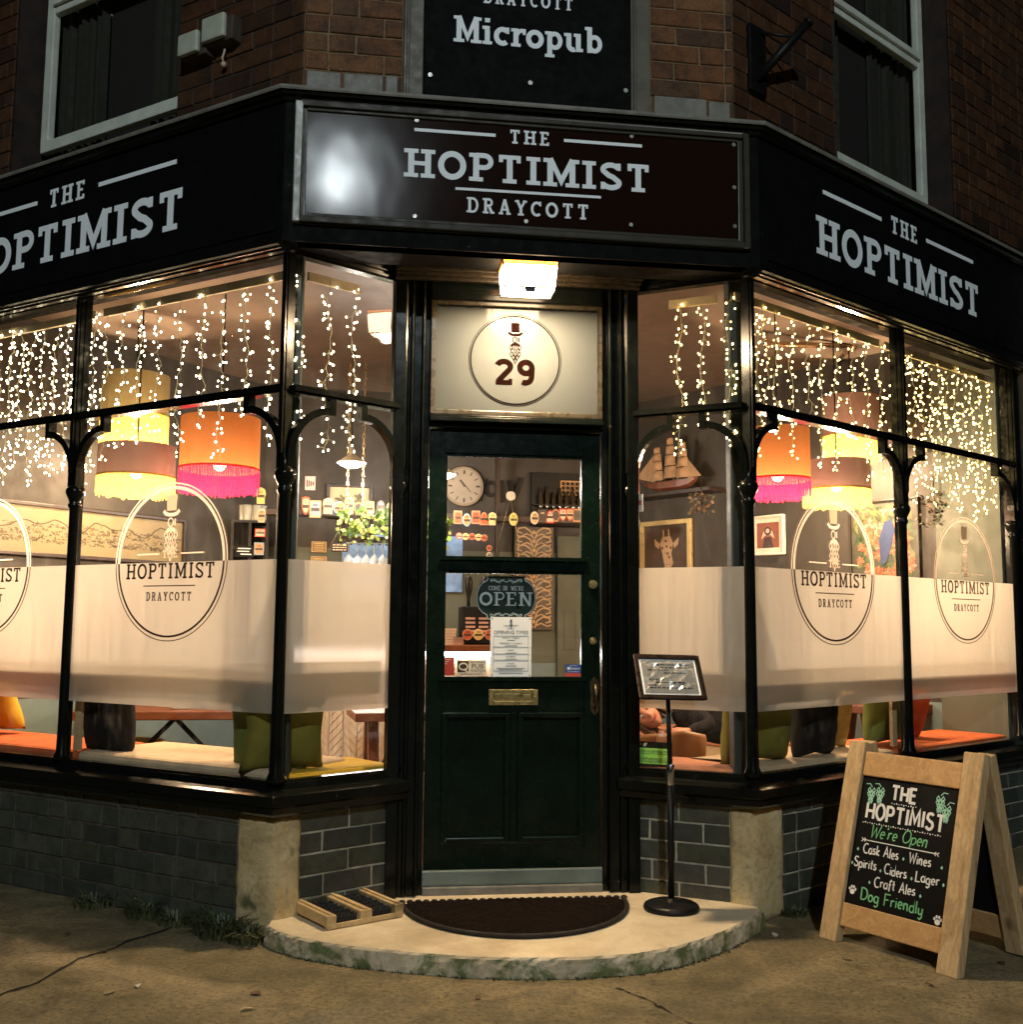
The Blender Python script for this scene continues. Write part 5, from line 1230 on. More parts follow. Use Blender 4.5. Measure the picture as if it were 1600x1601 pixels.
# ------------------------------------------------------------------ pictures and ornaments on the walls
def picture(fr, u0, v0, u1, v1, frame, fw, label, paint, mount=None, mw=0, name='framed_picture'):
    """framed picture whose outer corners (top-left, bottom-right) are seen at these photo pixels"""
    s0, z1 = fr.px(u0, v0, .03); s1, z0 = fr.px(u1, v1, .03)
    t = thing(name, fr.p((s0+s1)/2, z0, .0), label, 'picture')
    mb = MB()
    for a, b, c, d in ((s0, s0+fw, z0, z1), (s1-fw, s1, z0, z1), (s0+fw, s1-fw, z0, z0+fw), (s0+fw, s1-fw, z1-fw, z1)): fr.box(mb, a, b, c, d, .002, .03)
    mb.build('frame', frame, t, bevel=.004)
    i0, i1, j0, j1 = s0+fw, s1-fw, z0+fw, z1-fw
    if mount:
        mb = MB(); fr.box(mb, i0, i1, j0, j1, .004, .012); mb.build('mount', mount, t); i0 += mw; i1 -= mw; j0 += mw; j1 -= mw
    mb, mats = MB(), []
    paint(mb, mats, fr, i0, i1, j0, j1, .0125 if mount else .012)
    mb.build('artwork', mats, t, weld=False); return t
def blob(mb, fr, s, z, r, off, mi, rnd, rz=None, n=9):
    LZ[0] = (LZ[0]+1) % 9
    fr.poly(mb, [(s+r*rnd.uniform(.7, 1.1)*math.cos(2*pi*k/n), z+(rz or r)*rnd.uniform(.7, 1.1)*math.sin(2*pi*k/n)) for k in range(n)], off, .0006+LZ[0]*.0002, mi)
def panorama(mb, mats, fr, a, b, c, d, o):
    mats += [M('yellowed_print', (.17, .135, .065), .5, var=.06), M('sepia_ink', (.035, .025, .012), .7), M('sepia_wash', (.09, .065, .03), .7)]
    fr.box(mb, a, b, c, d, .004, o); rn = random.Random(2); h = d-c
    pr = [(a+(b-a)*i/60, c+h*(.62+.16*math.sin(i*.5)*math.sin(i*.13+1)+.05*rn.random())) for i in range(61)]
    put_strip(mb, fr, pr, .006, o, .0006, 1)
    for i in range(520):
        s = rn.uniform(a+.01, b-.03); f = rn.random(); z = c+h*(.22+.40*f*f+.04*rn.random()); l = rn.uniform(.006, .03)
        put_strip(mb, fr, [(s, z), (s+l*.5, z+rn.uniform(.0, .012)), (min(b-.002, s+l), z+rn.uniform(-.006, .006))], rn.uniform(.002, .005), o, .0005, rn.choice((1, 1, 2)))
    for i in range(22):
        s = rn.uniform(a, b-.05); z = c+h*rn.uniform(.35, .62); fr.poly(mb, [(s, z), (s+.015, z+.02), (s+.03, z+.004), (s+.045, z+.012), (s+.05, z)], o, .0009, 2)
picture(FWL, -60, 772, 290, 885, MT['dwood'], .022, 'very long yellowed panorama print in a dark frame on the left wall', panorama)
def giraffe(mb, mats, fr, a, b, c, d, o):
    mats += [M('umber_canvas', (.06, .035, .02), .6), M('giraffe_pale', (.42, .28, .17), .7), M('giraffe_patch', (.14, .06, .03), .7)]
    fr.box(mb, a, b, c, d, .004, o); W_, h = b-a, d-c; X_ = lambda x, y: (a+W_*x, c+h*y)
    fr.poly(mb, [X_(*q) for q in ((.40, 0), (.43, .38), (.50, .46), (.62, .40), (.66, .2), (.68, 0))], o, .0008, 1)
    fr.poly(mb, [X_(*q) for q in ((.36, .74), (.42, .84), (.60, .84), (.66, .74), (.62, .60), (.66, .46), (.60, .40), (.50, .40), (.45, .48), (.42, .6))], o, .0014, 1)
    for sg, x in ((-1, .36), (1, .66)): fr.poly(mb, [X_(x, .74), X_(x+sg*.13, .82), X_(x+sg*.11, .72), X_(x+sg*.03, .67)], o, .0012, 1)
    for x in (.45, .57): put_strip(mb, fr, [X_(x, .83), X_(x-.01, .94)], .012, o, .001, 1); disc(mb, fr, *X_(x-.01, .945), .009, o, .0016, 2, 8)
    rn = random.Random(3)
    for x, y in ((.46, .30), (.56, .34), (.5, .2), (.6, .22), (.48, .1), (.58, .1), (.63, .05), (.52, .02)): blob(mb, fr, *X_(x, y), W_*.05, o+.0006, 2, rn)
    for x in (.42, .61): disc(mb, fr, *X_(x, .68), W_*.028, o+.001, .001, 2, 8)
    for x in (.53, .59): disc(mb, fr, *X_(x, .45), W_*.012, o+.001, .001, 2, 8)
    for x, y in ((.5, .78), (.52, .70), (.54, .6), (.48, .62), (.57, .55)): blob(mb, fr, *X_(x, y), W_*.028, o+.0008, 2, rn)
picture(FWR, 1000, 817, 1081, 940, M('pale_gold_frame', (.60, .45, .20), .35, .4), .036, 'pale gold framed giraffe portrait on the right wall above the film of the return window', giraffe)
def portrait(mb, mats, fr, a, b, c, d, o):
    mats += [M('rust_print', (.20, .06, .03), .6), M('pale_print', (.55, .42, .34), .6), M('dark_print', (.04, .02, .02), .6)]
    fr.box(mb, a, b, c, d, .004, o); W_, h = b-a, d-c; X_ = lambda x, y: (a+W_*x, c+h*y)
    fr.poly(mb, [X_(*q) for q in ((.2, .35), (.3, .65), (.5, .82), (.7, .65), (.8, .35), (.62, .5), (.38, .5))], o, .0008, 1)
    disc(mb, fr, *X_(.5, .66), W_*.16, o, .0014, 2, 14); disc(mb, fr, *X_(.5, .67), W_*.09, o, .002, 1, 12)
    fr.poly(mb, [X_(*q) for q in ((.25, 0), (.35, .42), (.65, .42), (.75, 0))], o, .0012, 2)
picture(FWR, 1172, 808, 1226, 866, MT['frame_w'], .014, 'small white framed portrait print on the right wall beside the pink fringed pendant', portrait, M('white_mount', (.66, .56, .48), .7), .035)
def tropics(mb, mats, fr, a, b, c, d, o):
    cols = [(.035, .035, .02), (.26, .055, .03), (.30, .10, .04), (.035, .06, .018), (.09, .09, .03), (.015, .03, .01), (.015, .03, .09), (.32, .15, .10), (.34, .20, .10)]
    mats += [M('tropical_paint_%s' % n, q, .6, var=.2) for n, q in zip(('ground', 'coral', 'orange', 'leaf', 'lime', 'deep', 'blue', 'pink', 'cream'), cols)]
    fr.box(mb, a, b, c, d, .004, o); rn = random.Random(14)
    def inside(s, z, r): return a+r < s < b-r and c+r < z < d-r
    for _ in range(260):
        s, z = rn.uniform(a+.03, b-.03), rn.uniform(c+.03, d-.03); an = rn.uniform(0, 6.28); l = rn.uniform(.05, .12); w = .013; dx, dz = math.cos(an), math.sin(an)
        e = (s+dx*l, z+dz*l)
        if a < e[0] < b and c < e[1] < d: fr.poly(mb, [(s, z), (s+dx*l*.5-dz*w, z+dz*l*.5+dx*w), e, (s+dx*l*.5+dz*w, z+dz*l*.5-dx*w)], o, .0005+.0001*(_ % 9), rn.choice((3, 4, 5, 3, 4)))
    for _ in range(60):
        s, z = rn.uniform(a+.05, b-.05), rn.uniform(c+.05, d-.05); r = rn.uniform(.025, .05); col = rn.choice((1, 2, 7, 1, 2)); a0 = rn.random()*6
        if not inside(s, z, r): continue
        for k in range(6):
            an = a0+k*pi/3; q = (s+math.cos(an)*r*.55, z+math.sin(an)*r*.55); dx, dz = math.cos(an), math.sin(an)
            fr.poly(mb, [(s, z), (s+dx*r*.5-dz*r*.3, z+dz*r*.5+dx*r*.3), (s+dx*r, z+dz*r), (s+dx*r*.5+dz*r*.3, z+dz*r*.5-dx*r*.3)], o+.001, .0006+.00015*k, col if k % 2 else (2 if col == 1 else 1))
        disc(mb, fr, s, z, r*.16, o+.0012, .001, 8, 8)
    s, z = a+(b-a)*.55, c+(d-c)*.55; fr.poly(mb, [(s-.05, z-.14), (s-.06, z+.02), (s-.02, z+.13), (s+.03, z+.15), (s+.05, z+.08), (s+.03, z-.02), (s-.01, z-.12)], o+.002, .001, 6)
picture(FWR, 1326, 786, 1440, 930, MT['dwood'], .012, 'large tropical flower painting with a blue bird on the right wall', tropics)
# model sailing ship on its shelf
def ship():
    s, z = FWR.px(1050, 762, .12); t = thing('model_ship', FWR.p(s, z-.05, .12), 'model three masted sailing ship with tan sails on a shelf behind the right return window', 'model ship')
    F = Fr(FWR.p(s, 0, .12), d=FWR.d); hw_ = .24
    mb = MB(); prof = [(-.26, .045), (-.20, .0), (-.1, -.03), (.08, -.032), (.18, -.01), (.235, .05)]; vs = []
    for i, (x, zz) in enumerate(prof):
        w = (.006, .03, .042, .042, .034, .02)[i]
        vs += [F.p(x, z+.045+(.012 if i in (0, 5) else 0), w), F.p(x, z+zz*.5+.01, w*.9), F.p(x, z+zz, .0), F.p(x, z+zz*.5+.01, -w*.9), F.p(x, z+.045+(.012 if i in (0, 5) else 0), -w)]
    mb.add(vs, [(i*5+j, (i+1)*5+j, (i+1)*5+(j+1) % 5, i*5+(j+1) % 5) for i in range(5) for j in range(5)]+[tuple(range(5)), tuple(range(25, 30))]); mb.build('hull', MT['tablew'], t)
    mb = MB()
    for x, h in ((-.13, .33), (0, .39), (.12, .34)): mb.tube([F.p(x, z+.03, 0), F.p(x, z+h, 0)], .004, 6)
    mb.tube([F.p(-.24, z+.05, 0), F.p(-.36, z+.10, 0)], .0035, 6); mb.build('mast', MT['tablew'], t)
    sail = M('tan_sailcloth', (.40, .25, .14), .8, var=.2)
    for x, h in ((-.13, .33), (0, .39), (.12, .34)):
        k = 0
        for f0, f1, w in ((.18, .40, .062), (.42, .62, .054), (.64, .80, .044), (.82, .95, .032)):
            mb = MB(); vs = []; n = 6
            for i in range(n+1):
                for j in range(n+1):
                    u_, v_ = i/n, j/n; ww = w*(1-.12*v_); vs.append(F.p(x+(u_*2-1)*ww, z+h*(f0+(f1-f0)*v_), .012+.03*math.sin(pi*u_)*math.sin(pi*(.15+.7*v_))))
            mb.add(vs, [(i*(n+1)+j, (i+1)*(n+1)+j, (i+1)*(n+1)+j+1, i*(n+1)+j+1) for i in range(n) for j in range(n)], 0, True); mb.build('sail', sail, t); k += 1
    for x0, z0, x1, z1, x2, z2 in ((-.35, .10, -.15, .28, -.17, .06), (-.28, .08, -.14, .22, -.15, .05), (.13, .25, .25, .07, .14, .06), (.16, .20, .29, .06, .17, .05)):
        mb = MB(); mb.poly([F.p(x0, z+z0, .004), F.p(x1, z+z1, .004), F.p(x2, z+z2, .012)], F.n*.002); mb.build('sail', sail, t)
    mb = MB()
    for x, h in ((-.13, .33), (0, .39), (.12, .34)):
        for e in (-.08, -.04, .05, .09): mb.tube([F.p(x, z+h*.95, 0), F.p(x+e, z+.05, .03)], .0008, 4)
    mb.build('rigging', MT['string'], t)
    s0, zz = s-.42, z-.035
    t = thing('wall_shelf', FWR.p(s, zz-.03, .1), 'dark wall shelf under the model ship', 'shelf')
    mb = MB(); FWR.box(mb, s0, s+.42, zz-.03, zz, .0, .2); mb.build('board', MT['dwood'], t, bevel=.003)
ship()
# a dangling dried bunch near the ship and leaves by the tropical picture
def leafbunch(c, r, h, n, mats, label, seed, name='hanging_plant', cat='plant', size=.035):
    rn = random.Random(seed); t = thing(name, c, label, cat); mb = MB()
    for _ in range(n):
        q = Vector(c)+Vector((rn.gauss(0, r*.5), rn.gauss(0, r*.3), rn.uniform(-h, 0))); a = rn.uniform(0, 6.28); l = size*rn.uniform(.6, 1.2)
        e = Vector((math.cos(a), math.sin(a)*.6, rn.uniform(-.9, .4))).normalized(); sd = e.cross(Vector((rn.uniform(-1, 1), rn.uniform(-1, 1), .3))).normalized()*l*.36
        mb.add([q, q+e*l*.5+sd, q+e*l, q+e*l*.5-sd], [(0, 1, 2, 3)], rn.randrange(len(mats)))
    mb.build('foliage', mats, t, weld=False)
    mb = MB(); mb.tube([Vector(c)+Vector((0, 0, .10)), Vector(c)+Vector((.01, 0, -h*.6))], .004, 6); mb.build('stem', MT['dwood'], t)
lv = [M('dusty_leaf', (.06, .05, .03), .7, var=.4), M('brown_leaf', (.12, .07, .04), .7, var=.4)]
leafbunch(Y(1096, 770, 7.3), .07, .14, 60, lv, 'dark dried foliage hanging off the shelf beside the model ship', 3)
leafbunch(Y(1460, 770, 6.35), .07, .22, 90, lv, 'dark leafy spray hanging on the right wall beside the tropical painting', 4)
lg_ = [M('ivy_bright', (.22, .36, .05), .5, var=.4), M('ivy_deep', (.07, .15, .03), .5, var=.4), M('ivy_pale', (.42, .50, .16), .5, var=.3)]
# ------------------------------------------------------------------ the bar end of the room
FBR = Fr(FWB.p(0, 0, .56), d=FWB.d)             # plane of the beam's clips
CL = [(.48, .08, .03), (.50, .32, .14), (.62, .40, .22), (.20, .26, .30), (.60, .44, .16), (.50, .20, .06), (.52, .46, .10), (.05, .035, .03), (.55, .38, .12), (.50, .05, .04), (.40, .18, .10), (.62, .50, .36)]
CN = ['red', 'straw', 'peach', 'grey blue', 'gold', 'orange', 'yellow', 'black', 'amber', 'scarlet', 'rust', 'cream']
CM = [M('clip_enamel_%s' % n.replace(' ', '_'), q, .4, var=.1) for n, q in zip(CN, CL)]
lt = M('clip_print_light', (.62, .52, .36), .5); dkp = M('clip_print_dark', (.05, .03, .02), .5)
def clip(fr, u, v, w, h, shape, ci, label, off=.045, grp='pump clips on the beam'):
    s, z = fr.px(u, v, off); t = thing('pump_clip', fr.p(s, z-h/2, off), label, 'pump clip', grp); mb = MB()
    o = {'rect': [(-1, -1), (1, -1), (1, 1), (-1, 1)], 'shield': [(-.9, .9), (0, 1), (.9, .9), (.95, -.1), (.6, -.7), (0, -1), (-.6, -.7), (-.95, -.1)],
         'round': [(math.cos(k*pi/10), math.sin(k*pi/10)) for k in range(20)], 'arch': [(-1, -1), (1, -1), (1, -.4), (.7, -.3), (.75, .4), (.45, .85), (0, 1), (-.45, .85), (-.75, .4), (-.7, -.3), (-1, -.4)],
         'tomb': [(-.8, -1), (.8, -1), (.8, -.2), (1, .2), (.8, .75), (0, 1), (-.8, .75), (-1, .2), (-.8, -.2)]}[shape]
    fr.poly(mb, [(s+x*w/2, z+y*h/2) for x, y in o], off, .008, 0); mb.build('badge', CM[ci], t, bevel=.002)
    mb = MB(); fr.poly(mb, [(s+x*w*.38, z+y*h*.38) for x, y in o], off+.008, .001, 1); fr.box(mb, s-w*.36, s+w*.36, z-h*.12, z+h*.06, off+.009, off+.010, 0 if ci != 7 else 1)
    for k in (.17, .25): fr.box(mb, s-w*.2, s+w*.2, z+h*k, z+h*(k+.035), off+.009, off+.010, 0)
    mb.build('print', [dkp if ci != 7 else lt, CM[(ci+2) % 12] if ci != 7 else dkp], t); return t
for u, v, w, h, sh, ci, lab in ((478, 791, .058, .13, 'shield', 0, 'orange red shield pump clip at the left end of the beam'), (493, 796, .078, .12, 'rect', 1, 'square straw pump clip with a dark drawing'), (513, 791, .078, .115, 'tomb', 2, 'peach tombstone shaped pump clip'),
        (530, 794, .080, .095, 'round', 3, 'round grey blue pump clip'), (546, 790, .070, .125, 'tomb', 4, 'gold bottle shaped pump clip with pale rim'), (562, 797, .078, .105, 'shield', 5, 'orange pump clip with a dark band'),
        (578, 795, .066, .105, 'shield', 6, 'yellow shield pump clip'), (595, 793, .078, .10, 'arch', 7, 'black arched pump clip with pale lettering'), (611, 797, .066, .11, 'round', 8, 'amber round pump clip at the right end before the pilaster')): clip(FBR, u, v, w, h, sh, ci, lab)
s0, z0 = FBR.px(484, 757, .05)
t = thing('photo_card', FBR.p(s0, z0, .05), 'small pinkish photo card at the left end of the beam', 'card'); mb = MB(); FBR.box(mb, s0-.03, s0+.04, z0-.04, z0+.055, .04, .046); mb.build('card', M('pink_card', (.45, .28, .24), .5), t)
mb = MB(); rn = random.Random(3)
for k in range(4): FBR.box(mb, s0-.02+.014*k, s0-.012+.014*k, z0-.02+.004*k, z0+.03-.004*k, .046, .047+.0002*k)
mb.build('print', dkp, t)
for i, (u, v, sh, ci, lab) in enumerate(((716, 809, 'rect', 10, 'rust square pump clip seen through the upper door pane, left end'), (730, 813, 'round', 3, 'round dark and pale pump clip through the upper door pane'), (744, 809, 'rect', 10, 'tall tan pump clip through the upper door pane, third along'),
        (757, 811, 'arch', 10, 'rust arched pump clip through the upper door pane'), (770, 811, 'tomb', 2, 'peach pump clip through the upper door pane, fifth along'), (803, 812, 'round', 4, 'gold pump clip behind the cord'), (836, 810, 'round', 11, 'pale round pump clip right of the cord'),
        (848, 807, 'rect', 7, 'black pump clip with a portrait'), (860, 808, 'arch', 9, 'small scarlet pump clip'), (869, 806, 'round', 5, 'orange oval pump clip'), (880, 805, 'shield', 9, 'scarlet shield pump clip'), (891, 805, 'shield', 0, 'red shield pump clip near the right edge of the door pane'), (902, 806, 'rect', 5, 'orange and dark pump clip at the right edge of the door pane'))):
    clip(FBR, u, v, .062, .095, sh, ci, lab, grp='pump clips seen through the door')
for i, (u, v) in enumerate(((718, 838), (728, 839), (738, 839), (748, 840), (757, 841))): clip(FBR, u, v, .05, .05, 'round', (9, 2, 10, 2, 10)[i], 'small round badge in the lower row behind the door glass, %s' % ('leftmost', 'second from the left', 'middle', 'second from the right', 'rightmost')[i], grp='round badges behind the door glass')
for i, (u, v) in enumerate(((765, 857), (765, 868), (765, 894), (765, 906))): clip(FBR, u, v, .04, .045, 'round', (10, 1, 3, 2)[i], 'small round badge in the hanging column beside the cord, %s' % ('top', 'second', 'third', 'bottom')[i], off=.06, grp='column of badges beside the cord')
# picture of two figures on the back wall, clock, wall lettering, lattice screen, ornate panel
def sketch(mb, mats, fr, a, b, c, d, o):
    mats += [M('cream_sketch', (.46, .40, .24), .6), M('grey_sketch', (.16, .14, .09), .7)]; fr.box(mb, a, b, c, d, .004, o); rn = random.Random(6); w, h = b-a, d-c
    for x in (.3, .75):
        for _ in range(26): blob(mb, fr, a+w*(x+rn.gauss(0, .06)), c+h*(.5+rn.gauss(0, .14)), .012, o, 1, rn)
    put_strip(mb, fr, [(a+.02, c+h*.3), (a+w*.4, c+h*.26), (b-.02, c+h*.3)], .004, o, .0006, 1)
picture(FWB, 511, 756, 582, 812, MT['dwood'], .022, 'brown framed sketch of two figures on the wall behind the bar', sketch)
s, z = FWB.px(726, 760, .05); t = thing('wall_clock', FWB.p(s, z-.2, 0), 'large cream wall clock with Roman dial behind the upper door pane', 'clock')
F = FWB; rc = .155
mb = MB(); disc(mb, F, s, z, rc, .0, .045, 0, 48); mb.build('case', M('aged_cream_rim', (.20, .16, .11), .5), t, bevel=.008)
mb = MB(); disc(mb, F, s, z, rc*.86, .045, .003, 0, 48); fc = mb.build('dial', M('cream_dial', (.26, .22, .17), .5, var=.1), t)
mb = MB()
for k in range(12):
    a = k*pi/6; x, y = math.sin(a), math.cos(a); put_strip(mb, F, [(s+x*rc*.60, z+y*rc*.60), (s+x*rc*.80, z+y*rc*.80)], .008 if k % 3 else .014, .048, .001)
mb.build('numerals', dkp, t)
mb = MB(); put_strip(mb, F, [(s, z), (s-.035, z+.045)], .008, .050, .001); put_strip(mb, F, [(s-.03, z+.05), (s+.05, z-.045)], .005, .051, .001); disc(mb, F, s, z, .008, .052, .002); mb.build('hands', dkp, t)
s, z = FWB.px(772, 762, .02); t = thing('wall_lettering', FWB.p(s, z, .02), 'large black cut out letters on the wall beside the clock', 'lettering')
mb = MB()
for pts, w in (([(-.10, .05), (-.10, -.09)], .03), ([(-.10, -.0), (-.05, .05)], .025), (arc(-.015, -.01, .04, .045, 0, 360, 16), .022), ([(.05, .05), (.06, -.10)], .034), ([(.055, -.08), (.09, -.05)], .03), ([(.12, .05), (.145, -.07)], .03), ([(.145, -.07), (.20, .07)], .026)):
    put_strip(mb, FWB, [(s+x*1.1, z+y*1.15) for x, y in pts], w*1.1, .004, .02)
mb.build('letters', MT['blackmet'], t)
s, z = FWB.px(800, 830, .1); t = thing('timber_post', FWB.p(s-.2, .1, .5), 'dark slim timber post behind the upper door pane', 'post')
s1_, _ = FBR.px(781, 830, -.3); mb = MB(); FBR.box(mb, s1_-.016, s1_+.016, .05, 2.94, -.40, -.36); mb.build('post', MT['dwood'], t)
s0, z1 = FWB.px(832, 738, .05); s1, z0 = FWB.px(925, 800, .05)
t = thing('dark_cabinet', FWB.p(s0, z0, 0), 'black wall recess unit at the right of the upper door pane', 'cabinet'); mb = MB(); FWB.box(mb, s0, s1+.2, z0-.12, z1, .0, .04); FWB.box(mb, s0, s1+.2, z0+.03, z0+.04, .04, .10); mb.build('carcass', MT['blackmet'], t)
s0, z1 = FWB.px(878, 752, .06); s1, z0 = FWB.px(914, 802, .06)
t = thing('lattice_screen', FWB.p(s0, z0, .05), 'copper coloured fretwork screen behind the upper right of the door pane', 'screen'); mb = MB(); cu_ = M('copper_fret', (.38, .22, .10), .4, .4)
nx, nz = 5, 7
for i in range(nx):
    for j in range(nz):
        cx, cz_ = s0+(s1-s0)*(i+.5)/nx, z0+(z1-z0)*(j+.5)/nz; put_strip(mb, FWB, arc(cx, cz_, (s1-s0)/nx*.52, (z1-z0)/nz*.52, 0, 360, 12), .004, .045, .004)
for pts in ([(s0, z0), (s1, z0)], [(s0, z1), (s1, z1)], [(s0, z0), (s0, z1)]): put_strip(mb, FWB, pts, .01, .045, .008)
mb.build('fretwork', cu_, t)
s0, z1 = FWB.px(806, 823, .05); s1, z0 = FWB.px(866, 985, .05)
t = thing('ornate_panel', FWB.p(s0, z0, .0), 'tall dark panel with pale scrolling leaf ornament behind the door glass', 'panel'); mb = MB(); FWB.box(mb, s0, s1, z0, z1, .0, .03); mb.build('panel', M('dark_lacquer', (.035, .02, .012), .4), t)
mb = MB(); cx = (s0+s1)/2; hwid = (s1-s0)/2*.95
for k in range(11):
    zc = z1-.04-k*(z1-z0)/11.5
    for sg in (-1, 1):
        put_strip(mb, FWB, [(cx+sg*hwid*x, zc+y*.08) for x, y in ((.05, -.6), (.2, .1), (.5, .45), (.85, .35), (.9, 0), (.65, -.1))], .010, .03, .003)
        put_strip(mb, FWB, [(cx+sg*hwid*x, zc+y*.08) for x, y in ((.1, -.4), (.4, -.15), (.75, -.45), (.95, -.3))], .008, .03, .003)
    blob(mb, FWB, cx, zc, .016, .03, 0, random.Random(k))
mb.build('ornament', M('gilt_ornament', (.50, .30, .13), .5), t)
s0, _ = FWB.px(872, 830, .02); s1, _ = FWB.px(915, 830, .02)
t = thing('inner_door', FWB.p(s0, .05, .02), 'sage green panelled inner door seen through the right of the door glass', 'door')
mb = MB(); FWB.box(mb, s0, s1+.25, .05, 1.88, .0, .03); mb.build('leaf', MT['wallg'], t)
mb = MB()
for a, b in ((s0+.05, s0+.14), (s0+.19, s0+.34)):
    for c, d in ((.2, .9), (1.0, 1.3)): FWB.box(mb, a, b, c, d, .03, .036)
mb.build('panel', MT['wallg'], t, bevel=.004)
s0, z0 = FWB.px(846, 794, .07); bt = None; rn = random.Random(15)
for i in range(9):
    q = FWB.p(s0+i*.052, FWB.px(880, 794, .07)[1]-.01, .07)
    if bt is None: mb = MB(); mb.lathe(q, [(.018, 0), (.019, .01), (.019, .09), (.008, .125), (.007, .16), (.0, .161)], 14); bt = o = mb.build('bottle', [MT['blackmet']], None, origin=q); bt.data.materials[0] = M('dark_bottle_glass', (.03, .022, .012), .1, coat=.5)
    else: o = bt.copy(); COL.objects.link(o); o.location = q; o.scale = (1, 1, rn.uniform(.8, 1.12))
    tag(o, 'dark bottle in the row on the black wall unit behind the upper door pane', 'bottle', 'bottles on the black wall unit')
# bar counter with lit edge and herringbone front
FC = Fr(FWB.p(0, 0, 1.05), d=FWB.d)
s0, z0 = FC.px(452, 1024, 0); s1, _ = FC.px(810, 1024, 0); zc_ = FC.px(740, 1019, 0)[1]
t = thing('bar_counter', FC.p((s0+s1)/2, .05, 0), 'bar counter with white light strip under its top and pale herringbone front', 'bar counter')
mb = MB(); FC.box(mb, s0, s1, .05, zc_-.03, -.42, -.03)
mb.build('counter_front', MT['herr'], t)
mb = MB(); rn = random.Random(4); k = 0; s = s0
while s < s1:
    z = .06
    while z < zc_-.12:
        sg = 1 if k % 2 else -1; p = [(s, z), (s+.085, z+.085*sg+.0), (s+.085, z+.085*sg+.05), (s, z+.05)]
        if min(q[1] for q in p) > .05 and max(q[1] for q in p) < zc_-.05: FC.poly(mb, [(a+(.002 if i in (0, 3) else -.002), b+(.002 if i < 2 else -.002)) for i, (a, b) in enumerate(p)], -.03, .008, 0)
        z += .054
    s += .089; k += 1
mb.build('herringbone_board', MT['herr'], t, weld=False)
mb = MB(); FC.box(mb, s0, s1+.02, zc_, zc_+.045, -.45, .02); mb.build('counter_top', MT['tablew'], t, bevel=.006)
mb = MB(); FC.box(mb, s0+.01, s1, zc_-.026, zc_-.002, -.02, .004); mb.build('light_strip', EM('lit_led_strip', (1, .93, .88), LED_E), t)
for i, u in enumerate((731, 748, 766)):
    clip(FC, u, 992, .07, .075, 'round', (10, 2, 10)[i], 'round pale badge on the bar counter, %s of three' % ('left', 'middle', 'right')[i], off=.0, grp='badges on the bar counter')
s, z = FC.px(742, 965, -.1); t = thing('beer_engine', FC.p(s, zc_+.045, -.1), 'dark block of bar taps with price cards on the counter', 'beer taps')
mb = MB(); FC.box(mb, s-.09, s+.12, zc_+.045, zc_+.30, -.22, -.10)
mb.build('tap_housing', MT['blackmet'], t, bevel=.01)
mb = MB()
for i in range(2):
    for j in range(5): FC.box(mb, s-.06+i*.09, s+.005+i*.09, zc_+.10+j*.028, zc_+.115+j*.028, -.10, -.097)
mb.build('price_cards', M('pink_card_print', (.42, .25, .20), .6), t)
mb = MB()
for i in range(2): q = FC.p(s-.03+i*.11, zc_+.30, -.16); mb.lathe(q, [(.012, 0), (.010, .05), (.022, .10), (.028, .16), (.020, .20), (.0, .21)], 14)
mb.build('tap_handle', MT['blackmet'], t)
for i, (u, v, c_, lab) in enumerate(((704, 985, (.5, .36, .28), 'stack of pale beer mats on the bar counter'), (716, 996, (.45, .25, .2), 'low pinkish box on the bar counter'))):
    s, z = FC.px(u, v, -.05); t = thing('beer_mats' if not i else 'snack_box', FC.p(s, zc_+.045, -.05), lab, 'beer mats' if not i else 'box'); mb = MB()
    hh_ = .11 if not i else .05
    for k in range(6): FC.box(mb, s-.035+.002*(k % 2), s+.035+.002*(k % 3), zc_+.045+hh_*k/6, zc_+.045+hh_*(k+.85)/6, -.10, -.03)
    mb.build('stack', M('card_stack_%d' % i if 0 else ('pale_card' if not i else 'pink_box_card'), c_, .7), t)
# hanging glass rack with ivy and glasses
GR = Fr(FWB.p(0, 0, .95), d=FWB.d); s0, z1 = GR.px(534, 808, 0); s1, z0 = GR.px(700, 845, 0)
t = thing('glass_rack', GR.p((s0+s1)/2, z1, 0), 'hanging dark rack over the bar on chains, holding glasses', 'rack')
mb = MB()
for z in (z1, z0):
    GR.box(mb, s0, s1, z-.012, z+.012, -.30, -.28); GR.box(mb, s0, s1, z-.012, z+.012, -.01, .01); GR.box(mb, s0, s0+.02, z-.012, z+.012, -.28, -.01); GR.box(mb, s1-.02, s1, z-.012, z+.012, -.28, -.01)
for s in (s0+.01, (s0+s1)/2*.55+s0*.45, s1-.01): GR.box(mb, s-.014, s+.014, z0+.013, z1-.013, -.008, .008)
for k in range(14): s = s0+.04+k*(s1-s0-.08)/13; GR.box(mb, s-.006, s+.006, z0-.024, z0-.013, -.29, 0)
mb.build('rack_frame', MT['dwood'], t)
def chain(a, b, mat, parent):
    mb = MB(); a, b = Vector(a), Vector(b); n = max(3, int((b-a).length/.032))
    for k in range(n):
        q = a.lerp(b, (k+.5)/n); X = Matrix.Rotation((k % 2)*pi/2+.5, 3, 'Z'); mb.tube([q+X @ Vector((math.cos(th)*.008, 0, math.sin(th)*.020)) for th in [2*pi*i/10 for i in range(10)]], .0024, 5, closed=True)
    return mb.build('chain', mat, parent)
cm_ = M('gold_chain', (.75, .58, .30), .3, 1)
for u in (543, 567, 611):
    s, _ = GR.px(u, 780, -.02); chain(GR.p(s, z1+.012, -.02), GR.p(s, 2.94, -.02), cm_, t)
t = thing('ivy_garland', GR.p((s0+s1)/2, z1, .02), 'bright green ivy garland with tiny lights draped along the glass rack', 'garland'); rn = random.Random(12); mb = MB()
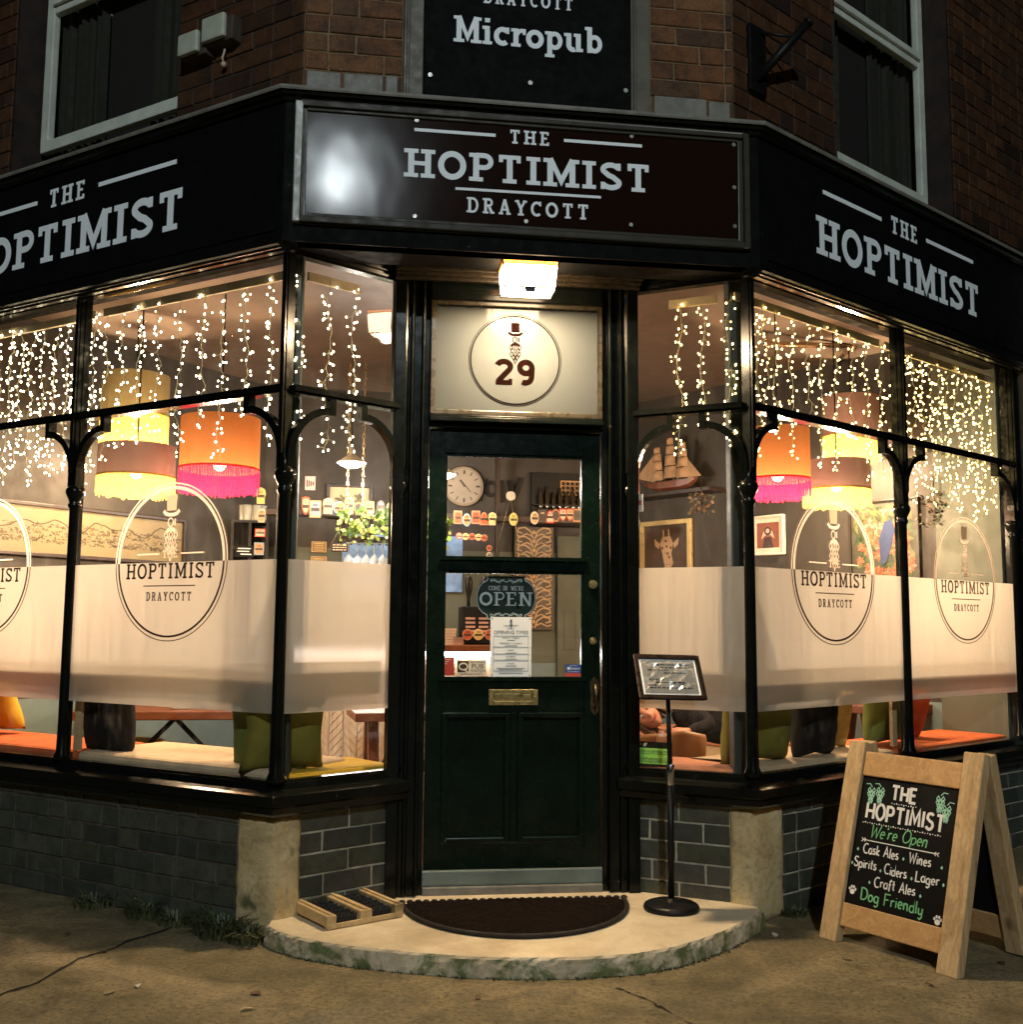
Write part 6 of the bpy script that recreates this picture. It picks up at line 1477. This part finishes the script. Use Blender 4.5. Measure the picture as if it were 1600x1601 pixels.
for _ in range(420):
    q = GR.p(rn.uniform(s0-.02, s1), rn.uniform(z0-.01, z1+.05)-(.05 if rn.random() < .15 else 0), rn.uniform(-.05, .07)); a = rn.uniform(0, 6.28); l = rn.uniform(.02, .05)
    e = Vector((math.cos(a), rn.uniform(-.4, .2), math.sin(a))).normalized(); sd = e.cross(Vector((rn.uniform(-.5, .5), 1, rn.uniform(-.5, .5)))).normalized()*l*.4; mb.add([q, q+e*l*.45+sd, q+e*l, q+e*l*.45-sd], [(0, 1, 2, 3)], rn.randrange(3))
mb.build('foliage', lg_, t, weld=False)
for k in range(10):
    b = bpy.data.objects.new('bulb', BM[0]); COL.objects.link(b); b.parent = t; b.location = GR.p(s0+(s1-s0)*rn.random()*.9, rn.uniform(z0, z1), .08)-ORG[t.name]
gl_m = glassmat('drinking_glass', (.75, .86, .95)); rim = M('blue_glass_rim', (.45, .55, .66), .1, 0, coat=.5)
def wineglass(q, mat, up=-1, k=1.0, lab='', grp='', nm='wine_glass'):
    mb = MB(); pr = [(.030, 0), (.030, .003), (.004, .006), (.0035, .07), (.012, .085), (.034, .11), (.040, .14), (.034, .185)]
    mb.lathe(q, [(r*k, z*k*up) for r, z in (pr if up > 0 else pr)], 16); o = mb.build(nm, mat, None, origin=q); tag(o, lab, 'glass', grp); return o
base = None; rn = random.Random(18); k = 0
for row, zz in ((0, z0-.026), (1, z0-.23)):
    for i in range(12):
        s = s0+.06+i*(s1-s0-.10)/11; q = GR.p(s, zz, -.06-.10*row)
        if base is None: base = wineglass(q, rim, -1, 1, '', ''); o = base
        else: o = base.copy(); COL.objects.link(o); o.location = q
        tag(o, 'clear bluish wine glass hanging upside down %s' % ('in the row right under the ivy rack' if not row else 'in the lower row behind, under the ivy rack'), 'glass', 'wine glasses under the rack, %s row' % ('upper' if not row else 'lower'))
t = thing('glass_rail', GR.p((s0+s1)/2, z0-.23, -.16), 'thin dark rail holding the lower row of wine glasses', 'rail'); mb = MB(); GR.box(mb, s0+.03, s1, z0-.228, z0-.215, -.20, -.12); mb.build('rail', MT['dwood'], t)
s0b, z1b = FWB.px(536, 840, .06); s1b, z0b = FWB.px(724, 905, .06)
t = thing('back_bar_panel', FWB.p(s0b, z0b, 0), 'pale blue board painted as the blue glow behind the hanging glasses over the bar', 'panel'); mb = MB(); FWB.box(mb, s0b, s1b, z0b-.1, z1b+.03, .0, .03); mb.build('panel', M('blue_glow_board', (.20, .34, .62), .15, var=.35, vs=12), t)  # plain board, the blue light of the back bar put into its colour
# plaques and small hanging sign beside the bar
FPq = FWB
for i, (u0, v0, u1, v1) in enumerate(((487, 846, 511, 864), (486, 869, 511, 888))):
    s0, z1 = FPq.px(u0, v0, .02); s1, z0 = FPq.px(u1, v1, .02)
    t = thing('wall_plaque', FPq.p(s0, z0, 0), '%s small brass plaque on the sage wall by the bar' % ('upper' if not i else 'lower'), 'plaque', 'brass plaques by the bar'); mb = MB(); FPq.box(mb, s0, s1, z0, z1, .0, .014); mb.build('plate', M('plaque_bronze', (.30, .18, .07), .4, .3), t, bevel=.003)
    mb = MB()
    put_strip(mb, FPq, [(s0+.006, z0+.006), (s1-.006, z0+.006), (s1-.006, z1-.006), (s0+.006, z1-.006), (s0+.006, z0+.006)], .004, .014, .001)
    for k in range(4): w = (s1-s0)*(.32 if k % 2 else .26); put_strip(mb, FPq, [((s0+s1)/2-w, z0+.018+k*.016), ((s0+s1)/2+w, z0+.018+k*.016)], .006, .014, .001)
    mb.build('engraving', M('pale_engraving', (.60, .46, .24), .5), t)
s, z = GR.px(531, 856, .0); t = thing('hanging_sign', GR.p(s, z, 0), 'small dark hanging sign with pale writing at the left of the glass rack', 'sign')
mb = MB(); GR.box(mb, s-.055, s+.055, z-.028, z+.028, .0, .01); mb.build('sign_board', MT['dwood'], t, bevel=.002)
mb = MB(); rn = random.Random(2)
for k in range(3):
    x = -.045
    while x < .04: w = rn.uniform(.008, .02); put_strip(mb, GR, [(s+x, z+.016-k*.016), (s+min(.045, x+w), z+.016-k*.016)], .006, .01, .0006); x += w+.005
mb.build('lettering', lt, t)
mb = MB(); mb.tube([GR.p(s-.05, z+.028, .005), GR.p(s-.01, z+.11, .005), GR.p(s+.05, z+.028, .005)], .0015, 5); mb.build('cord', MT['string'], t)
# dark shelf unit with glasses at the left of the room
s0, z1 = FWB.px(362, 812, .28); s1, z0 = FWB.px(418, 905, .28)
t = thing('shelf_unit', FWB.p(s0, z0, .2), 'black open shelf unit with glasses at the back of the left bay', 'shelves'); mb = MB()
for z in (z1-.02, (z1+z0)/2, z0): FWB.box(mb, s0+.02, s1-.02, z, z+.018, .05, .28)
for s in (s0, s1-.02, (s0+s1)/2-.01): FWB.box(mb, s, s+.02, z0-.02 if s != (s0+s1)/2-.01 else z0+.018, z1+.005 if s != (s0+s1)/2-.01 else z1-.02, .05, .28)
mb.build('carcass', MT['blackmet'], t)
tmb = None; rn = random.Random(5); clear = M('cloudy_glass', (.42, .42, .36), .12, 0, coat=.6)
for i in range(5):
    q = FWB.p(s0+.07+i*(s1-s0-.12)/4, z1, .16+.03*(i % 2))
    if tmb is None: mb = MB(); mb.lathe(q, [(.028, .0), (.030, .004), (.036, .115), (.033, .115), (.027, .01), (.0, .008)], 16); tmb = o = mb.build('beer_glass', clear, None, origin=q)
    else: o = tmb.copy(); COL.objects.link(o); o.location = q
    tag(o, 'clear beer glass standing on top of the black shelf unit', 'glass', 'beer glasses on the shelf unit')
for i, (u, v, w, h, sh, ci, lab) in enumerate(((408, 775, .07, .12, 'tomb', 4, 'pale gold pump clip above the shelf unit in the left bay'), (409, 806, .06, .1, 'tomb', 11, 'cream pump clip beside the shelf unit'), (407, 833, .075, .06, 'rect', 9, 'red card on the side of the shelf unit'), (405, 858, .07, .09, 'rect', 3, 'grey blue card on the side of the shelf unit'))):
    clip(FWB, u, v, w, h, sh, ci, lab, off=.285, grp='clips and cards by the shelf unit')
s, z = FWB.px(383, 862, .3); t = thing('table_sign', FWB.p(s, z, .3), 'small chalk sign with two pale lines on the shelf of the left bay', 'sign'); mb = MB(); FWB.box(mb, s-.07, s+.06, z-.04, z+.04, .29, .30); mb.build('sign_board', MT['boardblk'], t)
mb = MB()
for k, (a, b) in enumerate(((-.05, .04), (-.055, .03), (-.03, .045))): put_strip(mb, FWB, [(s+a, z+.02-k*.02), (s+b, z+.02-k*.02)], .007, .30, .0006)
mb.build('lettering', MT['chalkw'], t)

# ------------------------------------------------------------------ seats, cushions and tables inside
def soft(name, size, c, rz, tilt, mat, label, cat, group, roll=0, puff=.5, pattern=None, corner=True):
    """plump square cushion: pillow shaped, thin at the seams"""
    w, h, d = size; n = 14; mb = MB()
    X = Matrix.Translation(c) @ Matrix.Rotation(rz, 4, 'Z') @ Matrix.Rotation(tilt, 4, 'X') @ Matrix.Rotation(roll, 4, 'Y')
    rn = random.Random(int(abs(c[0])*1000+abs(c[1])*100))
    for sd in (1, -1):
        vs = []
        for i in range(n+1):
            for j in range(n+1):
                u, v = -1+2*i/n, -1+2*j/n; f = (max(0, 1-u*u)*max(0, 1-v*v))**.38*(1-.10*math.exp(-((u-v*.6)/.16)**2)*(1-abs(u))-.07*math.exp(-((u+v-.3)/.12)**2))
                pin = 1-.13*(1-abs(v))*abs(u)**3; pin2 = 1-.13*(1-abs(u))*abs(v)**3
                vs.append(X @ Vector((u*w/2*pin, sd*(d/2*f+rn.uniform(-.003, .003)*f), v*h/2*pin2)))
        mb.add(vs, [(i*(n+1)+j, (i+1)*(n+1)+j, (i+1)*(n+1)+j+1, i*(n+1)+j+1) for i in range(n) for j in range(n)], 0, True)
    o = mb.build(name, mat, None, origin=c); tag(o, label, cat, group)
    return o
def fabric(name, col, var=.15, sc=220): return M(name, col, .9, var=var, vs=8, bmp=.4, bs=sc, spec=.2)
f_gr = fabric('moss_velvet', (.13, .16, .035)); f_ol = fabric('olive_velvet', (.20, .18, .03)); f_bk = fabric('black_fabric', (.010, .009, .009)); f_ye = fabric('mustard_fabric', (.52, .33, .03)); f_or = fabric('orange_fabric', (.50, .12, .04)); f_cr = fabric('cream_fabric', (.55, .42, .27)); f_bl = fabric('blush_fabric', (.62, .26, .14))
def bench(fr, s0, s1, z, depth, off, mat, label, group='bench seats in the windows'):
    t = thing('window_bench', fr.p((s0+s1)/2, .04, off), label, 'bench', group)
    mb = MB(); fr.box(mb, s0+.01, s1-.01, .04, z-.07, off-depth+.02, off-.01); mb.build('base', MT['tan'], t)
    mb = MB(); fr.box(mb, s0, s1, z-.068, z, off-depth, off); mb.build('seat_cushion', mat, t, bevel=.02); return t
bench(FL, .02, 1.16, .615, .50, -.06, f_cr, 'cream topped window bench in the nearer left bay pane'); bench(FL, -1.25, .0, .615, .42, -.06, f_or, 'orange topped window bench in the farther left bay pane')
bench(Fl, .06, .60, .60, .34, -.06, f_ye, 'mustard topped window bench in the left return window')
bench(Fr_, .0, .42, .60, .30, -.06, f_bl, 'blush topped window bench in the right return window')
bench(FR, .12, 1.22, .60, .42, -.06, f_cr, 'cream topped window bench in the nearer right bay pane'); bench(FR, 1.25, 2.42, .60, .42, -.06, f_or, 'orange topped window bench in the farther right bay pane')
for fr, a, b, lab in ((FL, -1.22, 1.20, 'pale wooden back rail seen blurred through the film of the left bay'), (Fl, .05, .53, 'pale wooden back rail seen blurred through the film of the left return window'), (Fr_, .03, .46, 'pale wooden back rail seen blurred through the film of the right return window'), (FR, .05, 2.40, 'pale wooden back rail seen blurred through the film of the right bay')):
    t = thing('seat_back_rail', fr.p((a+b)/2, .62, -.06), lab, 'seat back', 'seat back rails along the windows'); mb = MB(); fr.box(mb, a, b, .90, 1.035, -.09, -.07); mb.build('rail', MT['tan'], t, bevel=.006)
    if fr in (FL, FR): s = .0 if fr is FL else 1.237; mb = MB(); fr.box(mb, s-.02, s+.02, .616, .899, -.088, -.071); mb.build('upright', MT['tan'], t)
aL, al, aR, ar = math.atan2(FL.d.y, FL.d.x), math.atan2(Fl.d.y, Fl.d.x), math.atan2(FR.d.y, FR.d.x), math.atan2(Fr_.d.y, Fr_.d.x)
GC = 'cushions along the window benches'
soft('cushion', (.34, .34, .15), FL.p(1.03, .755, -.20), aL+.25, .12, f_gr, 'moss green cushion with a pale printed motif near the corner of the left bay', 'cushion', GC)
soft('cushion', (.36, .34, .15), Fl.p(.13, .765, -.17), al-.15, .12, f_ol, 'olive cushion leaning in the left return window', 'cushion', GC)
soft('cushion', (.30, .34, .16), FL.p(.09, .765, -.17), aL, .1, f_bk, 'black cushion against the mullion in the nearer left pane', 'cushion', GC)
soft('cushion', (.36, .28, .15), FL.p(-.98, .76, -.30), aL+.2, .5, f_ye, 'mustard cushion on the orange bench at the far left', 'cushion', GC)
soft('cushion', (.42, .34, .17), FR.p(.30, .76, -.20), aR-.1, .12, f_ol, 'large mustard olive cushion in the nearer right pane', 'cushion', GC)
soft('cushion', (.30, .36, .16), FR.p(.70, .77, -.17), aR, .08, f_bk, 'black cushion in the nearer right pane beside the olive one', 'cushion', GC)
soft('cushion', (.40, .32, .15), FR.p(1.40, .76, -.22), aR+.15, .12, f_gr, 'moss green cushion behind the mullion of the right bay', 'cushion', GC)
soft('cushion', (.30, .30, .13), FR.p(1.78, .73, -.30), aR, .3, f_or, 'orange cushion lying on the bench of the farther right pane', 'cushion', GC)
soft('cushion', (.26, .30, .12), FR.p(1.02, .74, -.30), aR-.3, .25, fabric('floral_fabric', (.45, .33, .12), .5), 'patterned straw cushion between the black cushion and the mullion of the right bay', 'cushion', GC)
# the pale printed motif on the moss cushion
def table(c, rz, w, d, h, label, trestle=True):
    t = thing('pub_table', (c[0], c[1], .04), label, 'table', 'dark wooden pub tables'); X = Matrix.Translation((c[0], c[1], 0)) @ Matrix.Rotation(rz, 4, 'Z')
    mb = MB(); mb.box((-w/2, -d/2, h-.05), (w/2, d/2, h), 0, X); mb.build('table_top', MT['tablew'], t, bevel=.006)
    for s in (-1, 1):
        for q in (-1, 1):
            mb = MB(); x = s*(w/2-.12); mb.hexa([X @ Vector(p) for p in ((x-.03, q*d*.42-.03, .04), (x+.03, q*d*.42-.03, .04), (x+.03, q*d*.42+.03, .04), (x-.03, q*d*.42+.03, .04), (x-.03, q*d*.14-.03, h-.051), (x+.03, q*d*.14-.03, h-.051), (x+.03, q*d*.14+.03, h-.051), (x-.03, q*d*.14+.03, h-.051))]); mb.build('leg', MT['tablew'], t, bevel=.004)
    mb = MB(); mb.tube([X @ Vector((-w/2+.12, 0, .22)), X @ Vector((0, 0, h-.06))], .014, 8); mb.tube([X @ Vector((w/2-.12, 0, .22)), X @ Vector((0, 0, h-.06))], .014, 8); mb.build('brace', MT['blackmet'], t)
q = Y(275, 1106, 6.3); table((q.x, q.y), .15, 1.05, .55, q.z, 'dark wooden pub table with splayed legs seen low through the left bay')
q = Y(575, 1110, 6.2); table((q.x+.2, q.y+.1), .25, .62, .5, q.z, 'dark wooden pub table seen low through the left return window')
q = Y(1385, 1098, 6.6); table((q.x+.0, q.y), .5, .7, .45, q.z, 'dark wooden pub table seen low through the right bay')
q = Y(285, 1104, 6.2); mb = MB(); zt_ = Y(275, 1106, 6.3).z; mb.lathe((q.x, q.y, zt_), [(.06, .001), (.065, .012), (.05, .02), (.0, .018)], 20); o = mb.build('ashtray_dish', clear, None, origin=(q.x, q.y, zt_)); tag(o, 'shallow pale dish on the dark table in the left bay', 'dish'); o.name = 'dish'
# bench along the left wall and pale radiator-like wainscot bench under the counter
t = thing('wall_bench', FWL.p(1.0, .04, .2), 'mustard topped bench along the left wall', 'bench'); mb = MB(); FWL.box(mb, .1, 1.4, .04, .43, .02, .44); mb.build('base', MT['tan'], t); mb = MB(); FWL.box(mb, .1, 1.4, .432, .50, .02, .46); mb.build('seat_cushion', f_ye, t, bevel=.02)
t = thing('wall_bench', FWR.p(1.3, .04, .2), 'dark bench along the right wall', 'bench'); mb = MB(); FWR.box(mb, .3, 2.4, .04, .40, .02, .44); mb.build('base', MT['tan'], t); mb = MB(); FWR.box(mb, .3, 2.4, .402, .47, .02, .46); mb.build('seat_cushion', f_bl, t, bevel=.02)
# tan tub chair backs
for u, v, y, lab, k in ((1015, 1150, 5.9, 'tan rounded chair back low in the right return window, beside the person', 1.0), (1063, 1147, 5.75, 'small tan round seat in front of the dark clothed person', .7)):
    q = Y(u, v, y); t = thing('tub_chair', (q.x, q.y, .04), lab, 'chair'); mb = MB(); r = .19*k; zt_ = q.z
    mb.lathe((q.x, q.y, 0), [(r*.8, .30), (r, .34), (r, .42), (r*.9, .45), (0, .455)], 24); mb.build('seat', M('tan_leather', (.30, .14, .06), .45, var=.15), t)
    mb = MB(); vs = []; n = 16
    for i in range(n+1):
        a = R_(200+140*i/n); hh_ = zt_+.03-.06*abs(i/n-.5)
        for rr, z in ((r, .40), (r*1.08, hh_-.02), (r*1.04, hh_), (r*.96, hh_), (r*.90, .40)): vs.append((q.x+math.cos(a)*rr, q.y+math.sin(a)*rr, z))
    mb.add(vs, [(i*5+j, (i+1)*5+j, (i+1)*5+(j+1) % 5, i*5+(j+1) % 5) for i in range(n) for j in range(5)]+[tuple(range(5)), tuple(range(n*5, n*5+5))], 0, True); mb.build('back', M('tan_leather', (.30, .14, .06), .45, var=.15), t)
    for k2 in range(4):
        a = pi/4+k2*pi/2; mb = MB(); mb.tube([(q.x+math.cos(a)*r*.6, q.y+math.sin(a)*r*.6, .30), (q.x+math.cos(a)*r*.9, q.y+math.sin(a)*r*.9, .042)], .012, 8); mb.build('leg', MT['dwood'], t)
# ------------------------------------------------------------------ the person leaning over on the bench inside
def person():
    hd = Y(1008, 1117, 6.45); T = hd+Vector((.56, .10, -.06))
    t = thing('person', (T.x, T.y, .45), 'smiling person in dark clothes leaning sideways on a bench inside the right return window', 'person')
    dark = fabric('dark_jersey', (.012, .011, .012)); skin = M('skin', (.52, .22, .13), .5, var=.06)
    hair = M('brown_hair', (.10, .05, .025), .6, var=.5, vs=60)
    # one continuous clothed body from neck to knees, grown from a skeleton
    J = [(hd+Vector((.16, .03, -.01)), .055), (hd+Vector((.26, .04, -.02)), .12), (hd+Vector((.42, .07, -.04)), .15), (T, .145), (T+Vector((.16, .04, .0)), .15),      # neck..pelvis
         (T+Vector((.30, -.12, .04)), .085), (T+Vector((.46, -.26, .06)), .06), (T+Vector((.48, -.24, -.16)), .05),            # near thigh, knee, shin
         (T+Vector((.36, .04, .02)), .085), (T+Vector((.56, -.04, .04)), .06), (T+Vector((.60, -.02, -.18)), .05),
         (hd+Vector((.28, -.10, .02)), .065), (hd+Vector((.36, -.22, -.04)), .048), (hd+Vector((.22, -.26, -.07)), .036),   # near arm folded forward
         (hd+Vector((.28, .14, .04)), .065), (hd+Vector((.34, .16, -.06)), .05), (hd+Vector((.18, .10, -.12)), .036)]
    E_ = [(0, 1), (1, 2), (2, 3), (3, 4), (4, 5), (5, 6), (6, 7), (4, 8), (8, 9), (9, 10), (1, 11), (11, 12), (12, 13), (1, 14), (14, 15), (15, 16)]
    me = bpy.data.meshes.new('clothed_body'); me.from_pydata([tuple(p-ORG[t.name]) for p, _ in J], E_, []); o = bpy.data.objects.new('clothed_body', me); COL.objects.link(o); o.parent = t; me.materials.append(dark)
    o.modifiers.new('skin', 'SKIN'); sb = o.modifiers.new('sub', 'SUBSURF'); sb.levels = sb.render_levels = 2
    for v, (p, r) in zip(me.skin_vertices[0].data, J): v.radius = (r, r)
    me.skin_vertices[0].data[4].use_root = True
    # head lying over: the crown points left, the face turns to the street
    up = Vector((-.86, .05, .50)).normalized(); fwd = Vector((.10, -.98, .10)); fwd = (fwd-up*fwd.dot(up)).normalized(); sd = up.cross(fwd)
    X = Matrix((( sd.x, fwd.x, up.x), (sd.y, fwd.y, up.y), (sd.z, fwd.z, up.z)))
    bm = bmesh.new(); bmesh.ops.create_icosphere(bm, subdivisions=4, radius=1)
    for v in bm.verts:
        x, y, z = v.co; f = max(0, y)
        w = .074*(1-.18*max(0, -z)**1.5); p = Vector((x*w, y*.092, z*.112))
        if y > 0:
            p.y -= .012*f*max(0, -z+.0)*.4
            p.y += .028*math.exp(-((x/.17)**2+((z+.12)/.16)**2))*f+.012*math.exp(-((x/.13)**2+((z-.08)/.25)**2))*f          # nose
            for e in (-.38, .38): p.y -= .012*math.exp(-(((x-e)/.17)**2+((z-.12)/.11)**2)); p.y += .007*math.exp(-(((x-e*1.25)/.25)**2+((z+.25)/.2)**2))
            p.y += .006*math.exp(-((x/.28)**2+((z+.50)/.09)**2)); p.y -= .005*math.exp(-((x/.33)**2+((z+.43)/.03)**2)); p.y += .010*math.exp(-((x/.25)**2+((z+.80)/.14)**2))
        v.co = X @ p
    for f in bm.faces: f.smooth = True
    m2 = bpy.data.meshes.new('head'); bm.to_mesh(m2); bm.free(); m2.materials.append(skin); h = bpy.data.objects.new('head', m2); COL.objects.link(h); h.parent = t; h.location = hd-ORG[t.name]; ORG[h.name] = hd
    P = lambda x, y, z: hd+X @ Vector((x, y, z))
    for nm, pts, mt in (('eye', ((-.028, .082, .014), (.028, .082, .014)), M('eye_white', (.55, .45, .40), .2)),):
        for q in pts:
            mb = MB(); mb.ball(P(*q), .0115, 10); e = mb.build('eye', mt, t); mb = MB(); mb.ball(P(q[0], q[1]+.008, q[2]), .0055, 8); mb.build('iris', MT['blackmet'], e)
    mb = MB(); mb.tube([P(-.030, .078, -.046), P(-.018, .086, -.053), (P(0, .090, -.056)), P(.018, .086, -.053), P(.030, .078, -.046)], [.002, .005, .006, .005, .002], 8); mb.build('mouth', M('lips', (.34, .07, .06), .5), t)
    for q in (-1, 1):
        mb = MB(); mb.tube([P(q*.042, .080, .030), P(q*.028, .087, .034), P(q*.014, .086, .031)], .003, 6); mb.build('eyebrow', hair, t)
        mb = MB(); mb.ball(P(q*.074, -.004, -.004), .022, 10, sc=(.4, .7, 1.1), X=X); mb.build('ear', skin, t)
    mb = MB(); rn = random.Random(5)
    mb.ball(P(0, -.014, .018), 1, 24, sc=(.082, .094, .112), X=X)
    for k in range(130):
        a = rn.uniform(-2.6, 2.6)+pi/2+pi; r = .082; s0 = P(math.cos(a)*.05, math.sin(a)*.06, .098-.02*rn.random())
        x, y = math.cos(a)*r, math.sin(a)*r*1.06
        if y > .05: continue
        mb.tube([s0, P(x*1.02, y*1.0, .045), P(x*1.08, y*1.05-.004, -.03), P(x*(1.0+.3*rn.random()), y-.01, -.09-.05*rn.random())], [.008, .010, .009, .003], 5)
    mb.build('hair', hair, t, weld=False)
    # hands: palm with four fingers and a thumb, resting in front
    for base, dr in ((hd+Vector((.20, -.265, -.075)), Vector((-.9, -.3, -.1))), (hd+Vector((.16, .09, -.13)), Vector((-.9, -.3, .1)))):
        dr = dr.normalized(); sd2 = dr.cross(Vector((0, 0, 1))).normalized(); mb = MB()
        mb.tube([base-dr*.03, base, base+dr*.045, base+dr*.085], [.021, .025, .034, .030], 10)
        for k, ln in enumerate((.062, .072, .068, .052)):
            b0 = base+dr*.078+sd2*(-.026+.0175*k); mb.tube([b0, b0+dr*ln*.45+Vector((0, 0, -.006)), b0+dr*ln*.8+Vector((0, 0, -.020)), b0+dr*ln*.9+Vector((0, 0, -.034))], [.0088, .0085, .0075, .005], 8)
        b0 = base+dr*.02-sd2*.026; mb.tube([b0, b0-sd2*.022+dr*.022, b0-sd2*.026+dr*.05+Vector((0, 0, -.01))], [.010, .009, .006], 8)
        mb.build('hand', skin, t)
person()

# ------------------------------------------------------------------ the street lamp behind the viewer that lights the front
LPx = Vector(STREET_POS)
t = thing('street_lamp', (LPx.x, LPx.y-1.2, 0), 'tall street lamp with cool white head behind the viewer, mirrored in the door sign', 'street lamp')
mb = MB(); mb.tube([(LPx.x, LPx.y-1.2, 0), (LPx.x, LPx.y-1.2, 1.2), (LPx.x, LPx.y-1.2, 1.25), (LPx.x, LPx.y-1.2, LPx.z+.1)], [.09, .085, .06, .045], 14); mb.build('pole', MT['steel'], t)
mb = MB(); mb.tube([(LPx.x, LPx.y-1.2, LPx.z+.05), (LPx.x, LPx.y-.8, LPx.z+.15), (LPx.x, LPx.y-.2, LPx.z+.16)], .03, 10); mb.build('arm', MT['steel'], t)
mb = MB(); mb.box((LPx.x-.16, LPx.y-.30, LPx.z+.09), (LPx.x+.16, LPx.y+.34, LPx.z+.17)); mb.build('lamp_head', MT['steel'], t, bevel=.02)
mb = MB(); mb.box((LPx.x-.14, LPx.y-.26, LPx.z+.075), (LPx.x+.14, LPx.y+.32, LPx.z+.089)); mb.build('lamp_glass', EM('lit_street_lamp', (.85, .97, 1.0), 8), t)
point(t, LPx+Vector((0, 0, -.10)), STREET_W, (.88, .97, 1.0), .16)
